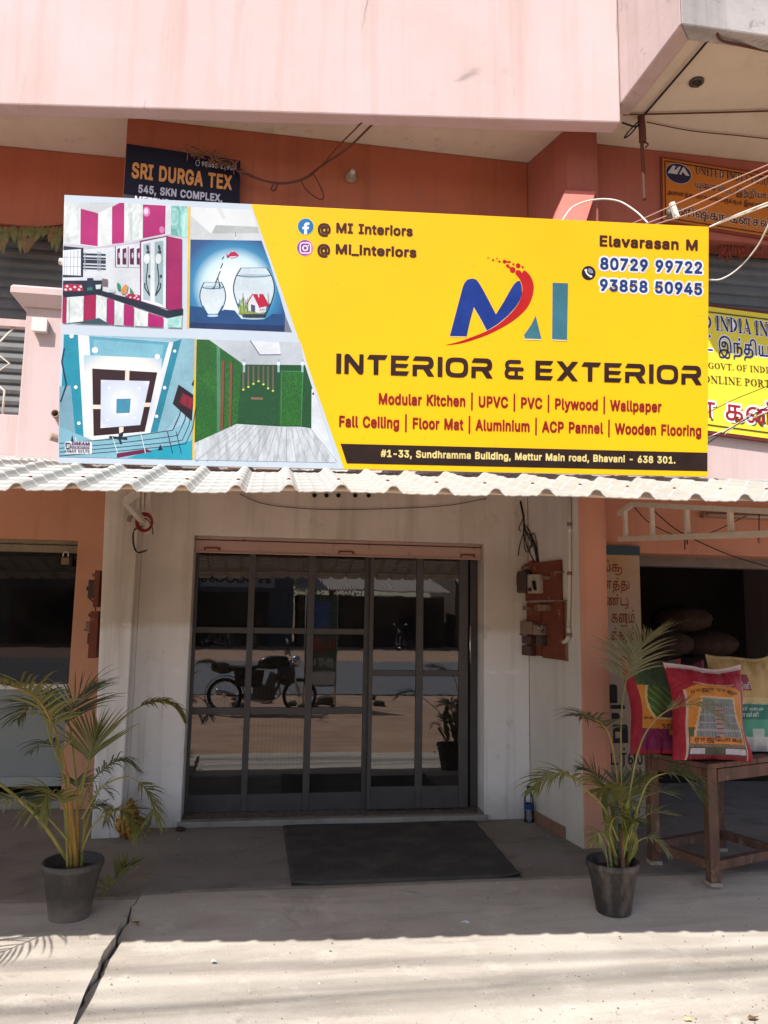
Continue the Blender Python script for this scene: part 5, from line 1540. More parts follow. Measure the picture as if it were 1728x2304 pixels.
for x, y in ((1066, 345), (1095, 330), (1124, 312), (1153, 297), (1181, 315), (1208, 338), (1236, 352)):
    G_.line([(x, 212), (x, y)], 10, '#6f6157').disc((x, y + 4), 7, 6, '#d5dc5a', 8)
G_.poly([(1110, 393), (1178, 395), (1178, 408), (1110, 406)], '#8a6a58')
for x in (1070, 1268, 1405):
    G_.line([(x, 175), (x, 250)], 12, '#9fc0c8').disc((x, 200), 10, 12, '#eef6f8', 8)
G_.poly([(786, 655), (1030, 548), (1275, 562), (1458, 574), (1600, 768), (784, 752)], WOODP)
G_.poly([(1458, 345), (1470, 345), (1598, 768), (1590, 768), (1456, 572)], '#dfe4ea')
G_.poly([(1462, 366), (1472, 366), (1472, 380), (1462, 380)], '#2f3a3a')
for i in range(16):
    t = i / 15
    G_.line([(1040 + 410 * t, 552 + 20 * t), (740 + 860 * t if t > .05 else 790, 760)], 2.2, '#9aa1a6')
G_.done('grass_wall_print', SIGN)
# ------------------------------------------------------------------ awning of profiled sheet
AWN = thing('awning', (.5, 3.9, 2.3), 'long cream ribbed tile sheet awning under the yellow signboard', 'awning')
M_AWN = NB('cream awning sheet')
_f = M_AWN.noise(2.2, 8, .65)
_c = M_AWN.mix(M_AWN.ramp(_f, [(.35, 0), (.7, 1)]), (.41, .395, .36), (.33, .315, .285))
_d = M_AWN.ramp(M_AWN.noise(14, 7, .7, (1, .3, 1)), [(.56, 0), (.72, 1)])
M_AWN.bump(M_AWN.noise(60, 4), .12, .004)
M_AWN = M_AWN.out(M_AWN.mix(M_AWN.math('MULTIPLY', _d, .55), _c, (.33, .30, .26)), .5, 0, .4)


def awn_front(x):
    t = (x + .95) / 2.8
    return Vector((x, 2.80 - .2 * t + .008 * sin(x * 2.3), 2.005 + .037 * t + .006 * sin(x * 2.1 + .5) + .003 * sin(x * 7)))


PER = .187


def awn_sag(t):
    return .052 * (t / .38 if t < .38 else (1 - (t - .38) / .62))


def awn(x, t):
    """t from 0 (front lip) to 1 (at the wall)"""
    a = awn_front(x)
    b_ = Vector((x, 5.19, 2.53))
    p = a.lerp(b_, t)
    p.z += awn_sag(t)
    ph = (x / PER + .15) % 1.0
    d = abs(ph - .5) * PER
    h = .027 * (lambda q: q * q * (3 - 2 * q))(max(0, min(1, (.036 - d) / .028)))
    run = t * 2.45
    step = (run / .13) % 1.0
    p.z += h + .0055 * (1 - step) - (.005 * (1 - min(1, run / .03)))
    p.z += .0025 * max(0, sin(x / PER * 2 * pi * 4)) * (1 if h == 0 else 0)
    return p


xs = []
x = -4.2
while x < 4.6:
    xs.append(x)
    x += PER / 18
ts = []
for k in range(19):
    for e in (.0, .06, .5, .98):
        r = (k + e) * .13 / 2.45
        if r <= 1:
            ts.append(r)
ts = sorted(set(ts + [.012, 1.0]))
w = MB()
n = w.add([awn(x, t) for t in ts for x in xs])
NX = len(xs)
for j in range(len(ts) - 1):
    for i in range(NX - 1):
        a = n + j * NX + i
        w.face((a, a + 1, a + NX + 1, a + NX), M_AWN, False)
o = w.build('sheet', AWN)
sol = o.modifiers.new('thickness', 'SOLIDIFY')
sol.thickness = .003
w = MB()
for t in (.14, .38, .85):
    w.tube([awn_front(x).lerp(Vector((x, 5.19, 2.53)), t) - Vector((0, 0, .022 - awn_sag(t))) for x in [-4.1 + .2 * i for i in range(43)]], .012, M_IVORY, 6)
w.build('purlin', AWN)
first = None
for i in range(-9, 17):
    x = (i + .5 - .15) * PER
    p = awn(x, .06) + Vector((0, 0, .002))
    if first is None:
        w = MB()
        w.ball(p, .007, .007, .004, M_RUST, 6)
        first = w.build('fixing_screw', AWN)
        p_first = p
    else:
        c = first.copy()
        COL.objects.link(c)
        c.location = p - p_first
w = MB()
w.prism([(-4.2, 5.175, 2.555), (2.09, 5.175, 2.555), (2.09, 5.29, 2.585), (-4.2, 5.29, 2.585)], (0, 0, .006), M_AWN)
w.prism([(2.1, 5.175, 2.552), (4.6, 5.175, 2.552), (4.6, 5.195, 2.585), (2.1, 5.195, 2.585)], (0, 0, .006), M_AWN)
w.build('flashing', AWN)

# white steel brackets under the awning
t = thing('truss_bracket', (2.5, 5.3, 2.4), 'white steel ladder truss under the awning, in front of the grain shop', 'bracket')


def sq(mb, a, b_, r, mat):
    a, b_ = Vector(a), Vector(b_)
    d = (b_ - a).normalized()
    u = d.cross(Vector((0, 0, 1)))
    u = u.normalized() if u.length > .01 else Vector((1, 0, 0))
    v = d.cross(u)
    return mb.prism([a + u * r + v * r, a - u * r + v * r, a - u * r - v * r, a + u * r - v * r], b_ - a, mat)


w = MB()
X = 2.56
tp = [at(1370, 1158, 5.30), at(1422, 1140, 5.05)]
tp = [Vector((X, 5.34, 2.36)), Vector((X, 5.12, 2.40)), Vector((X + .06, 2.85, 2.03))]
bt = [Vector((X, 5.34, 2.17)), Vector((X + .06, 2.85, 1.985))]


def on_(P, y):
    for a, b_ in zip(P[:-1], P[1:]):
        if b_.y <= y <= a.y:
            return a.lerp(b_, (a.y - y) / (a.y - b_.y))


for a, b_ in zip(tp[:-1], tp[1:]):
    sq(w, a, b_, .016, M_IVORY)
sq(w, bt[0], bt[1], .017, M_IVORY)
w.build('chord', t)
for y in (5.24, 4.86, 4.44, 4.0, 3.6, 3.2):
    w = MB()
    sq(w, on_(bt, y), on_(tp, y), .013, M_IVORY)
    w.build('strut', t)
t = thing('truss_bracket', (-.9, 5.8, 2.3), 'short bent white bracket under the awning at the grey left pillar', 'bracket')
w = MB()
a, b_, c = at(321, 1172, 5.80), at(283, 1128, 5.45), at(309, 1108, 5.2)
d = at(335, 1100, 5.84)
for p, q in ((a, b_), (b_, c)):
    sq(w, p, q, .02, M_IVORY)
w.build('chord', t)
w = MB()
sq(w, at(333, 1200, 5.86), at(336, 1100, 5.86), .018, M_IVORY)
sq(w, at(311, 1150, 5.84), at(313, 1100, 5.84), .008, M_IVORY)
sq(w, at(321, 1165, 5.84), at(322, 1100, 5.84), .008, M_IVORY)
w.build('strut', t)
# coil of red wire and loose ends
w = MB()
c0 = at(326, 1176, 5.78)
for k in range(4):
    w.tube([c0 + Vector(((.045 + .005 * k) * cos(a), -.01 * k, (.052 + .006 * k) * sin(a))) for a in [2 * pi * i / 24 for i in range(25)]], .005, simple('red wire', '#8d2a1e', .5, .1), 6)
w.tube(bez([at(322, 1185, 5.78), at(303, 1190, 5.8), at(301, 1220, 5.84), at(310, 1243, 5.85), at(330, 1240, 5.85)]), .0035, M_WIRE, 6)
w.tube(bez([at(318, 1183, 5.78), at(299, 1200, 5.8), at(305, 1240, 5.84), at(332, 1237, 5.85)]), .0035, M_WIRE, 6)
w.tube(bez([at(296, 1160, 5.8), at(315, 1168, 5.78), at(330, 1168, 5.78), at(342, 1185, 5.8), at(344, 1203, 5.82)]), .004, M_WIRE, 6)
tag(w.build('wire_coil'), 'coil of red wire with loose black ends hanging on the short left bracket', 'wire')
w = MB()
q = [at(288, 1160, 5.82), at(297, 1162, 5.82), at(293, 1175, 5.82), at(285, 1172, 5.82)]
w.prism(q, (0, .02, 0), simple('grey card', '#8d7a68', .8))
tag(w.build('paper_tag'), 'small grey card tag hanging beside the coil of red wire', 'tag')

# ------------------------------------------------------------------ smaller signs upstairs
# dark cloth shop sign
t = thing('signboard', at(405, 440, 5.56), 'dark navy cloth shop signboard with orange lettering, tucked behind the big yellow one', 'signboard')
c = [at(285, 323, 5.58), at(541, 361, 5.54), at(536, 560, 5.52), at(271, 540, 5.56)]
O = c[3]
ux = c[2] - c[3]
uy = c[0] - c[3]
nn = ux.cross(uy).normalized()
nn = -nn if nn.y > 0 else nn
w = MB()
w.prism(c, nn * -.02, simple('navy sign face', '#1b1826', .6, .1, 6, spec=.15), side=M_ALU)
w.build('panel', t)


def bil(cs):
    a, b_, c_, d_ = [Vector(x) for x in cs]
    n_ = (b_ - a).cross(d_ - a).normalized()
    n_ = -n_ if n_.y > 0 else n_
    return lambda u, v, lf=0.0: (d_.lerp(c_, u)).lerp(a.lerp(b_, u), v) + n_ * lf


pl = bil(c)


def sline(root, name, F, s, place, u0, v0, u1, h, mat, halo=None, hm=None, lift=.002):
    mb = MB()
    letters(mb, F, s, place, u0, v0, u1, h, mat, halo=halo, halomat=hm, lift=lift)
    return mb.build(name, root)


M_OR = simple('orange letter', '#c8823a', .45, .1)
M_GRL = simple('grey letter', '#b9b3c0', .45, .1)
sline(t, 'lettering', 'L', 'SRI DURGA TEX', pl, .06, .655, .93, .165, M_OR)
sline(t, 'lettering', 'L', '98652 12937', pl, .66, .875, .965, .055, M_GRL)
sline(t, 'lettering', 'L', '545, SKN COMPLEX,', pl, .125, .505, .85, .085, M_GRL)
sline(t, 'lettering', 'L', 'METTUR MAIN ROAD,', pl, .10, .385, .87, .085, M_GRL)
w = MB()
w.tube([pl(.625 + .016 * cos(a), .90 + .032 * sin(a), .002) for a in [2 * pi * i / 16 for i in range(17)]], .0025, M_GRL, 4)
w.build('phone_icon', t)

# orange insurance sign on the right
t = thing('signboard', at(1600, 440, 5.28), 'orange insurance signboard with dark lettering on the red wall, under the upper balcony', 'signboard')
c = [at(1487, 352, 5.285), at(1860, 412, 5.285), at(1860, 560, 5.285), at(1489, 501, 5.285)]
w = MB()
w.prism(c, (0, .012, 0), simple('brown sign edge', '#7a3320', .6))
w.build('frame', t)
k = [at(1491, 356, 5.28), at(1860, 416, 5.28), at(1860, 553, 5.28), at(1493, 495, 5.28)]
w = MB()
w.prism(k, (0, .004, 0), simple('orange sign face', '#b96a1d', .45, .1, 4))
w.build('panel', t)
w = MB()
P = bil(k)
for a, b_ in (((.012, .04), (.99, .04)), ((.012, .96), (.99, .96)), ((.012, .04), (.012, .96))):
    p, q = P(*a, .002), P(*b_, .002)
    sq(w, p, q, .003, simple('dark letter', '#3a1512', .5))
w.build('border', t)


def pp(px, py, lf=.002):
    return at(px, py, 5.28 - lf)


def zz(x, y):      # zoomed reading of the orange sign
    return 1470 + x * 258 / 1659, 340 + y * 258 / 1659


w = MB()
e0 = [pp(*zz(365 + 190 * cos(a), 325 + 148 * sin(a) + .17 * 190 * cos(a))) for a in [2 * pi * i / 32 for i in range(32)]]
w.poly(e0, M_GRL)
w.poly([pp(*zz(365 + 182 * cos(a), 325 + 140 * sin(a) + .17 * 182 * cos(a)), .003) for a in [2 * pi * i / 32 for i in range(32)]], simple('navy logo', '#1c1a3a', .5))
w.poly([pp(*zz(*p), .004) for p in ((280, 210), (330, 218), (300, 268), (325, 272), (370, 222), (400, 226), (345, 335), (205, 315))], M_GRL)
w.poly([pp(*zz(*p), .004) for p in ((430, 232), (450, 240), (525, 360), (470, 355), (425, 300), (400, 345), (375, 330))], M_GRL)
w.build('logo', t)
# lettering in the plane of the sign; u along the sign, v along its slope


def slope_place(x0, y0, x1, y1, Y):
    """line of writing whose base runs from one place of the sign to another; unit: metres"""
    a, b_ = at(x0, y0, Y), at(x1, y1, Y)
    ux = (b_ - a).normalized()
    uy = Vector((0, 0, 1))
    return (lambda u, v, lf=0.0: a + ux * u + uy * v + Vector((0, -lf, 0))), (b_ - a).length


M_DKL = MATS['dark letter']
M_HAL = simple('pale letter edge', '#c9a38a', .5, .05)
M_BRL = simple('dark brown letter', '#4b1710', .5)


def oline(F, s, a, b_, hpx, mat, halo=None):
    x0, y0 = zz(*a)
    x1, y1 = zz(*b_)
    pl_, L = slope_place(x0, y0, x1, y1, 5.28)
    h = (at(x0, y0 - hpx * 258 / 1659, 5.28).z - at(x0, y0, 5.28).z)
    sline(t, 'lettering', F, s, pl_, 0, 0, L, h, mat, halo, M_HAL, .0025)


oline('S', 'UNITED INDIA INSURANCE', (605, 335), (2035, 560), 115, M_DKL, .03)
oline('T', 'யுைனெடட் இந்தியா இன்சூரன்ஸ்', (605, 525), (2360, 815), 75, M_DKL, .05)
oline('T', 'அைனத்து வாகனங்களுக்கும் இன்சூரன்ஸ்', (200, 622), (1800, 850), 48, M_BRL)
oline('T', 'கனிஷ்கா கன்சல்டன்சி', (230, 905), (2150, 1180), 95, M_BRL, .06)

# yellow insurance sign on the parapet
t = thing('signboard', at(1680, 830, 5.15), 'bright yellow insurance signboard on the pink parapet, right of the big signboard', 'signboard')
c = [at(1420, 662, 5.15), at(1900, 722, 5.15), at(1900, 1017, 5.15), at(1420, 953, 5.15)]
w = MB()
w.prism(c, (0, .03, 0), simple('maroon sign frame', '#5c1f1c', .6))
w.build('frame', t)
k = [at(1424, 668, 5.147), at(1896, 728, 5.147), at(1896, 1009, 5.147), at(1424, 946, 5.147)]
w = MB()
w.prism(k, (0, .002, 0), simple('lemon sign face', (.70, .57, .035), .45, .04, 3))
w.build('panel', t)
M_NAV = simple('navy letter', '#1b2556', .5)
M_OLV = simple('olive letter', '#4a3a10', .5)
M_MAR = simple('maroon letter', '#8a1626', .5)
M_WHL = simple('white letter edge', '#e8e4e6', .5, .05)
P = bil(k)
w = MB()
for v in (.955, .045):
    sq(w, P(.004, v, .001), P(.996, v, .001), .004, M_OLV)
w.build('border', t)


def zy(x, y):
    return 1580 + x * 148 / 1023, 680 + y * 148 / 1023


def yline(F, s, a, b_, hpx, mat, halo=None, hm=None, drop=None):
    x0, y0 = zy(*a)
    x1, y1 = zy(*b_)
    pl_, L = slope_place(x0, y0, x1, y1, 5.147)
    h = (at(x0, y0 - hpx * 148 / 1023, 5.147).z - at(x0, y0, 5.147).z)
    if drop:
        pl2 = lambda u, v, lf=0.0: pl_(u + .016, v - .02, lf)
        sline(t, 'lettering', F, s, pl2, 0, 0, L, h, drop, lift=.001)
    sline(t, 'lettering', F, s, pl_, 0, 0, L, h, mat, halo, hm, .0025)


yline('S', 'D INDIA INSURANCE', (20, 412), (1900, 640), 225, M_NAV, .035, M_WHL)
yline('T', 'ட் இந்தியா', (40, 745), (1180, 870), 165, M_NAV, .06, M_WHL)
yline('S', 'GOVT. OF INDIA', (92, 1030), (1130, 1112), 95, M_OLV)
yline('S', 'ONLINE PORTAL', (20, 1250), (1260, 1345), 115, M_OLV)
yline('T', 'ா கன்சல்', (0, 1780), (1750, 1990), 240, M_MAR, .07, M_WHL, M_OLV)

# ------------------------------------------------------------------ electric boards
RP = Vector((2.13, 6.118, 0))
RD = (Vector((2.231, 5.318, 0)) - RP).normalized()
RN = Vector((0, 0, 1)).cross(RD)
RN = RN if RN.x < 0 else -RN


def rw(px, py, lf=0.0):
    return onp(px, py, RP, RN) + RN * lf


def zr(x, y):
    return 1150 + x * 160 / 1361, 1240 + y * 160 / 1361


def rbox(mb, x0, y0, x1, y1, t0, t1, mat):
    """box on the side wall between two corners read from the photo"""
    a, c_ = rw(*zr(x0, y0)), rw(*zr(x1, y1))
    b_ = Vector((c_.x, c_.y, a.z))
    d_ = Vector((a.x, a.y, c_.z))
    return mb.prism([p + RN * t0 for p in (a, b_, c_, d_)], RN * (t1 - t0), mat)


def flaky(name, c1, c2):
    b = NB(name)
    f = b.ramp(b.noise(13, 7, .75), [(.60, 0), (.66, 1)])
    c_ = b.mix(b.noise(7, 6, .7), tuple(x * .6 for x in lin(c1)), lin(c1))
    b.bump(f, .5, .004)
    return b.out(b.mix(f, c_, lin(c2)), .75)


M_WOOD = flaky('red painted board', '#82402a', '#a08b78')
M_BROWN = simple('brown bakelite', '#4d3229', .5, .2, 12)
M_PORC = simple('old porcelain', (.235, .15, .105), .4, .15, 14)
M_METER = simple('meter case', (.06, .04, .03), .5, .2, 10)
t = thing('meter_board', rw(1230, 1390), 'peeling red wooden electric meter board with switches and fuses on the right side wall', 'meter board')
w = MB()
rbox(w, 330, 250, 1000, 935, .004, .03, M_WOOD)
w.build('backboard', t)
w = MB()
rbox(w, 360, 985, 640, 2010, .004, .03, M_WOOD)
rbox(w, 652, 975, 1065, 2090, .004, .03, M_WOOD)
w.build('backboard', t)
w = MB()
rbox(w, 905, 395, 1010, 420, .0, .035, M_PORC)
rbox(w, 905, 940, 1085, 965, .0, .03, M_PORC)
rbox(w, 1000, 985, 1100, 2110, .0, .012, M_PORC)
w.build('edge_strip', t)
w = MB()
rbox(w, 240, 400, 470, 800, .031, .10, M_METER)
mtr = w.build('meter', t, bevel=.014)
w = MB()
rbox(w, 255, 470, 330, 660, .101, .106, M_PORC)
w.build('meter_window', mtr, bevel=.002)
w = MB()
rbox(w, 470, 455, 585, 810, .031, .075, simple('ivory switch', '#b3a79b', .45, .1))
rbox(w, 588, 455, 690, 810, .031, .075, MATS['ivory switch'])
sw = w.build('main_switch', t, bevel=.005)
w = MB()
w.prism([rw(*zr(x, y), .076) for x, y in ((600, 575), (635, 575), (640, 640), (660, 740), (640, 750), (615, 660))], RN * .02, M_BLACK)
w.build('switch_lever', sw)
w = MB()
rbox(w, 515, 705, 555, 775, .076, .09, M_BROWN)
w.build('push_button', sw)
w = MB()
for x0, x1 in ((280, 340), (360, 430)):
    rbox(w, x0, 300, x1, 355, .031, .06, M_PORC)
w.build('terminal', t)
w = MB()
for x0, x1 in ((690, 740), (755, 825)):
    rbox(w, x0, 485, x1, 545, .031, .055, M_PORC)
w.build('terminal', t)
w = MB()
rbox(w, 345, 1065, 460, 1130, .031, .06, M_PORC)
w.build('terminal', t)
for bx in ((655, 1030, 850, 1150, M_PORC), (320, 1345, 560, 1600, M_PORC), (575, 1410, 760, 1615, simple('steel switch', (.28, .22, .19), .35, .25, metal=.5)), (640, 1620, 760, 1820, M_METER), (360, 1620, 540, 1780, M_BROWN), (360, 1800, 545, 2010, M_BROWN)):
    w = MB()
    rbox(w, *bx[:4], .031, .075, bx[4])
    w.build('fuse_holder', t, bevel=.005)
w = MB()
w.ball(rw(*zr(715, 1470), .08), .022, .022, .022, MATS['steel switch'], 10)
w.build('switch_knob', t)
for a, c_ in (((740, 1560, .07), (820, 1500, .09)), ((350, 1595, .06), (300, 1580, .10))):
    w = MB()
    w.tube([rw(*zr(*a[:2]), a[2]), rw(*zr(*c_[:2]), c_[2])], .006, M_BLACK, 6)
    w.build('switch_lever', t)
w = MB()
w.prism([rw(*zr(x, y), .004) for x, y in ((320, 250), (400, 240), (430, 180), (480, 190), (500, 245), (575, 300), (570, 400), (310, 400))], RN * .03, M_WOOD)
w.build('cable_cleat', t)
# conduit pipe
t = thing('conduit_pipe', rw(1287, 1300), 'cream plastic conduit running down the right side wall beside the meter board', 'pipe')
w = MB()
w.tube([rw(1286, 1085, .018), rw(1287, 1270, .018), rw(1284, 1412, .018)], .0135, M_IVORY, 10)
w.build('pipe', t)
w = MB()
w.tube(bez([rw(1284, 1413, .018), rw(1285, 1428, .018), rw(1281, 1440, .018), rw(1273, 1445, .018)]), .0165, M_IVORY, 10)
w.build('elbow', t)
for py in (1290, 1428, 1180):
    w = MB()
    w.tube([rw(1286, py - 4, .018), rw(1286, py + 4, .018)], .018, M_PORC, 10)
    w.build('clamp', t)
# wires above the board
w = MB()
for pts in (((1170, 1128), (1176, 1150), (1180, 1190), (1190, 1205), (1205, 1235), (1212, 1270)), ((1172, 1126), (1179, 1165), (1178, 1200), (1187, 1230), (1200, 1228), (1196, 1205), (1182, 1195)),
            ((1170, 1130), (1182, 1190), (1182, 1215), (1195, 1245), (1204, 1262)), ((1180, 1195), (1172, 1218), (1168, 1235), (1166, 1250)), ((1176, 1180), (1190, 1188), (1199, 1210), (1194, 1238), (1183, 1240), (1178, 1218)), ((1196, 1210), (1204, 1200), (1210, 1222), (1213, 1262)), ((1180, 1160), (1168, 1188), (1172, 1196)), ((1195, 1203), (1206, 1225), (1211, 1250), (1214, 1268))):
    p0 = [at(px, py, 6.10) if px < 1187 and py < 1260 else rw(px, py, .012) for px, py in pts]
    w.tube(bez(p0, 8), .0042 if pts[0][0] != 1195 else .008, M_WIRE, 6)
tag(w.build('loose_wires'), 'tangle of black wires hanging down the wall onto the right meter board', 'wire')

# left meter board, seen edge-on
t = thing('meter_board', (-1.2, 6.25, 1.55), 'dark meter board seen edge on at the orange wall left of the grey pillar', 'meter board')


def lbox(mb, px0, py0, px1, py1, y0, y1, mat):
    a, c_ = at(px0, py0, y0), at(px1, py1, y0)
    return mb.box(min(a.x, c_.x), y0, min(a.z, c_.z), max(a.x, c_.x), y1, max(a.z, c_.z), mat)


w = MB()
lbox(w, 204, 1375, 215, 1481, 6.06, 6.5, M_WOOD)
w.build('backboard', t)
w = MB()
lbox(w, 214, 1283, 220, 1366, 6.05, 6.5, M_WOOD)
w.build('backboard', t)
for px0, py0, px1, py1, mat in ((199, 1304, 213.5, 1346, M_METER), (207, 1290, 213.5, 1297, M_PORC), (193, 1398, 203.5, 1421, M_PORC), (197, 1424, 203.5, 1449, M_METER), (199, 1380, 203.5, 1388, M_BROWN), (198, 1464, 203.5, 1481, M_BROWN)):
    w = MB()
    lbox(w, px0, py0, px1, py1, 6.10, 6.3, mat)
    w.build('fuse_holder', t, bevel=.004)
w = MB()
lbox(w, 195, 1320, 199, 1328, 6.12, 6.16, M_BLACK)
w.build('switch_lever', t)
w = MB()
lbox(w, 189, 1416, 193, 1419, 6.12, 6.16, M_BLACK)
w.build('switch_lever', t)
w = MB()
w.tube(bez([at(201, 1346, 6.15), at(208, 1352, 6.12), at(214, 1360, 6.06), at(215, 1374, 6.07)]), .005, M_WIRE, 6)
w.build('wire', t)

# ------------------------------------------------------------------ painted board beside the grain shop
t = thing('painted_board', (2.87, 5.95, 0), 'tall narrow cream board painted with red and black Tamil words beside the salmon pillar', 'signboard')
b = NB('faded cream board')
f = b.ramp(b.noise(3, 7, .7, (1, 1, .6)), [(.4, 0), (.68, 1)])
zz_ = b.n('ShaderNodeMapRange')
zz_.inputs[1].default_value = 1.1
zz_.inputs[2].default_value = 2.1
b.l(b.z()[2], zz_.inputs[0])
M_BOARD = b.out(b.mix(b.math('MULTIPLY', f, zz_.outputs[0]), lin('#b5a595'), lin('#b98f4e')), .7)
BX0, BX1, BY = 2.715, 3.0, 5.905
bz = at(1440, 1250, BY).z
w = MB()
w.box(BX0, BY, 0.005, BX1, BY + .03, bz, M_BOARD)
w.build('panel', t)
w = MB()
w.box(BX0 - .01, BY - .004, bz + .001, BX1 + .004, BY + .034, bz + .075, simple('blue band paint', '#35505f', .6, .15))
w.build('top_band', t)
M_BRD = simple('red brown brush paint', '#8a3f26', .7, .2)
M_BRB = simple('black brush paint', '#262322', .7, .2)
M_BRO = simple('ochre brush paint', '#7a5a3a', .7, .2)
Pb = plane_place((0, BY, 0), (1, 0, 0), (0, 0, 1), (0, -1, 0))


def bline(s, px0, px1, py, hpx, mat, F='T'):
    a, c_ = at(px0, py, BY), at(px1, py, BY)
    h = at(px0, py - hpx, BY).z - a.z
    sline(t, 'lettering', F, s, Pb, a.x, (a.z + c_.z) / 2, c_.x, h, mat)


bline('ங்கு', 1352, 1400, 1286, 17, M_BRD)
bline('னத்து', 1352, 1416, 1324, 17, M_BRD)
bline('ண்டு', 1361, 1414, 1362, 17, M_BRD)
bline('களும்', 1376, 1428, 1401, 20, M_BRD)
bline('டக்கும்', 1362, 1427, 1440, 19, M_BRD)
bline('டர்ஸ்', 1374, 1446, 1720, 26, M_BRB)
bline('கி', 1378, 1442, 1782, 28, M_BRO)
bline('ாா', 1400, 1446, 1830, 28, M_BRO)
w = MB()
for px0, py0, px1, py1 in ((1372, 1540, 1388, 1582), (1374, 1586, 1406, 1595), (1376, 1604, 1394, 1618), (1380, 1630, 1412, 1672)):
    a, c_ = at(px0, py1, BY), at(px1, py0, BY)
    w.prism([(a.x, BY - .001, a.z), (c_.x, BY - .001, a.z), (c_.x, BY - .001, c_.z - .015), (c_.x - .015, BY - .001, c_.z), (a.x, BY - .001, c_.z)], (0, -.0015, 0), M_BRB)
a = at(1388, 1655, BY)
w.prism([(a.x - .015, BY - .003, a.z - .02), (a.x + .03, BY - .003, a.z - .02), (a.x + .03, BY - .003, a.z + .03), (a.x - .015, BY - .003, a.z + .03)], (0, -.001, 0), M_BOARD)
w.build('painted_mark', t)

# ------------------------------------------------------------------ floor things
b = NB('dark coir mat')
f = b.noise(220, 3, .8)
f2 = b.noise(4, 6, .6)
c_ = b.mix(b.ramp(f, [(.35, 0), (.65, 1)]), (.05, .048, .046), (.14, .135, .13))
c_ = b.mix(b.math('MULTIPLY', b.ramp(f2, [(.45, 0), (.7, 1)]), .6), c_, lin('#7a746c'))
b.bump(f, .9, .012)
M_MAT = b.out(c_, .95, 0, .1)
w = MB()
mc = [Vector(p) for p in ((.178, 6.07, 0), (.203, 4.795, 0), (1.612, 4.80, 0), (1.66, 6.07, 0))]


rmat = random.Random(6)


def matf(u, v):
    a = mc[1].lerp(mc[2], u)
    b_ = mc[0].lerp(mc[3], u)
    p = a.lerp(b_, v)
    e = min(u, 1 - u, v * .9, (1 - v) * .9)
    ed = (.004 * sin(u * 40 + v * 31) + .004 * (rmat.random() - .5)) * (1 if e < .01 else 0)
    return p + Vector((ed, ed * .6, .006 + .012 * min(1, e / .012) + .0025 * sin(u * 9) * sin(v * 7) + .0012 * rmat.random() + .02 * max(0, 1 - (abs(u - 1) + v) / .10) + .014 * max(0, 1 - (u + v) / .09)))


w.grid(matf, 150, 130, M_MAT)
w.prism([p + Vector((0, 0, .001)) for p in mc], (0, 0, .0045), M_MAT)
tag(w.build('doormat'), 'large dark grey coir doormat on the floor before the glass door', 'doormat')

# water bottle
p = Vector((2.085, 6.03, 0))
t = thing('water_bottle', p, 'half full clear plastic water bottle with blue label in the wall corner', 'bottle')
M_PET = glassmat('clear plastic', (.93, .95, .97), .06, .05)
w = MB()
H = at(1193, 1768, 6.03).z
s_ = H / .235
prof_ = [(0, .0), (.028, .0), (.0325, .006), (.033, .03), (.031, .04), (.033, .05), (.033, .075), (.031, .083), (.033, .12), (.033, .15), (.030, .165), (.018, .195), (.0125, .205), (.0125, .218)]
w.lathe(p, [(r * s_, z * s_) for r, z in prof_], M_PET, 20)
w.build('bottle_body', t)
w = MB()
w.lathe(p, [(r * s_, z * s_) for r, z in ((.0335, .086), (.0337, .088), (.0337, .118), (.0335, .12))], simple('blue bottle label', '#1d3f78', .4, .3, 30), 20)
w.build('bottle_label', t)
w = MB()
w.lathe(p, [(r * s_, z * s_) for r, z in ((0.0, .2185), (.0145, .2185), (.0145, .235), (.0, .236))], simple('blue cap', '#1b2f55', .4), 16)
w.build('cap', t)
w = MB()
w.lathe(p, [(r * s_, z * s_) for r, z in ((0, .003), (.029, .004), (.030, .03), (.0285, .04), (.030, .05), (.030, .07), (0, .07))], glassmat('water', (.8, .86, .9), .0), 16)
w.build('water', t)

# narrow tile strip leaning along the side wall
w = MB()
a, c_ = rw(1204, 1832, .012), rw(1258, 1868, .035)
a = Vector((2.142, 6.06, .0)) + RN * .004
e = RD * .50
for k in range(5):
    w.prism([a + e * (k * .2 + .002), a + e * (k * .2 + .198), a + e * (k * .2 + .198) + Vector((0, 0, .085)) , a + e * (k * .2 + .002) + Vector((0, 0, .085))], RN * .012,
            simple('terracotta tile', '#8d6a58', .4, .2, 20))
w.prism([a + RN * .001, a + e + RN * .001, a + e + RN * .001 + Vector((0, 0, .08)), a + RN * .001 + Vector((0, 0, .08))], RN * .009, M_PORC)
tag(w.build('tile_strip'), 'narrow strip of brown skirting tiles leaning at the foot of the side wall', 'tile')

# crumpled yellow packet behind the left palm
w = MB()
rr = random.Random(5)
pc = Vector((-.90, 5.86, .165))
nz = [[rr.uniform(-1, 1) for _ in range(14)] for _ in range(14)]


def pk(u, v):
    a = 2 * pi * u
    k = sin(pi * min(max(v, .02), .98)) ** .5
    i, j = int(u * 12.99) % 12, int(v * 12.99)
    d = nz[i][j] * .012
    return pc + Vector((cos(a) * (.095 + d * 2.2) * k * (1.25 - 1.0 * v), sin(a) * (.05 + d * 1.5) * k, -.163 + .27 * v + d * 1.2))


b = NB('yellow packet')
M_PKT = b.out(b.mix(b.ramp(b.noise(14, 5, .6), [(.46, 0), (.54, 1)], 'LINEAR'), lin('#b08324'), lin('#6f3a1c')), .35)
w.grid(pk, 24, 20, M_PKT, False)
tag(w.build('plastic_packet'), 'crumpled yellow and brown plastic packet stuffed behind the left palm', 'packet')

# small litter
M_LEAFD = simple('dry leaf', '#7a5b38', .8, .3, 40)
M_PAPER = simple('scrap paper', '#d9dadb', .7, .1)


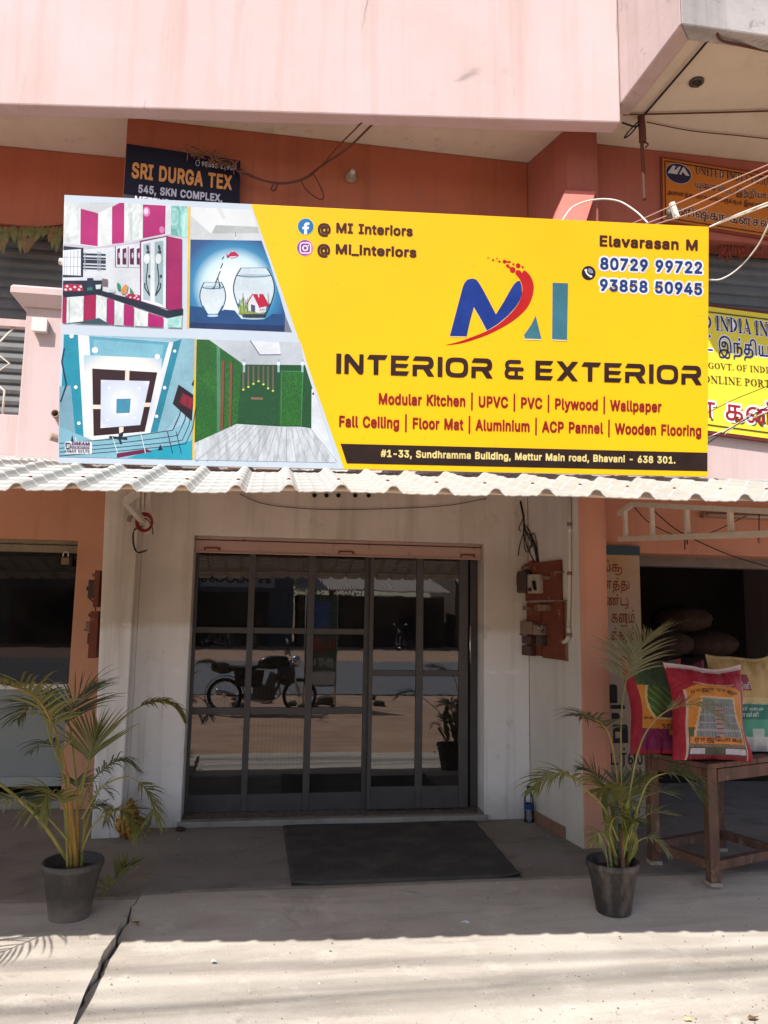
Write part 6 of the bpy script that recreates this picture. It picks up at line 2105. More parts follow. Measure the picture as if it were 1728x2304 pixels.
def scrap(name, px, py, z, size, mat, label, cat, seed, grp=None):
    rr = random.Random(seed)
    c_ = atz(px, py, z)
    mb = MB()
    k = [c_ + Vector((size * rr.uniform(.5, 1.2) * cos(a), size * rr.uniform(.35, .8) * sin(a), .004 + rr.uniform(0, .01))) for a in [2 * pi * i / 7 for i in range(7)]]
    mb.prism(k, (0, 0, .0015), mat)
    tag(mb.build(name), label, cat, grp)


scrap('paper_scrap', 1046, 2078, -.047, .024, M_PAPER, 'white crumpled paper scrap in the shade before the doormat', 'paper', 2)
scrap('paper_scrap', 480, 2167, -.05, .020, M_PAPER, 'small white paper scrap on the sunlit slab left of centre', 'paper', 4)
scrap('paper_scrap', 1548, 2297, -.056, .022, simple('yellowed paper', '#d6c58a', .7), 'yellowed scrap at the broken front edge of the slab on the right', 'paper', 8)
scrap('dry_leaf', 305, 2080, -.02, .024, M_LEAFD, 'curled dry leaf beside the long crack in the slab', 'leaf', 11)
scrap('dry_leaf', 397, 1928, .0, .014, M_LEAFD, 'tiny dry leaf on the floor right of the left flower pot', 'leaf', 12)
scrap('dry_leaf', 1395, 2112, -.05, .012, M_LEAFD, 'tiny dark leaf on the sunlit slab below the right flower pot', 'leaf', 13)
scrap('dry_leaf', 1695, 2294, -.056, .022, M_LEAFD, 'dry twig leaf at the slab edge in the lower right corner', 'leaf', 15)
# grit lying on the slabs
w = MB()
rr = random.Random(77)
M_GRIT = simple('grit', (.20, .16, .13), .9, .5, 60)
M_GRITL = simple('light grit', (.55, .50, .44), .9, .3, 60)
for i in range(1500):
    x = rr.uniform(-1.6, 3.2)
    y = rr.choice((rr.uniform(3.1, 4.3), rr.uniform(3.1, 6.0), edge_x(4) * 0 + rr.gauss(3.25, .12)))
    if y < front_y(x) + .02:
        continue
    z = prof(y, RIGHT_Z if x > edge_x(y) else LEFT_Z) + .001
    s_ = rr.uniform(.0015, .005) * (1.9 if rr.random() < .08 else 1)
    a = rr.uniform(0, 6)
    p = [Vector((x + cos(a + k * 2.1) * s_ * rr.uniform(.7, 1.3), y + sin(a + k * 2.1) * s_, z)) for k in range(3)]
    q = Vector((x, y, z + s_ * .9))
    m_ = M_GRIT if rr.random() < .6 else M_GRITL
    for k in range(3):
        w.poly([p[k], p[(k + 1) % 3], q], m_)
tag(w.build('grit'), 'scattered grit and crumbs on the concrete forecourt', 'grit', kind='stuff')
w = MB()
c_ = atz(407, 1863, .015)
w.ball(c_ + Vector((0, -.03, 0)), .038, .024, .016, simple('dark stone', '#4a3530', .7, .3, 30), 10, .18)
tag(w.build('stone'), 'small dark stone at the left end of the door step', 'stone')
# ------------------------------------------------------------------ wooden table
M_TBL = NB('worn dark wood')
_f = M_TBL.noise(7, 7, .7, (1, 1, .25), dist=.6)
_g = M_TBL.ramp(M_TBL.noise(9, 7, .75, (1, 1, .5), loc=(4, 0, 0)), [(.56, 0), (.66, 1)])
M_TBL.bump(_f, .3, .004)
M_TBL = M_TBL.out(M_TBL.mix(_g, M_TBL.mix(M_TBL.ramp(_f, [(.35, 0), (.65, 1)]), lin('#4f3a2f'), lin('#7a5645')), lin('#8f7663')), .7)
TA, TB = atz(1605, 1985, .02), atz(1468, 1935, .02)
TA, TB = Vector((TA.x, TA.y, 0)), Vector((TB.x, TB.y, 0))
tu = (TA - TB)
tv = Vector((-tu.y, tu.x, 0)).normalized() * .66
if tv.x < 0:
    tv = -tv
TCn = [TA, TB, TB + tv, TA + tv]
TABLE = thing('table', (TA + TB + tv) / 1.0 * 0 + (TB + (TA - TB + tv) * .5), 'worn brown wooden table with low rails, carrying the rice bags', 'table')
tc = TABLE.location.copy()
TZ = .72
w = MB()


def out_(p, e):
    d = (p - Vector((tc.x, tc.y, 0)))
    return p + d.normalized() * e


top = [out_(p, .07) for p in TCn]
for i in range(5):
    t0, t1 = i / 5 + .004, (i + 1) / 5 - .004
    w.prism([top[0].lerp(top[3], t0) + Vector((0, 0, TZ - .03)), top[0].lerp(top[3], t1) + Vector((0, 0, TZ - .03)), top[1].lerp(top[2], t1) + Vector((0, 0, TZ - .03)), top[1].lerp(top[2], t0) + Vector((0, 0, TZ - .03))],
            (0, 0, .03 + .001 * (i % 2)), M_TBL)
w.build('table_top', TABLE, bevel=.003)
for p in TCn:
    w = MB()
    q = out_(p, -.01)
    sq(w, q + Vector((0, 0, .022)), q + Vector((0, 0, TZ - .031)), .032, M_TBL)
    leg = w.build('leg', TABLE, bevel=.004)
    w = MB()
    w.prism([q + Vector((dx, dy, .0)) for dx, dy in ((-.04, -.035), (.038, -.04), (.042, .036), (-.036, .04))], (0, 0, .022), simple('stone shim', '#a89a8c', .8, .25, 20))
    w.build('shim', leg)
for i in range(4):
    a, c_ = out_(TCn[i], -.01), out_(TCn[(i + 1) % 4], -.01)
    d = (c_ - a).normalized() * .034
    for z, r in ((.115, .026), (TZ - .075, .038)):
        w = MB()
        sq(w, a + d + Vector((0, 0, z)), c_ - d + Vector((0, 0, z)), r, M_TBL)
        w.build('rail', TABLE, bevel=.003)

# ------------------------------------------------------------------ rice bags
M_BTXT = simple('bag letter', '#5a1712', .5)


def hexmat(col):
    k = 'bag ' + col
    if k not in MATS:
        b = NB(k)
        c = lin(col)
        wv = b.noise(190, 2)
        b.bump(b.math('ADD', b.math('MULTIPLY', wv, .5), b.math('MULTIPLY', b.noise(11, 7, .7, dist=1.2), 3.5)), .6, .010)
        f = b.noise(9, 6, .65)
        MATS[k] = b.out(b.mix(f, tuple(x * .8 for x in c), tuple(min(1, x * 1.12) for x in c)), .38, 0, .5)
    return MATS[k]


def bag(base, right, up, W, H, T, label, design, front_text=None, seed=1, ears=.05, lean=0.0, topcurve=.03):
    """filled woven sack: two faces sewn at top and bottom, bulging between, corners flaring"""
    right, up = Vector(right).normalized(), Vector(up).normalized()
    nrm = right.cross(up).normalized()
    if nrm.y > 0:
        nrm = -nrm
    t = thing('rice_bag', base, label, 'rice bag')
    rr = random.Random(seed)
    ph = [rr.uniform(0, 6) for _ in range(8)]

    def shape(u, v):
        cx = u * 2 - 1
        waist = 1 - .10 * sin(pi * v) ** 2 + ears * (abs(v * 2 - 1) ** 5)
        x = cx * W / 2 * waist + .006 * sin(v * 9 + ph[0])
        z = v * H + topcurve * (v ** 6) * (cx * cx - .35) - .012 * ((1 - v) ** 6) * (cx * cx - .5)
        z += .008 * sin(cx * 4 + ph[1]) * v ** 4
        th = T * (max(0, 1 - abs(cx) ** 2.6) ** .6) * (max(0, 1 - abs(v * 1.96 - .90) ** 3.2) ** .75)
        fold = .010 * sin(cx * 15 + ph[5] + sin(v * 5)) * max(0, abs(v - .5) * 2 - .45) ** 1.2 + .006 * sin(cx * 29 + ph[6]) * max(0, abs(v - .5) * 2 - .6)
        wr = fold * 2.2 + .006 * sin(v * 26 + cx * 6 + ph[2]) * sin(cx * 7 + ph[3]) * (max(0, abs(v - .5) * 2 - .35)) + .004 * sin(v * 14 - cx * 11 + ph[4])
        return x, z, th + .004 + (wr if th > .02 else wr * .3)
    base = Vector(base)

    def front(u, v, lf=0.0):
        x, z, th = shape(u, v)
        return base + right * x + up * z + nrm * (th + lf)

    def back(u, v):
        x, z, th = shape(u, v)
        return base + right * x + up * z - nrm * th * .8
    w = MB()
    w.grid(front, 72, 84, None, True, lambda u, v: hexmat(design(u, v)))
    w.grid(back, 24, 28, None, True, lambda u, v: hexmat(design(.01, v)))
    for (a, b_) in (((0, 0), (0, 1)), ((1, 0), (1, 1)), ((0, 0), (1, 0)), ((0, 1), (1, 1))):
        for i in range(24):
            p = (a[0] + (b_[0] - a[0]) * i / 24, a[1] + (b_[1] - a[1]) * i / 24)
            q = (a[0] + (b_[0] - a[0]) * (i + 1) / 24, a[1] + (b_[1] - a[1]) * (i + 1) / 24)
            w.poly([front(*p), front(*q), back(*q), back(*p)], hexmat(design(*a)))
    w.build('sack', t)
    for (F, s, u0, v0, u1, h, col, curve) in front_text or ():
        mb = MB()
        letters(mb, F, s, lambda u, v, lf=0.0: front(u, v + curve * (1 - ((u - (u0 + u1) / 2) / ((u1 - u0) / 2)) ** 2), lf), u0, v0, u1, h, hexmat(col), lift=.003)
        mb.build('lettering', t)
    return t, front


def orange_bag(u, v):
    if v > .945 + .01 * sin(u * 9):
        return '#d9c3c4'
    if v > .80 - .16 * (abs(u - .5) * 2) ** 3:
        return '#a50f2c'
    if u < .10 or u > .90:
        return '#a50f2c'
    if u < .125 or u > .885:
        return '#d2b0a0'
    if v < .05:
        return '#7c1a2c'
    if .06 < v < .125 and (.15 < u < .30 or .58 < u < .87):
        return '#c7c0cc'
    if v < .13:
        return '#50503c'
    if .06 < v < .09 and .38 < u < .5:
        return '#b9c2c4'
    # temple tower in front of the sky
    hw = .31 - .24 * max(0, (v - .28)) * 1.15
    c = .52
    if .24 < v < .645 and abs(u - c) < hw:
        tier = int((v - .22) * 62)
        k = int((u * 55) + tier)
        if abs(u - c) < .045 and v < .56:
            return ('#a98d8c', '#6b4a46')[tier % 3 == 0]
        if v > .60:
            return '#7f8a86'
        if tier % 5 == 0:
            return '#a59c9c'
        return ('#6f7b84', '#93847e', '#57737f', '#8b9292')[(k * 7 + tier * 3) % 4]
    if .24 < v < .665 and abs(u - c) < hw + .03:
        return '#d8b389'
    if v < .24:
        if .165 < v:
            return '#d98a3f' if .14 < u < .87 else '#5d5a35'
        return ('#7b6a52', '#8f7561', '#5c5a44')[int(u * 40 + v * 90) % 3]
    if v < .33 and (u < .19 or u > .84):
        return '#5c5f33'
    return '#d4862a'


def green_bag(u, v):
    if u < .12 or u > .93:
        return '#a3122c'
    if v > .93:
        return '#3d4c33'
    if v > .72:
        return ('#38502f', '#45603a')[int(u * 22 + sin(v * 40) * 2) % 2]
    if v < .26 - (.06 if u > .55 else 0):
        return '#7f1350' if v > .03 else '#a3122c'
    d = ((u - .60) / .36) ** 2 + ((v - .56) / .26) ** 2
    if d < 1 and v > .38:
        if .30 < v < .46 and .45 < u < .62:
            return '#5a2244'
        return ('#4c6a2d', '#3f5a2a', '#6b8538')[int(u * 19 + v * 31) % 3]
    if d < 1.25 and v > .36:
        return '#d9c084'
    return '#d78a2d'


def mint_bag(u, v):
    if v > .985:
        return '#8f7d57'
    if .63 < v < .80 and .10 < u < .46:
        return '#8a2233'
    if v > .50:
        return '#c3a468' if v > .56 else '#cdb983'
    if v > .485:
        return '#d6d8c4' if int(u * 60) % 2 else '#2c7f70'
    if v > .33:
        return '#247a69'
    if v > .15:
        if .42 < u < .6 and v < .24 or u < .12 and v < .24:
            return '#b9c9bf'
        return '#49a084'
    return '#c9cccc'


def dark_bag(u, v):
    return '#8a1f4a' if u > .72 else '#4d443c'


# heights of the table top where the bags stand
zt_ = TZ + .004
rt = Vector((.985, .17, 0))
bp = atz(1606, 1712, zt_)
bp = Vector((bp.x, bp.y + .02, zt_))
Wb = (at(1680, 1700, bp.y) - at(1525, 1690, bp.y)).length
bag(bp, (1, .06, -.045), (.03, .16, 1), .535, .575, .105, 'orange and red rice bag with a printed temple tower, front one on the table', orange_bag,
    [('T', 'ராஜேபாகம்', .19, .187, .83, .034, '#5a1712', .008), ('T', 'ராஜராஜ சோழன்'.replace('சோழ', 'ேசாள'), .16, .665, .84, .03, '#5a1712', .05)] if False else
    [('T', 'ராஜேபாகம்', .19, .187, .83, .034, '#5a1712', .008), ('T', 'ராஜா ராஜா', .17, .685, .83, .026, '#4b1510', .045), ('L', 'PRODUCT OF INDIA', .24, .80, .78, .012, '#d8c0b8', -.015)],
    seed=3)
bp2 = Vector((bp.x - .215, bp.y + .21, zt_))
bag(bp2, (1, .03, -.05), (-.02, .17, 1), .42, .60, .08, 'orange, green and magenta rice bag leaning behind the left side of the temple bag', green_bag,
    [('T', 'ராஜேபாகம்', .44, .275, 1.06, .036, '#5a1712', 0), ('L', 'DLS', .15, .36, .26, .022, '#3a1410', 0)], seed=5)
bp3 = Vector((bp.x + .435, bp.y + .25, zt_))
bag(bp3, (1, .12, -.03), (.0, .15, 1), .50, .625, .10, 'tan and mint green rice bag at the right edge of the table', mint_bag,
    [('T', 'நந்தினி', .10, .645, .46, .05, '#d8c9c9', .0), ('T', 'ெபான்னி', .13, .36, .52, .034, '#d9e4df', 0), ('T', 'தஞ்ைச'.replace('ஞ்', 'ன்'), .06, .425, .62, .026, '#cfdcd6', 0)], seed=9)
bp4 = Vector((bp.x - .02, bp.y + .36, zt_))
bag(bp4, (1, .1, .05), (.1, .12, 1), .40, .56, .07, 'dark bag with a magenta corner hidden behind the temple bag', dark_bag, seed=12)

# sacks piled in the dark shop
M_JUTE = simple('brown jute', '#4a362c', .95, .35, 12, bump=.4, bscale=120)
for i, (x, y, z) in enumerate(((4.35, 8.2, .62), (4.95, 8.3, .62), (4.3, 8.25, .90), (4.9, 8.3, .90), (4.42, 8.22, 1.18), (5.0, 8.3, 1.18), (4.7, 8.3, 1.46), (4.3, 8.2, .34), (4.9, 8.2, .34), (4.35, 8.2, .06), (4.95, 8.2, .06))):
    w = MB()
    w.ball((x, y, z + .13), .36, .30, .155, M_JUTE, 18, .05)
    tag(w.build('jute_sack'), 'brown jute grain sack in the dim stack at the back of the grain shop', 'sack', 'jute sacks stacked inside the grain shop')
t = thing('water_can', (3.16, 6.6, 0), 'blue plastic water can in the dark below the table, grain shop doorway', 'can')
w = MB()
w.lathe((3.16, 6.6, .0), [(0, 0), (.12, 0), (.135, .03), (.135, .12), (.125, .135), (.135, .15), (.135, .27), (.10, .33), (.04, .36), (.04, .40)], simple('blue plastic can', '#1f4a66', .3, .1, 8), 24)
w.build('can_body', t)
w = MB()
w.lathe((3.16, 6.6, .0), [(0, .40), (.045, .40), (.045, .43), (0, .43)], M_BLACK, 16)
w.build('cap', t)

# ------------------------------------------------------------------ potted palms


def leafmat(name, a, b_, yellow):
    b = NB(name)
    f = b.noise(5, 4, .6)
    c = b.mix(b.ramp(f, [(.35, 0), (.7, 1)]), lin(a), lin(b_))
    y = b.ramp(b.noise(8, 5, .7, loc=(2, 5, 1)), [(.58, 0), (.70, 1)])
    c = b.mix(b.math('MULTIPLY', y, .55), c, lin(yellow))
    m = b.out(c, .42, 0, .5)
    # thin leaf: part of the light goes through
    t = b.t
    tr = t.nodes.new('ShaderNodeBsdfTranslucent')
    t.links.new(c, tr.inputs[0])
    mx = t.nodes.new('ShaderNodeMixShader')
    mx.inputs[0].default_value = .25
    o = t.nodes['Material Output']
    t.links.new(b.b.outputs[0], mx.inputs[1])
    t.links.new(tr.outputs[0], mx.inputs[2])
    t.links.new(mx.outputs[0], o.inputs[0])
    return m


M_LF = leafmat('palm leaf', (.135, .15, .04), (.26, .255, .07), (.36, .25, .09))
M_LFD = leafmat('deep green palm leaf', (.075, .10, .042), (.145, .17, .075), (.27, .21, .08))
M_LFP = leafmat('pale palm leaf', (.24, .25, .13), (.34, .36, .20), (.42, .34, .14))
M_STEM = simple('yellow palm stem', '#a8843f', .5, .22, 14)
M_STEMG = simple('green palm stalk', '#8a8546', .5, .2, 14)
M_SOIL = simple('dark soil', '#3a2d25', .95, .35, 40, bump=.6)


def pot(root, c, rim, base, h, mat):
    w = MB()
    w.lathe(c, [(base * .0, .004), (base, 0), (base * 1.02, .012), (base + (rim - base) * .62, h * .70), (base + (rim - base) * .66, h * .705), (rim * .955, h * .87), (rim, h * .885), (rim * 1.01, h * .93), (rim, h * .985), (rim * .965, h), (rim * .91, h * .985), (rim * .86, h * .80), (rim * .80, h * .78)], mat, 48)
    p = w.build('pot', root)
    w = MB()
    rr = random.Random(int(c[0] * 100))
    zz1 = h * .80
    w.grid(lambda u, v: Vector(c) + Vector((cos(2 * pi * u) * rim * .87 * v, sin(2 * pi * u) * rim * .87 * v, zz1 + .012 * sin(u * 31 + v * 17) * (1 - v) + .02 * (1 - v))), 28, 8, M_SOIL)
    w.build('soil', p)


def frond(root, pts, n, L, mat, spread=1.0, droop=.35, start=.25, fan=None, seed=0, wid=.012, r0=.006, stemmat=None, up=Vector((0, 0, 1)), taper=True, name='frond', updir=None):
    """arching leaf stalk with two rows of narrow leaflets"""
    rr = random.Random(seed)
    P = bez(pts, 10)
    N = len(P) - 1
    w = MB()
    w.tube(P, [r0 * (1 - .75 * i / N) for i in range(N + 1)], stemmat or M_STEMG, 6)
    n = int(n * 1.45)
    for k in range(n):
        for s in (-1, 1):
            if rr.random() < .05:
                continue
            t = start + (1 - start) * (k + .5 + rr.uniform(-.25, .25)) / n
            f = t * N
            i = min(N - 1, int(f))
            p = P[i].lerp(P[i + 1], f - i)
            d = (P[min(N, i + 1)] - P[max(0, i - 1)]).normalized()
            side = d.cross(up)
            if side.length < .15:
                side = d.cross(Vector((0, -1, 0)))
            side.normalize()
            nu = side.cross(d).normalized()
            q = (t - start) / (1 - start)
            ln = 1.15 * L * (.55 + .9 * sin(pi * min(1, .16 + q * .80)) - .35 * q) * rr.uniform(.78, 1.14) * (.5 if rr.random() < .05 else 1)
            fw = .45 + .65 * q
            dr = (d * fw * rr.uniform(.8, 1.2) + side * s * (1.0 - .35 * q) * spread + nu * rr.uniform(.0, .45)).normalized()
            segs = 5
            c_ = p.copy()
            prev = None
            wv = (d * .8 - side * s * .5).normalized()
            nn_ = dr.cross(wv).normalized()
            wv = nn_.cross(dr).normalized()
            for j in range(segs + 1):
                tt = j / segs
                ww = 1.22 * wid * (.35 + 1.6 * tt if tt < .3 else (.83) * (1 - ((tt - .3) / .7) ** 1.7)) * .5
                ww = max(ww, .0006)
                a = w.add([c_ + wv * ww + nn_ * ww * .35, c_, c_ - wv * ww + nn_ * ww * .35])
                if prev is not None:
                    w.face((prev, prev + 1, a + 1, a), mat, True)
                    w.face((prev + 1, prev + 2, a + 2, a + 1), mat, True)
                prev = a
                c_ = c_ + dr * ln / segs
                dr = (dr + Vector((0, 0, -droop * (.25 + tt) * .55))).normalized()
    return w.build(name, root)


def stalk(root, pts, r0, r1, mat):
    P = bez(pts, 8)
    w = MB()
    w.tube(P, [r0 + (r1 - r0) * i / (len(P) - 1) for i in range(len(P))], mat, 8)
    return w.build('stem', root)


# left palm
lc = atz(165, 2040, 0.0)
lc = Vector((-.965, 4.47, -.001))
PALM = thing('potted_palm', lc, 'bushy yellow stemmed areca palm in a black pot at the left edge of the shade', 'potted palm')
M_POT = NB('dusty black pot')
_f = M_POT.ramp(M_POT.noise(7, 8, .75, (1, 1, .5)), [(.48, 0), (.72, 1)])
_z = M_POT.n('ShaderNodeMapRange')
_z.inputs[1].default_value, _z.inputs[2].default_value = .12, .0
M_POT.l(M_POT.math('ADD', M_POT.z()[2], M_POT.math('MULTIPLY', M_POT.math('SUBTRACT', M_POT.noise(9, 7, .7), .5), .14)), _z.inputs[0])
_c = M_POT.mix(M_POT.math('MULTIPLY', _f, .6), (.05, .045, .042), (.15, .125, .105))
_c = M_POT.mix(M_POT.math('MULTIPLY', _z.outputs[0], .6), _c, (.30, .24, .19))
M_POT.bump(M_POT.noise(30, 6, .7), .2, .003)
M_POT = M_POT.out(_c, .55)
pot(PALM, lc, .156, .102, .285, M_POT)


def Z1(x, y, dy=0.0):
    return at(x * .3165, 1400 + y * .3165, 4.45 + dy)


soil = Z1(520, 1740)
for (x0, x1, y1, r, dx) in ((535, 480, 1080, .019, 0), (548, 545, 1150, .014, .03), (500, 470, 1250, .012, -.03), (575, 600, 1330, .010, .02), (480, 455, 1330, .008, -.05)):
    stalk(PALM, [Z1(x0, 1745, dx), Z1((x0 + x1) / 2 + 4, (1745 + y1) / 2, dx), Z1(x1, y1, dx * 1.2)], r, r * .42, M_STEM if r > .011 else M_STEMG)


def fr(root, Zf, pts, n, L, mat, **k):
    P = [Zf(*p) for p in pts]
    frond(root, P, n, L, mat, **k)


fr(PALM, Z1, [(480, 1090, 0), (400, 800, -.08), (285, 570, -.18), (130, 470, -.30), (-60, 430, -.42)], 26, .21, M_LF, start=.30, seed=1, droop=.45, wid=.013, stemmat=M_STEM)
fr(PALM, Z1, [(470, 1060, .02), (390, 760, .05), (300, 600, .10), (215, 580, .16), (130, 680, .20)], 22, .17, M_LFD, start=.42, seed=2, droop=.5, wid=.011, stemmat=M_STEM)
fr(PALM, Z1, [(545, 1160, .03), (510, 820, .05), (490, 690, .08), (530, 570, .12), (650, 470, .16)], 24, .22, M_LFD, start=.45, seed=3, droop=.42, wid=.010)
fr(PALM, Z1, [(560, 1200, 0), (690, 880, .06), (880, 680, .10), (1060, 575, .12), (1220, 590, .13), (1310, 700, .14)], 30, .085, M_LF, start=.52, seed=4, droop=1.0, wid=.016, spread=.55, stemmat=M_STEMG)
fr(PALM, Z1, [(560, 1300, -.02), (625, 1010, -.02), (650, 900, 0), (690, 760, .02)], 18, .20, M_LF, start=.35, seed=5, droop=.08, wid=.013, spread=.8)
fr(PALM, Z1, [(570, 1330, .05), (640, 1150, .08), (770, 1020, .12), (880, 985, .15), (1000, 1060, .18)], 20, .10, M_LFD, start=.35, seed=6, droop=.9, wid=.010)
fr(PALM, Z1, [(580, 1400, -.04), (720, 1180, -.06), (900, 1100, -.08), (1030, 1180, -.10), (1090, 1310, -.10), (1070, 1430, -.10)], 24, .12, M_LF, start=.52, seed=7, droop=.55, wid=.011)
fr(PALM, Z1, [(575, 1640, 0), (660, 1450, -.06), (790, 1350, -.10), (890, 1350, -.14), (960, 1480, -.16)], 16, .15, M_LF, start=.45, seed=8, droop=.8, wid=.013)
fr(PALM, Z1, [(490, 1620, -.02), (470, 1380, -.08), (420, 1250, -.14), (340, 1230, -.20), (280, 1350, -.24)], 24, .17, M_LF, start=.40, seed=9, droop=.6, wid=.012)
fr(PALM, Z1, [(490, 1560, -.05), (340, 1390, -.16), (210, 1290, -.26), (60, 1260, -.36), (-80, 1290, -.44)], 18, .11, M_LFP, start=.40, seed=10, droop=.9, wid=.008)
fr(PALM, Z1, [(590, 1560, .02), (620, 1400, .02), (680, 1310, .04), (740, 1330, .05), (755, 1420, .06)], 16, .10, M_LFD, start=.4, seed=11, droop=.8, wid=.009)
fr(PALM, Z1, [(460, 1050, .05), (400, 900, .1), (320, 850, .16), (220, 920, .2)], 14, .11, M_LFD, start=.35, seed=12, droop=.8, wid=.008)
fr(PALM, Z1, [(510, 1250, .08), (560, 1150, .12), (540, 1130, .15), (620, 1180, .18)], 14, .10, M_LFD, start=.2, seed=13, droop=.6, wid=.008)
fr(PALM, Z1, [(470, 1180, .0), (420, 1000, -.03), (350, 800, -.06), (330, 650, -.08)], 12, .15, M_LF, start=.35, seed=14, droop=.3, wid=.014, spread=.6)
frond(PALM, [(-.975, 4.45, .27), (-1.12, 4.2, .60), (-1.34, 3.86, .90), (-1.58, 3.52, 1.04), (-1.85, 3.2, 1.0)], 20, .17, M_LF, start=.5, seed=21, droop=.5, wid=.013, r0=.011, stemmat=M_STEMG)
fr(PALM, Z1, [(600, 1500, .03), (660, 1300, .05), (720, 1180, .06), (790, 1230, .07)], 12, .09, M_LFD, start=.3, seed=15, droop=.7, wid=.008)

# fallen frond leaning on the floor right of the left pot
FB = atz(225, 2022, -.002)
t = thing('fallen_frond', FB, 'small drooping palm leaf resting on the floor right of the left flower pot', 'palm leaf')
FQ = [atz(225, 2022, .006), at(255, 1985, 4.62), at(278, 1955, 4.70), at(282, 1950, 4.70)]
frond(t, FQ, 12, .10, M_LF, start=.15, seed=31, droop=.12, wid=.016, spread=.7, r0=.004)

# right palm
rc = Vector((1.985, 4.325, -.036))
PR = thing('potted_palm', rc, 'sparse tall palm in a scuffed grey black pot beside the salmon pillar', 'potted palm')
M_POT2 = NB('scuffed pot')
_f = M_POT2.ramp(M_POT2.noise(9, 6, .7, (1, 1, .4)), [(.45, 0), (.7, 1)])
M_POT2 = M_POT2.out(M_POT2.mix(_f, lin('#2f2b29'), lin('#6e635b')), .55)
pot(PR, rc, .148, .095, .275, M_POT2)


def Z2(x, y, dy=0.0):
    return at(1100 + x * .3785, 1400 + y * .3785, 4.325 + dy)


for (x0, y0_, x1, y1, r, dx, m) in ((800, 1470, 790, 1230, .016, 0, simple('pink palm stem', '#8d6150', .6, .2)), (730, 1470, 700, 1200, .009, -.03, M_STEMG), (820, 1470, 850, 1240, .010, .03, M_STEMG), (760, 1480, 745, 1230, .011, .04, M_STEMG), (710, 1460, 690, 1330, .006, -.05, M_LFP)):
    stalk(PR, [Z2(x0, y0_, dx), Z2((x0 + x1) / 2, (y0_ + y1) / 2, dx), Z2(x1, y1, dx)], r, r * .5, m)
fr(PR, Z2, [(795, 1260, 0), (785, 800, .05), (790, 520, .10), (820, 330, .14), (870, 180, .18), (970, 75, .22)], 26, .215, M_LFP, start=.58, seed=41, droop=.28, wid=.012, r0=.006, stemmat=M_STEMG)
fr(PR, Z2, [(780, 1100, .05), (745, 800, .08), (700, 640, .06), (610, 570, .0), (520, 560, -.06)], 20, .17, M_LFD, start=.48, seed=42, droop=.75, wid=.011, stemmat=M_STEM)
fr(PR, Z2, [(820, 1100, -.03), (890, 760, -.10), (980, 590, -.15), (1110, 505, -.20), (1260, 500, -.25), (1420, 610, -.30)], 22, .17, M_LFP, start=.50, seed=43, droop=.5, wid=.009, stemmat=M_STEMG)
fr(PR, Z2, [(770, 1300, -.05), (680, 1100, -.12), (580, 1000, -.18), (480, 915, -.22), (350, 920, -.24), (270, 1000, -.26)], 24, .15, M_LF, start=.48, seed=44, droop=.65, wid=.012)
fr(PR, Z2, [(830, 1300, -.05), (930, 980, -.10), (1040, 900, -.15), (1150, 910, -.18), (1240, 1020, -.20)], 18, .17, M_LFD, start=.48, seed=45, droop=.7, wid=.015)
fr(PR, Z2, [(770, 1250, .08), (690, 1000, .14), (620, 900, .18), (550, 870, .2)], 18, .13, M_LFD, start=.40, seed=46, droop=.45, wid=.009)
fr(PR, Z2, [(840, 1330, .06), (890, 1190, .10), (980, 1130, .14), (1120, 1150, .18)], 10, .10, M_LFP, start=.5, seed=47, droop=.4, wid=.008, spread=.4)
fr(PR, Z2, [(830, 1440, 0), (870, 1320, -.04), (940, 1280, -.08), (1000, 1300, -.10), (1050, 1370, -.12)], 14, .09, M_LFP, start=.45, seed=48, droop=.8, wid=.009)
fr(PR, Z2, [(840, 1350, .05), (900, 1080, .10), (1000, 1010, .14), (1100, 1030, .17)], 10, .10, M_LFP, start=.5, seed=49, droop=.5, wid=.008, spread=.5)
fr(PR, Z2, [(720, 1340, -.05), (690, 1270, -.1), (650, 1250, -.14), (625, 1310, -.16)], 10, .08, M_LF, start=.35, seed=50, droop=.8, wid=.009)


fr(PR, Z2, [(790, 1350, .03), (760, 1150, .02), (730, 1030, .0), (690, 980, -.03), (640, 1010, -.06)], 18, .13, M_LF, start=.40, seed=61, droop=.6, wid=.013)
fr(PR, Z2, [(800, 1350, .06), (830, 1120, .10), (850, 1000, .14), (900, 930, .16), (960, 960, .18)], 18, .12, M_LF, start=.40, seed=62, droop=.6, wid=.012)
fr(PR, Z2, [(760, 1400, -.04), (720, 1260, -.08), (740, 1170, -.10), (790, 1160, -.12), (820, 1230, -.13)], 14, .10, M_LF, start=.35, seed=63, droop=.7, wid=.013)
fr(PR, Z2, [(800, 1400, -.04), (830, 1260, -.06), (860, 1190, -.07), (900, 1200, -.08)], 14, .11, M_LFD, start=.35, seed=64, droop=.6, wid=.012)
fr(PR, Z2, [(790, 1300, .08), (800, 1150, .12), (790, 1010, .16), (770, 930, .18)], 16, .14, M_LFD, start=.35, seed=65, droop=.25, wid=.012)


def blade(root, pts, wid, mat):
    P = bez(pts, 8)
    w = MB()
    N = len(P) - 1
    prev = None
    for i, p in enumerate(P):
        t = i / N
        d = (P[min(N, i + 1)] - P[max(0, i - 1)]).normalized()
        s = d.cross(Vector((.2, -1, .1))).normalized()
        nn_ = s.cross(d)
        ww = wid * max(.03, sin(pi * min(1, .12 + t * .88)) ** .8) * .5
        a = w.add([p + s * ww + nn_ * ww * .5, p, p - s * ww + nn_ * ww * .5])
        if prev is not None:
            w.face((prev, prev + 1, a + 1, a), mat, True)
            w.face((prev + 1, prev + 2, a + 2, a + 1), mat, True)
        prev = a
    return w.build('leaf_blade', root)


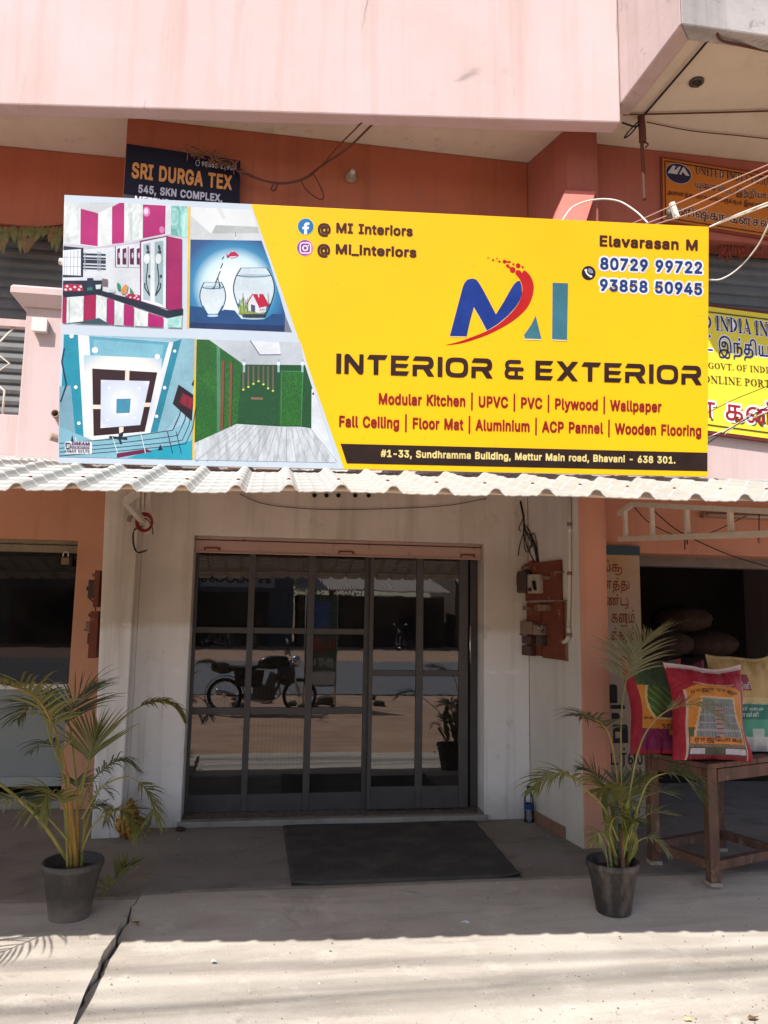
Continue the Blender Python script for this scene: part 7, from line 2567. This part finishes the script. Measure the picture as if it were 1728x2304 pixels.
M_LFY = leafmat('young palm leaf', '#7d8436', '#9a9a3c', '#a89a45')
for pts, wd, m in (([(740, 1350), (690, 1150), (680, 1000), (720, 950)], .045, M_LF), ([(760, 1350), (740, 1150), (715, 1050), (700, 960)], .04, M_LFD), ([(800, 1350), (810, 1200), (815, 1100), (830, 1050)], .035, M_LFY),
                   ([(820, 1360), (830, 1180), (800, 1090), (790, 1060)], .03, M_LFY), ([(770, 1400), (740, 1250), (770, 1200), (775, 1300)], .035, M_LFD), ([(810, 1400), (850, 1250), (860, 1210), (880, 1260)], .03, M_LF),
                   ([(750, 1400), (700, 1230), (740, 1180), (760, 1230)], .035, M_LF), ([(830, 1420), (870, 1330), (850, 1230), (800, 1190)], .03, M_LFY), ([(700, 1400), (660, 1300), (640, 1260), (660, 1330)], .03, M_LFP), ([(840, 1300), (880, 1180), (860, 1100), (830, 1060)], .025, M_LF)):
    blade(PR, [Z2(x, y, random.uniform(-.06, .06)) for x, y in pts], wd, m)
# ------------------------------------------------------------------ things fixed to the front
t = thing('junction_box', at(94, 738, 5.22), 'small grey square junction box on the pink balcony pier', 'electric box')
a, c_ = at(79, 722, 5.2345), at(109, 752, 5.2345)
w = MB()
w.box(a.x, 5.185, c_.z, c_.x, 5.2345, a.z, simple('grey plastic box', '#b5b0aa', .5, .08))
w.build('box_body', t, bevel=.004)
w = MB()
w.box(a.x - .004, 5.176, c_.z - .004, c_.x + .004, 5.1845, a.z + .004, simple('grey box lid', '#c4bfb9', .5, .08))
w.build('lid', t, bevel=.004)
M_PVC = simple('weathered pipe', '#9c8577', .6, .2, 14)
w = MB()
p = at(129, 936, 5.20)
w.lathe((p.x, 5.299, p.z), [(.0, -.01), (.018, -.01), (.020, 0), (.026, 0), (.026, .16), (.021, .16), (.020, .01)], M_PVC, 20, axis=(0.0, -1, .02))
tag(w.build('drain_pipe'), 'short round drain pipe sticking out of the pink parapet left of the signboard', 'pipe')
w = MB()
p = at(118, 990, 5.14)
w.tube(bez([(p.x + .16, 5.298, p.z - .02), (p.x + .13, 5.16, p.z - .01), (p.x + .06, 5.12, p.z), (p.x, 5.09, p.z + .012)]), .026, M_PVC, 12)
tag(w.build('drain_pipe'), 'lower bent drain pipe beside the left end of the signboard', 'pipe')
w = MB()
p = at(138, 590, 4.6)
w.tube(bez([at(150, 600, 4.6), at(142, 590, 4.6), at(134, 588, 4.6)]), [.02 - .0 * i for i in range(29)], simple('pale pipe end', '#c9b9ae', .5, .1), 10)
tag(w.build('pipe_end'), 'pale pipe end peeping out behind the left edge of the signboard', 'pipe')


def bulb(x, y, Y, label):
    p = at(x, y, Y)
    t = thing('bulb_holder', p, label, 'bulb holder')
    w = MB()
    w.lathe(p, [(0, 0), (.05, 0), (.05, .012), (.035, .02), (.03, .05), (.024, .075), (.0, .075)], simple('old bakelite', '#8f7a68', .5, .2), 20, axis=(0, -1, -.1))
    w.build('holder', t)
    w = MB()
    w.ball(p + Vector((.004, -.085, -.008)), .022, .02, .022, simple('bulb', '#b5a79b', .3, .1), 10)
    w.build('socket', t)


bulb(790, 398, 5.615, 'round bulb holder on the red brown beam above the signboard')
p = atz(1567, 183, 5.278)
t = thing('fan_hook', p, 'dark round fan hook in the cream ceiling at the upper right', 'hook')
w = MB()
w.lathe(p, [(.0, 0), (.05, 0), (.05, -.012), (.03, -.014), (.028, -.004)], simple('old iron', '#4a4038', .6, .2), 18)
w.build('plate', t)
w = MB()
w.tube([p + Vector((.022 * cos(a), 0, -.02 + .022 * sin(a))) for a in [2 * pi * i / 14 for i in range(15)]], .006, MATS['old iron'], 6)
w.build('hook', t)

# cables under the upper balcony
def cable(name, label, lines, cat='cable'):
    mb = MB()
    for pts, r, m in lines:
        mb.tube(bez(pts, 10), r, m, 6)
    return tag(mb.build(name), label, cat)


cz = 5.262
cable('ceiling_cable', 'black cable running across the cream ceiling at the upper right to a knot', [
    ([atz(1612, 68, cz), atz(1560, 130, cz - .01), atz(1450, 258, cz)], .008, M_WIRE),
    ([atz(1612, 68, cz), atz(1650, 76, cz), atz(1728, 95, cz), atz(1800, 110, cz)], .010, M_WIREB),
    ([atz(1612, 68, cz), atz(1622, 90, cz - .03), atz(1660, 100, cz - .03), atz(1730, 115, cz), atz(1800, 128, cz)], .009, M_WIREB)])
cable('ceiling_cable', 'thin brown cord stretched level below the ceiling right of the balcony corner', [
    ([atz(1402, 258, cz), atz(1500, 256, cz), atz(1620, 253, cz), atz(1760, 249, cz)], .006, M_WIREB),
    ([atz(1455, 275, cz), atz(1560, 295, cz), atz(1660, 305, cz), atz(1760, 316, cz)], .004, M_WIREB)])
kx = atz(1440, 266, cz)
cable('hanging_rope', 'frayed brown rope hanging from the ceiling knot at the balcony corner', [
    ([kx, at(1443, 300, kx.y), at(1445, 340, kx.y), at(1448, 400, kx.y), at(1450, 450, kx.y)], .013, M_WIREB),
    ([at(1442, 262, kx.y), at(1445, 290, kx.y), at(1446, 320, kx.y)], .026, M_WIREB),
    ([at(1440, 275, kx.y), at(1420, 300, kx.y), at(1405, 310, kx.y), at(1415, 295, kx.y), at(1440, 270, kx.y)], .006, M_WIRE),
    ([at(1440, 275, kx.y), at(1430, 285, kx.y), at(1400, 276, kx.y)], .007, M_WIRE),
    ([at(1446, 315, kx.y), at(1458, 325, kx.y), at(1452, 332, kx.y)], .006, M_WIREB)], 'rope')
yy = 5.5
cable('loose_cable', 'dark twisted cables drooping from the balcony edge to the navy signboard', [
    ([at(843, 275, 5.1), at(780, 335, 5.3), at(722, 374, yy), at(690, 398, yy), at(650, 411, yy), at(600, 408, yy), at(540, 388, yy)], .0085, M_WIREB),
    ([at(815, 275, 5.1), at(760, 330, 5.3), at(722, 374, yy), at(680, 405, yy), at(620, 413, yy), at(560, 392, yy), at(538, 378, yy)], .006, M_WIREB),
    ([at(702, 390, yy), at(712, 402, yy), at(728, 440, yy), at(718, 448, yy), at(690, 428, yy), at(678, 408, yy)], .005, M_WIREB),
    ([at(625, 414, yy), at(618, 428, yy), at(610, 425, yy), at(617, 412, yy)], .007, M_WIREB)])
w = MB()
rr = random.Random(9)
for i in range(90):
    u = rr.random()
    x, y = 420 + 118 * u, 330 + 44 * u
    p = at(x + rr.uniform(-6, 6), y + rr.uniform(-7, 14), 5.47)
    w.tube([p, p + Vector((rr.uniform(-.07, .07), rr.uniform(-.03, .03), rr.uniform(-.06, .05)))], .004, simple('dry twig', '#7a4f36', .9, .3), 4)
tag(w.build('dried_garland'), 'dried twiggy garland lying on the top edge of the navy signboard', 'garland')

# mango leaf garland over the left shutter
M_MANGO = simple('dry mango leaf', '#6b6432', .6, .35, 20)
M_MANGO2 = simple('brown mango leaf', '#7a5a32', .6, .3, 20)
t = thing('leaf_garland', at(70, 512, 6.12), 'row of dry hanging mango leaves over the left balcony shutter', 'garland')
w = MB()
w.tube(bez([at(-60, 500, 6.14), at(10, 508, 6.13), at(80, 512, 6.13), at(150, 505, 6.14)]), .006, M_WIREB, 5)
w.build('string', t)
rr = random.Random(21)
for i in range(15):
    px_ = -8 + i * 10.5 + rr.uniform(-3, 3)
    p = at(px_, 509, 6.12)
    L = rr.choice([.11, .15, .2, .24])
    tilt = rr.uniform(-.35, .35)
    wd = rr.uniform(.022, .034)
    w = MB()
    prev = None
    for j in range(8):
        s = j / 7
        ww = wd * sin(pi * min(.98, .08 + s * .92)) ** .8
        c_ = p + Vector((tilt * L * s, -.03 * sin(s * 2), -L * s))
        a = w.add([c_ + Vector((ww, .006, 0)), c_, c_ - Vector((ww, -.006, 0))])
        if prev is not None:
            w.face((prev, prev + 1, a + 1, a), M_MANGO if i % 3 else M_MANGO2, True)
            w.face((prev + 1, prev + 2, a + 2, a + 1), M_MANGO if i % 3 else M_MANGO2, True)
        prev = a
    w.build('leaf', t)
w = MB()
rr = random.Random(23)
M_DRY = simple('dry flowers', '#8a3f2a', .9, .3, 30)
for cx, cy, n_ in ((1628, 570, 16), (1668, 565, 26), (1648, 556, 6), (1700, 562, 6)):
    for i in range(n_):
        p = at(cx + rr.uniform(-11, 11), cy - 12 + rr.uniform(-8, 6), 5.36)
        w.tube([p, p + Vector((rr.uniform(-.03, .03), rr.uniform(-.02, .02), -rr.uniform(.04, .12)))], .006, M_DRY, 5)
tag(w.build('dried_garland'), 'dried red brown flower strings hanging over the right balcony shutter', 'garland')

# wires at the right end of the signboard
Ys = 3.31
far = Vector((3.4, 1.6, 5.2))


def endp(px, py, Y):
    return at(px, py, Y)


cable('service_wire', 'white wire loop arching over the top of the yellow signboard near its right end', [
    ([at(1264, 498, 3.42), at(1290, 465, 3.44), at(1340, 449, 3.46), at(1390, 452, 3.44), at(1430, 475, 3.4), at(1458, 502, 3.36)], .0042, M_WIREW)], 'wire')
cable('service_wire', 'three thin parallel service wires rising right from behind the signboard', [
    ([at(1421, 504, 3.5), at(1530, 455, 3.3), at(1640, 408, 3.1), at(1800, 340, 2.8)], .0028, simple('copper wire', '#b98a78', .45, .1)),
    ([at(1452, 504, 3.5), at(1560, 462, 3.3), at(1728, 384, 3.0), at(1820, 345, 2.8)], .0032, MATS['copper wire']),
    ([at(1472, 506, 3.5), at(1580, 470, 3.3), at(1728, 396, 3.0), at(1820, 352, 2.8)], .0032, MATS['copper wire'])], 'wire')
cable('service_wire', 'pair of sunlit cream wires tied to the upper right corner of the signboard', [
    ([at(1596, 511, 3.27), at(1640, 491, 3.2), at(1728, 456, 3.0), at(1830, 420, 2.8)], .0042, M_WIREW),
    ([at(1600, 509, 3.27), at(1650, 490, 3.2), at(1728, 462, 3.0), at(1830, 430, 2.8)], .0038, M_WIREW)], 'wire')
cable('service_wire', 'white wire sagging from the right edge of the signboard up to the right', [
    ([at(1590, 629, 3.35), at(1622, 628, 3.35), at(1660, 605, 3.3), at(1700, 560, 3.2), at(1726, 512, 3.1), at(1760, 430, 3.0)], .0036, M_WIREW)], 'wire')
cable('service_wire', 'dark and pale thin wires crossing low in front of the bright yellow insurance sign', [
    ([at(1588, 1000, 3.5), at(1650, 960, 3.4), at(1728, 915, 3.2), at(1800, 875, 3.0)], .0026, M_WIRE),
    ([at(1590, 985, 3.5), at(1660, 955, 3.4), at(1728, 925, 3.2), at(1800, 890, 3.0)], .0026, M_WIREW),
    ([at(1590, 930, 3.5), at(1650, 900, 3.4), at(1728, 868, 3.2), at(1800, 835, 3.0)], .0018, M_WIRE),
    ([at(1630, 978, 3.5), at(1665, 950, 3.4), at(1728, 900, 3.2), at(1800, 840, 3.0)], .0022, M_WIREW)], 'wire')
p = at(1517, 475, 3.36)
t = thing('cable_spacer', p, 'white plastic spacer clipped on the service wires above the signboard', 'insulator')
a, c_ = at(1511, 456, 3.36), at(1523, 491, 3.36)
w = MB()
sq(w, a, c_, .012, simple('white insulator', '#ded3c2', .45, .05))
w.build('spacer_body', t, bevel=.003)
w = MB()
w.tube([at(1507, 470, 3.39), at(1507, 488, 3.39)], .016, simple('grey insulator', '#5a4f4a', .5, .1), 10)
w.build('clip', t)
# wires under the awning, right
cable('shop_wire', 'dark wires looping in front of the beam of the grain shop', [
    ([at(1418, 1130, 5.8), at(1460, 1175, 5.8), at(1520, 1205, 5.8), at(1547, 1206, 5.8), at(1600, 1198, 5.8), at(1680, 1160, 5.8)], .004, M_WIRE),
    ([at(1452, 1130, 5.8), at(1500, 1175, 5.8), at(1547, 1206, 5.8), at(1640, 1248, 5.9), at(1728, 1275, 5.9)], .0045, M_WIRE),
    ([at(1541, 1205, 5.8), at(1541, 1237, 5.8)], .005, M_WIRE), ([at(1547, 1205, 5.8), at(1546, 1225, 5.8)], .005, M_WIRE)], 'wire')
t = thing('hanging_bulb', at(1708, 1215, 5.6), 'small pink bulb socket hanging on a wire under the awning at the right', 'bulb holder')
w = MB()
w.tube([at(1708, 1150, 5.6), at(1708, 1208, 5.6)], .004, M_WIRE, 6)
w.build('cord', t)
w = MB()
w.ball(at(1708, 1216, 5.6), .014, .014, .024, simple('pink bulb', '#b07a6a', .4, .1), 10)
w.build('socket', t)
t = thing('tube_light', at(1640, 1158, 5.93), 'pale tube light fixture under the awning on the grain shop beam', 'lamp')
a, c_ = at(1576, 1152, 5.94), at(1728, 1166, 5.94)
w = MB()
w.box(a.x, 5.90, a.z - .05, a.x + .9, 5.945, a.z - .01, simple('fixture', '#9a7d6a', .5, .1))
w.build('fixture_body', t, bevel=.004)
w = MB()
w.tube([(a.x + .03, 5.88, a.z - .03), (a.x + .87, 5.88, a.z - .03)], .013, simple('unlit tube', '#b5a392', .3, .05), 10)
w.build('tube', t)
cable('wall_wire', 'thin dark wire sagging along the top of the grey entrance wall', [([at(540, 1112, 6.1), at(600, 1135, 6.1), at(720, 1146, 6.1), at(860, 1145, 6.1), at(1000, 1138, 6.1), at(1095, 1122, 6.1)], .003, M_WIRE)], 'wire')
w = MB()
for x in (708, 735, 762, 800, 830):
    p = at(x, 1114, 6.10)
    w.lathe((p.x, 6.119, p.z), [(0, .0), (.018, .0), (.016, .012), (0, .014)], M_BLACK, 12, axis=(0, -1, 0))
tag(w.build('cable_hole_caps'), 'row of dark round hole caps at the top of the entrance wall', 'hole caps')
t = thing('padlock', at(148, 1255, 6.70), 'padlock hanging from the rolled shutter of the left shop', 'padlock')
w = MB()
p = at(148, 1258, 6.66)
w.box(p.x - .03, 6.64, p.z - .045, p.x + .03, 6.665, p.z + .01, simple('old brass', '#7c6a52', .4, .2, metal=.5))
w.build('lock_body', t, bevel=.004)
w = MB()
w.tube([p + Vector((-.02, -.008, .012)), p + Vector((-.02, -.008, .04))] + [p + Vector((-.02 * cos(a), -.008, .04 + .02 * sin(a))) for a in (.5, 1.2, 1.9, 2.6)] + [p + Vector((.02, -.008, .04)), p + Vector((.02, -.008, .012))], .005, MATS['brushed steel'], 6)
w.build('shackle', t)
w = MB()
w.box(xw - .75, LY + .085, 1.705, xw - .62, LY + .092, 1.712, M_ALUW)

# ------------------------------------------------------------------ inside the showroom
t = thing('display_panel', (.2, 7.35, .03), 'ribbed panel standing inside the showroom behind the lower panes', 'panel')
w = MB()
w.box(-.12, 7.35, .03, .42, 7.38, .95, simple('pale panel', '#8f9aa0', .5, .1))
w.build('backboard', t)
w = MB()
for i in range(15):
    w.box(-.115 + i * .036, 7.335, .04, -.105 + i * .036, 7.349, .94, M_BLACK)
w.build('rib', t)
t = thing('wall_sign', (.9, 8.6, 1.7), 'pale glossy panel with dark capital letters on the dim showroom wall', 'sign')
w = MB()
a, c_ = at(636, 1330, 8.6), at(775, 1376, 8.6)
w.box(a.x, 8.6, c_.z, c_.x, 8.62, a.z, simple('beige panel', '#c5ab8e', .4, .1))
w.build('panel', t)
w = MB()
letters(w, 'L', 'INTERIORS', plane_place((a.x, 8.599, c_.z), (1, 0, 0), (0, 0, 1), (0, -1, 0)), .05, .07, c_.x - a.x - .05, .12, M_BLACK, lift=.003)
w.build('lettering', t)
# ------------------------------------------------------------------ the street behind the camera (seen in the glass)
def copy_tree(o, parent=None):
    c = o.copy()
    COL.objects.link(c)
    if parent:
        c.parent = parent
    for ch in list(o.children):
        copy_tree(ch, c)
    return c


ZG = -.14
# parked motorcycle, side-on
bx, by = -.02, -1.1
t = thing('motorcycle', (bx, by, ZG), 'dark motorcycle parked on the dirt across from the shop door, seen mirrored in the glass', 'motorcycle')
M_TYR = simple('tyre', '#1c1a19', .8, .2, 20)
M_CHR = simple('chrome', '#c2c2c4', .15, .05, metal=1.0)
M_BKB = simple('black bike paint', '#1a1a1e', .25, .1)


def wheel(cx, nm):
    c = Vector((cx, by, ZG + .30))
    w = MB()
    w.lathe(c, [(.245, -.035), (.275, -.045), (.30, -.02), (.30, .02), (.275, .045), (.245, .035), (.245, -.035)], M_TYR, 32, axis=(0, 1, 0))
    wh = w.build('wheel', t)
    w = MB()
    w.lathe(c, [(.235, -.02), (.245, -.02), (.245, .02), (.235, .02), (.235, -.02)], M_CHR, 28, axis=(0, 1, 0))
    w.tube([c + Vector((0, -.06, 0)), c + Vector((0, .06, 0))], .03, M_CHR, 10)
    for k in range(12):
        a = 2 * pi * k / 12
        w.tube([c + Vector((cos(a) * .025, .02 * (-1) ** k, sin(a) * .025)), c + Vector((cos(a) * .24, 0, sin(a) * .24))], .003, M_CHR, 4)
    w.build('rim', wh)


wheel(bx - .64, 'a')
wheel(bx + .64, 'b')
z0 = ZG
w = MB()
w.tube([(bx + .45, by, z0 + .85), (bx - .1, by, z0 + .78), (bx - .62, by, z0 + .72)], .03, M_BKB, 8)
w.tube([(bx + .42, by, z0 + .82), (bx + .22, by, z0 + .35), (bx - .25, by, z0 + .30), (bx - .64, by, z0 + .30)], .025, M_BKB, 8)
w.tube([(bx - .15, by, z0 + .76), (bx - .25, by, z0 + .32)], .025, M_BKB, 8)
w.build('frame', t)
w = MB()
w.grid(lambda u, v: Vector((bx + .17 + .27 * cos(pi * v) * -1, by + .12 * sin(pi * v) ** .6 * cos(2 * pi * u), z0 + .86 + .12 * sin(pi * v) ** .6 * sin(2 * pi * u) + .03 * (1 - v * 2) * -1)), 20, 14, M_BKB)
w.build('fuel_tank', t)
w = MB()
w.grid(lambda u, v: Vector((bx - .40 + .36 * cos(pi * v) * -1, by + .12 * sin(pi * v) ** .5 * cos(2 * pi * u), z0 + .82 + .05 * sin(pi * v) ** .5 * sin(2 * pi * u) - .06 * sin(pi * v))), 16, 14, M_TYR)
w.build('saddle', t)
w = MB()
w.box(bx - .16, by - .11, z0 + .24, bx + .22, by + .11, z0 + .48, simple('engine', '#4c4a48', .4, .2, metal=.5))
w.tube([(bx + .12, by, z0 + .46), (bx + .2, by, z0 + .68)], .085, MATS['engine'], 12)
w.build('engine', t, bevel=.02)
w = MB()
w.tube(bez([(bx + .25, by - .12, z0 + .55), (bx + .3, by - .13, z0 + .3), (bx + .1, by - .13, z0 + .2), (bx - .3, by - .14, z0 + .24), (bx - .8, by - .15, z0 + .36)]), [.022] * 20 + [.04] * 21, M_CHR, 10)
w.build('exhaust', t)
w = MB()
for s in (-.07, .07):
    w.tube([(bx + .64, by + s, z0 + .30), (bx + .46, by + s, z0 + .9)], .02, M_CHR, 8)
w.build('fork', t)
w = MB()
w.tube([(bx + .36, by - .36, z0 + 1.02), (bx + .44, by - .2, z0 + 1.05), (bx + .46, by, z0 + .98), (bx + .44, by + .2, z0 + 1.05), (bx + .36, by + .36, z0 + 1.02)], .014, M_BKB, 8)
w.build('handlebar', t)
w = MB()
w.ball((bx + .56, by, z0 + .88), .09, .09, .10, M_CHR, 12)
w.build('headlight', t)
for s in (-1, 1):
    w = MB()
    w.tube([(bx + .42, by + .22 * s, z0 + 1.04), (bx + .40, by + .3 * s, z0 + 1.2)], .006, M_BKB, 6)
    w.ball((bx + .40, by + .32 * s, z0 + 1.22), .02, .06, .04, M_CHR, 8)
    w.build('mirror', t)
for s_ in (-1, 1):
    w = MB()
    w.prism([(bx - .45, by + .10 * s_, z0 + .46), (bx - .02, by + .10 * s_, z0 + .44), (bx + .02, by + .10 * s_, z0 + .72), (bx - .5, by + .10 * s_, z0 + .74)], (0, .03 * s_, 0), M_BKB)
    w.build('side_panel', t, bevel=.01)
w = MB()
w.grid(lambda u, v: Vector((bx - .72 + .18 * cos(pi * v) * -1, by + .10 * sin(pi * v) ** .6 * cos(2 * pi * u), z0 + .74 + .10 * sin(pi * v) ** .6 * sin(2 * pi * u) + .05 * (1 - v))), 14, 10, M_BKB)
w.build('tail_cowl', t)
w = MB()
w.grid(lambda u, v: Vector((bx + .40 + .16 * cos(pi * v) * -1, by + .16 * sin(pi * v) ** .6 * cos(2 * pi * u), z0 + .66 + .2 * sin(pi * v) ** .6 * sin(2 * pi * u))), 14, 10, M_BKB)
w.build('front_fairing', t)
w = MB()
w.lathe((bx - .64, by, z0 + .30), [(.33, -.07), (.345, 0), (.33, .07)], M_BKB, 40, axis=(0, 1, 0))
w.build('mudguard', t)

first_bike = t
spots = (((-2.2, -24.6), .5, 'motorcycle parked before the wheel board of the repair shop across the road'),
         ((-.9, -24.9), .9, 'second motorcycle parked nearest the tin shed across the road'),
         ((6.6, -24.5), 2.2, 'motorcycle standing under the tin roof eave across the road'))
for place, turn, text in spots:
    c = copy_tree(first_bike)
    c.location = (place[0], place[1], ZG)
    c.rotation_euler = (0, 0, turn)
    c['label'] = text
# standing banner by the road edge
sx, sy = 1.05, -2.2
t = thing('banner_stand', (sx, sy, ZG), 'narrow green roadside banner on a metal stand with a portrait box and red Tamil letters', 'banner')
w = MB()
w.box(sx - .30, sy, ZG + .35, sx + .30, sy + .02, ZG + 2.05, simple('banner green', '#3c5a4c', .6, .1))
w.build('banner_sheet', t)
w = MB()
w.box(sx - .16, sy + .0205, ZG + 1.45, sx + .16, sy + .024, ZG + 1.95, simple('banner blue', '#3d5f9a', .6, .1))
w.box(sx - .28, sy + .0205, ZG + .38, sx + .28, sy + .024, ZG + .62, simple('banner white', '#cfd2cf', .6, .1))
w.build('printed_field', t)
w = MB()
pl = plane_place((sx, sy + .021, ZG), (-1, 0, 0), (0, 0, 1), (0, 1, 0))
letters(w, 'T', 'யுக', pl, -.25, 1.05, .25, .2, simple('banner red', '#b3202a', .6), lift=.002)
letters(w, 'T', 'தரம்', pl, -.25, .75, .25, .12, MATS['banner white'], lift=.002)
w.build('lettering', t)
w = MB()
for s in (-.3, .3):
    w.tube([(sx + s, sy - .02, ZG), (sx + s, sy - .02, ZG + 2.06)], .014, M_IVORY, 6)
    w.tube([(sx + s, sy - .02, ZG + .7), (sx + s, sy - .45, ZG)], .012, M_IVORY, 6)
w.build('stand', t)
rr = random.Random(44)
M_RUB = simple('rubble', '#5e4c40', .95, .3, 10)
for i in range(16):
    w = MB()
    s = rr.uniform(.04, .2)
    w.ball((rr.uniform(-.6, 2.2), rr.uniform(-3.3, -1.7), ZG + s * .3), s, s * .8, s * .55, M_RUB, 10, .2)
    tag(w.build('stone'), 'loose stone of the rubble heap at the road edge, mirrored in the glass', 'stone', 'rubble stones at the road edge')

# shops across the road
M_SHED = simple('dark timber', '#38332f', .9, .3, 3)
M_TIN = NB('rusty tin roof')
_w = M_TIN.n('ShaderNodeTexWave', wave_type='BANDS', bands_direction='X')
_w.inputs['Scale'].default_value = 2.2
M_TIN.l(M_TIN.tc.outputs['Object'], _w.inputs[0])
M_TIN.bump(_w.outputs['Fac'], .8, .05)
M_TIN = M_TIN.out(M_TIN.mix(M_TIN.noise(1.2, 6, .7), lin('#8a7466'), lin('#b3a499')), .6)
t = thing('tin_shed', (5, -28, ZG), 'low dark shop shed with a corrugated tin roof across the road, mirrored in the glass', 'building')
w = MB()
w.box(1.6, -32, ZG, 9.2, -27.2, 2.5, M_SHED)
w.build('wall', t)
w = MB()
w.prism([(1.4, -26.0, 2.72), (9.3, -26.0, 2.64), (8.7, -31.5, 3.95), (1.6, -31.5, 3.9)], (0, 0, .06), M_TIN)
w.build('roof', t)
for i, x in enumerate((1.8, 4.3, 6.8)):
    w = MB()
    w.box(x, -27.199, ZG, x + 2.1, -27.15, 2.1, M_BLACK)
    w.build('shop_opening', t)
t = thing('workshop', (-8, -28, ZG), 'dark grey two storey repair shop with a white wheel board across the road', 'building')
w = MB()
w.box(-20, -34, ZG, 1.35, -27, 6.0, simple('grey blue wall', '#4f575f', .9, .2, 2))
w.build('wall', t)
for x in (-12.5, -8.2, -3.6):
    w = MB()
    w.box(x, -26.999, ZG, x + 3.7, -26.9, 2.55, M_BLACK)
    w.build('shop_opening', t)
w = MB()
w.box(-3.3, -26.999, 2.8, .35, -26.85, 3.72, simple('white board', '#8f969d', .5))
sg = w.build('shop_board', t)
for i in range(4):
    w = MB()
    w.lathe((-2.35 + i * .5, -26.84, 3.25), [(.16, 0), (.25, 0), (.25, .02), (.16, .02)], M_BLACK, 24, axis=(0, 1, 0))
    w.build('wheel_emblem', sg)
for x in (-2.95, -.15):
    w = MB()
    for dx in (-.2, .2):
        w.lathe((x + dx, -26.84, 3.12), [(.06, 0), (.13, 0), (.13, .02), (.06, .02)], M_BLACK, 18, axis=(0, 1, 0))
    w.prism([(x - .24, -26.845, 3.2), (x + .22, -26.845, 3.2), (x + .26, -26.845, 3.38), (x - .1, -26.845, 3.42)], (0, .02, 0), M_BLACK)
    w.build('bike_emblem', sg)
t = thing('shop_row', (17, -29, ZG), 'shaded single storey shop row right of the tin shed across the road', 'building')
w = MB()
w.box(9.9, -34, ZG, 26, -27.5, 4.2, simple('brown wall', '#6b5a4e', .9, .2, 2))
w.build('wall', t)
w = MB()
for x in (10.4, 14, 18, 22):
    w.box(x, -27.499, ZG, x + 3.2, -27.4, 2.6, M_BLACK)
w.build('shop_opening', t)
w = MB()
w.prism([(9.8, -25.6, 2.9), (26, -25.6, 2.9), (26, -27.45, 3.5), (9.8, -27.45, 3.5)], (0, 0, .06), M_TIN)
w.build('canopy', t)

M_TL = leafmat('tree leaf', '#41522a', '#5e7040', '#6d7440')
M_BARK = simple('bark', '#5a4a3c', .95, .3, 12)


def tree(x, y, h, r, seed, label):
    rr = random.Random(seed)
    t = thing('tree', (x, y, ZG), label, 'tree')
    w = MB()
    w.tube(bez([(x, y, ZG), (x + .2, y, ZG + h * .3), (x - .1, y + .2, ZG + h * .62)]), [.28 - .006 * i for i in range(29)], M_BARK, 10)
    for k in range(7):
        a = k * 2.4
        p = Vector((x, y, ZG + h * (.38 + .03 * k)))
        w.tube(bez([p, p + Vector((cos(a) * r * .4, sin(a) * r * .4, h * .15)), p + Vector((cos(a) * r * .8, sin(a) * r * .8, h * .25))]), [.10 - .003 * i for i in range(29)], M_BARK, 6)
    w.build('trunk', t)
    w = MB()
    cl = [(Vector((x + rr.gauss(0, r * .5), y + rr.gauss(0, r * .5), ZG + h * .72 + rr.gauss(0, h * .13))), rr.uniform(.25, .5) * r) for _ in range(26)]
    for i in range(5200):
        c, cr_ = rr.choice(cl)
        d = Vector((rr.gauss(0, 1), rr.gauss(0, 1), rr.gauss(0, .8)))
        p = c + d.normalized() * cr_ * rr.random() ** .4
        u = Vector((rr.gauss(0, 1), rr.gauss(0, 1), rr.gauss(0, 1))).normalized() * .13
        v = u.orthogonal().normalized() * .06
        w.poly([p - u, p + v, p + u, p - v], M_TL)
    w.build('crown', t)


tree(10.8, -37, 9.5, 3.4, 1, 'leafy green tree rising behind the tin shed and the shop row across the road')
tree(4.0, -38, 8.0, 3.0, 2, 'dense green tree rising directly behind the tin shed')
# overhead lines, whose shadows lie on the sunlit slab
for i, (y, z, r) in enumerate(((-2.17, 9.0, .017), (-2.30, 9.0, .011), (-2.46, 9.0, .020), (-2.55, 9.1, .013), (-2.85, 9.2, .012))):
    w = MB()
    w.tube([(-14 + k, y + .10 * sin(k * .35 + i) - .01 * (k - 14), z - .0025 * (14 - abs(k - 14)) ** 1.5 * .4) for k in range(29)], r, M_WIRE, 6)
    tag(w.build('overhead_cable'), 'black overhead street cable above the forecourt', 'cable', 'overhead street cables')
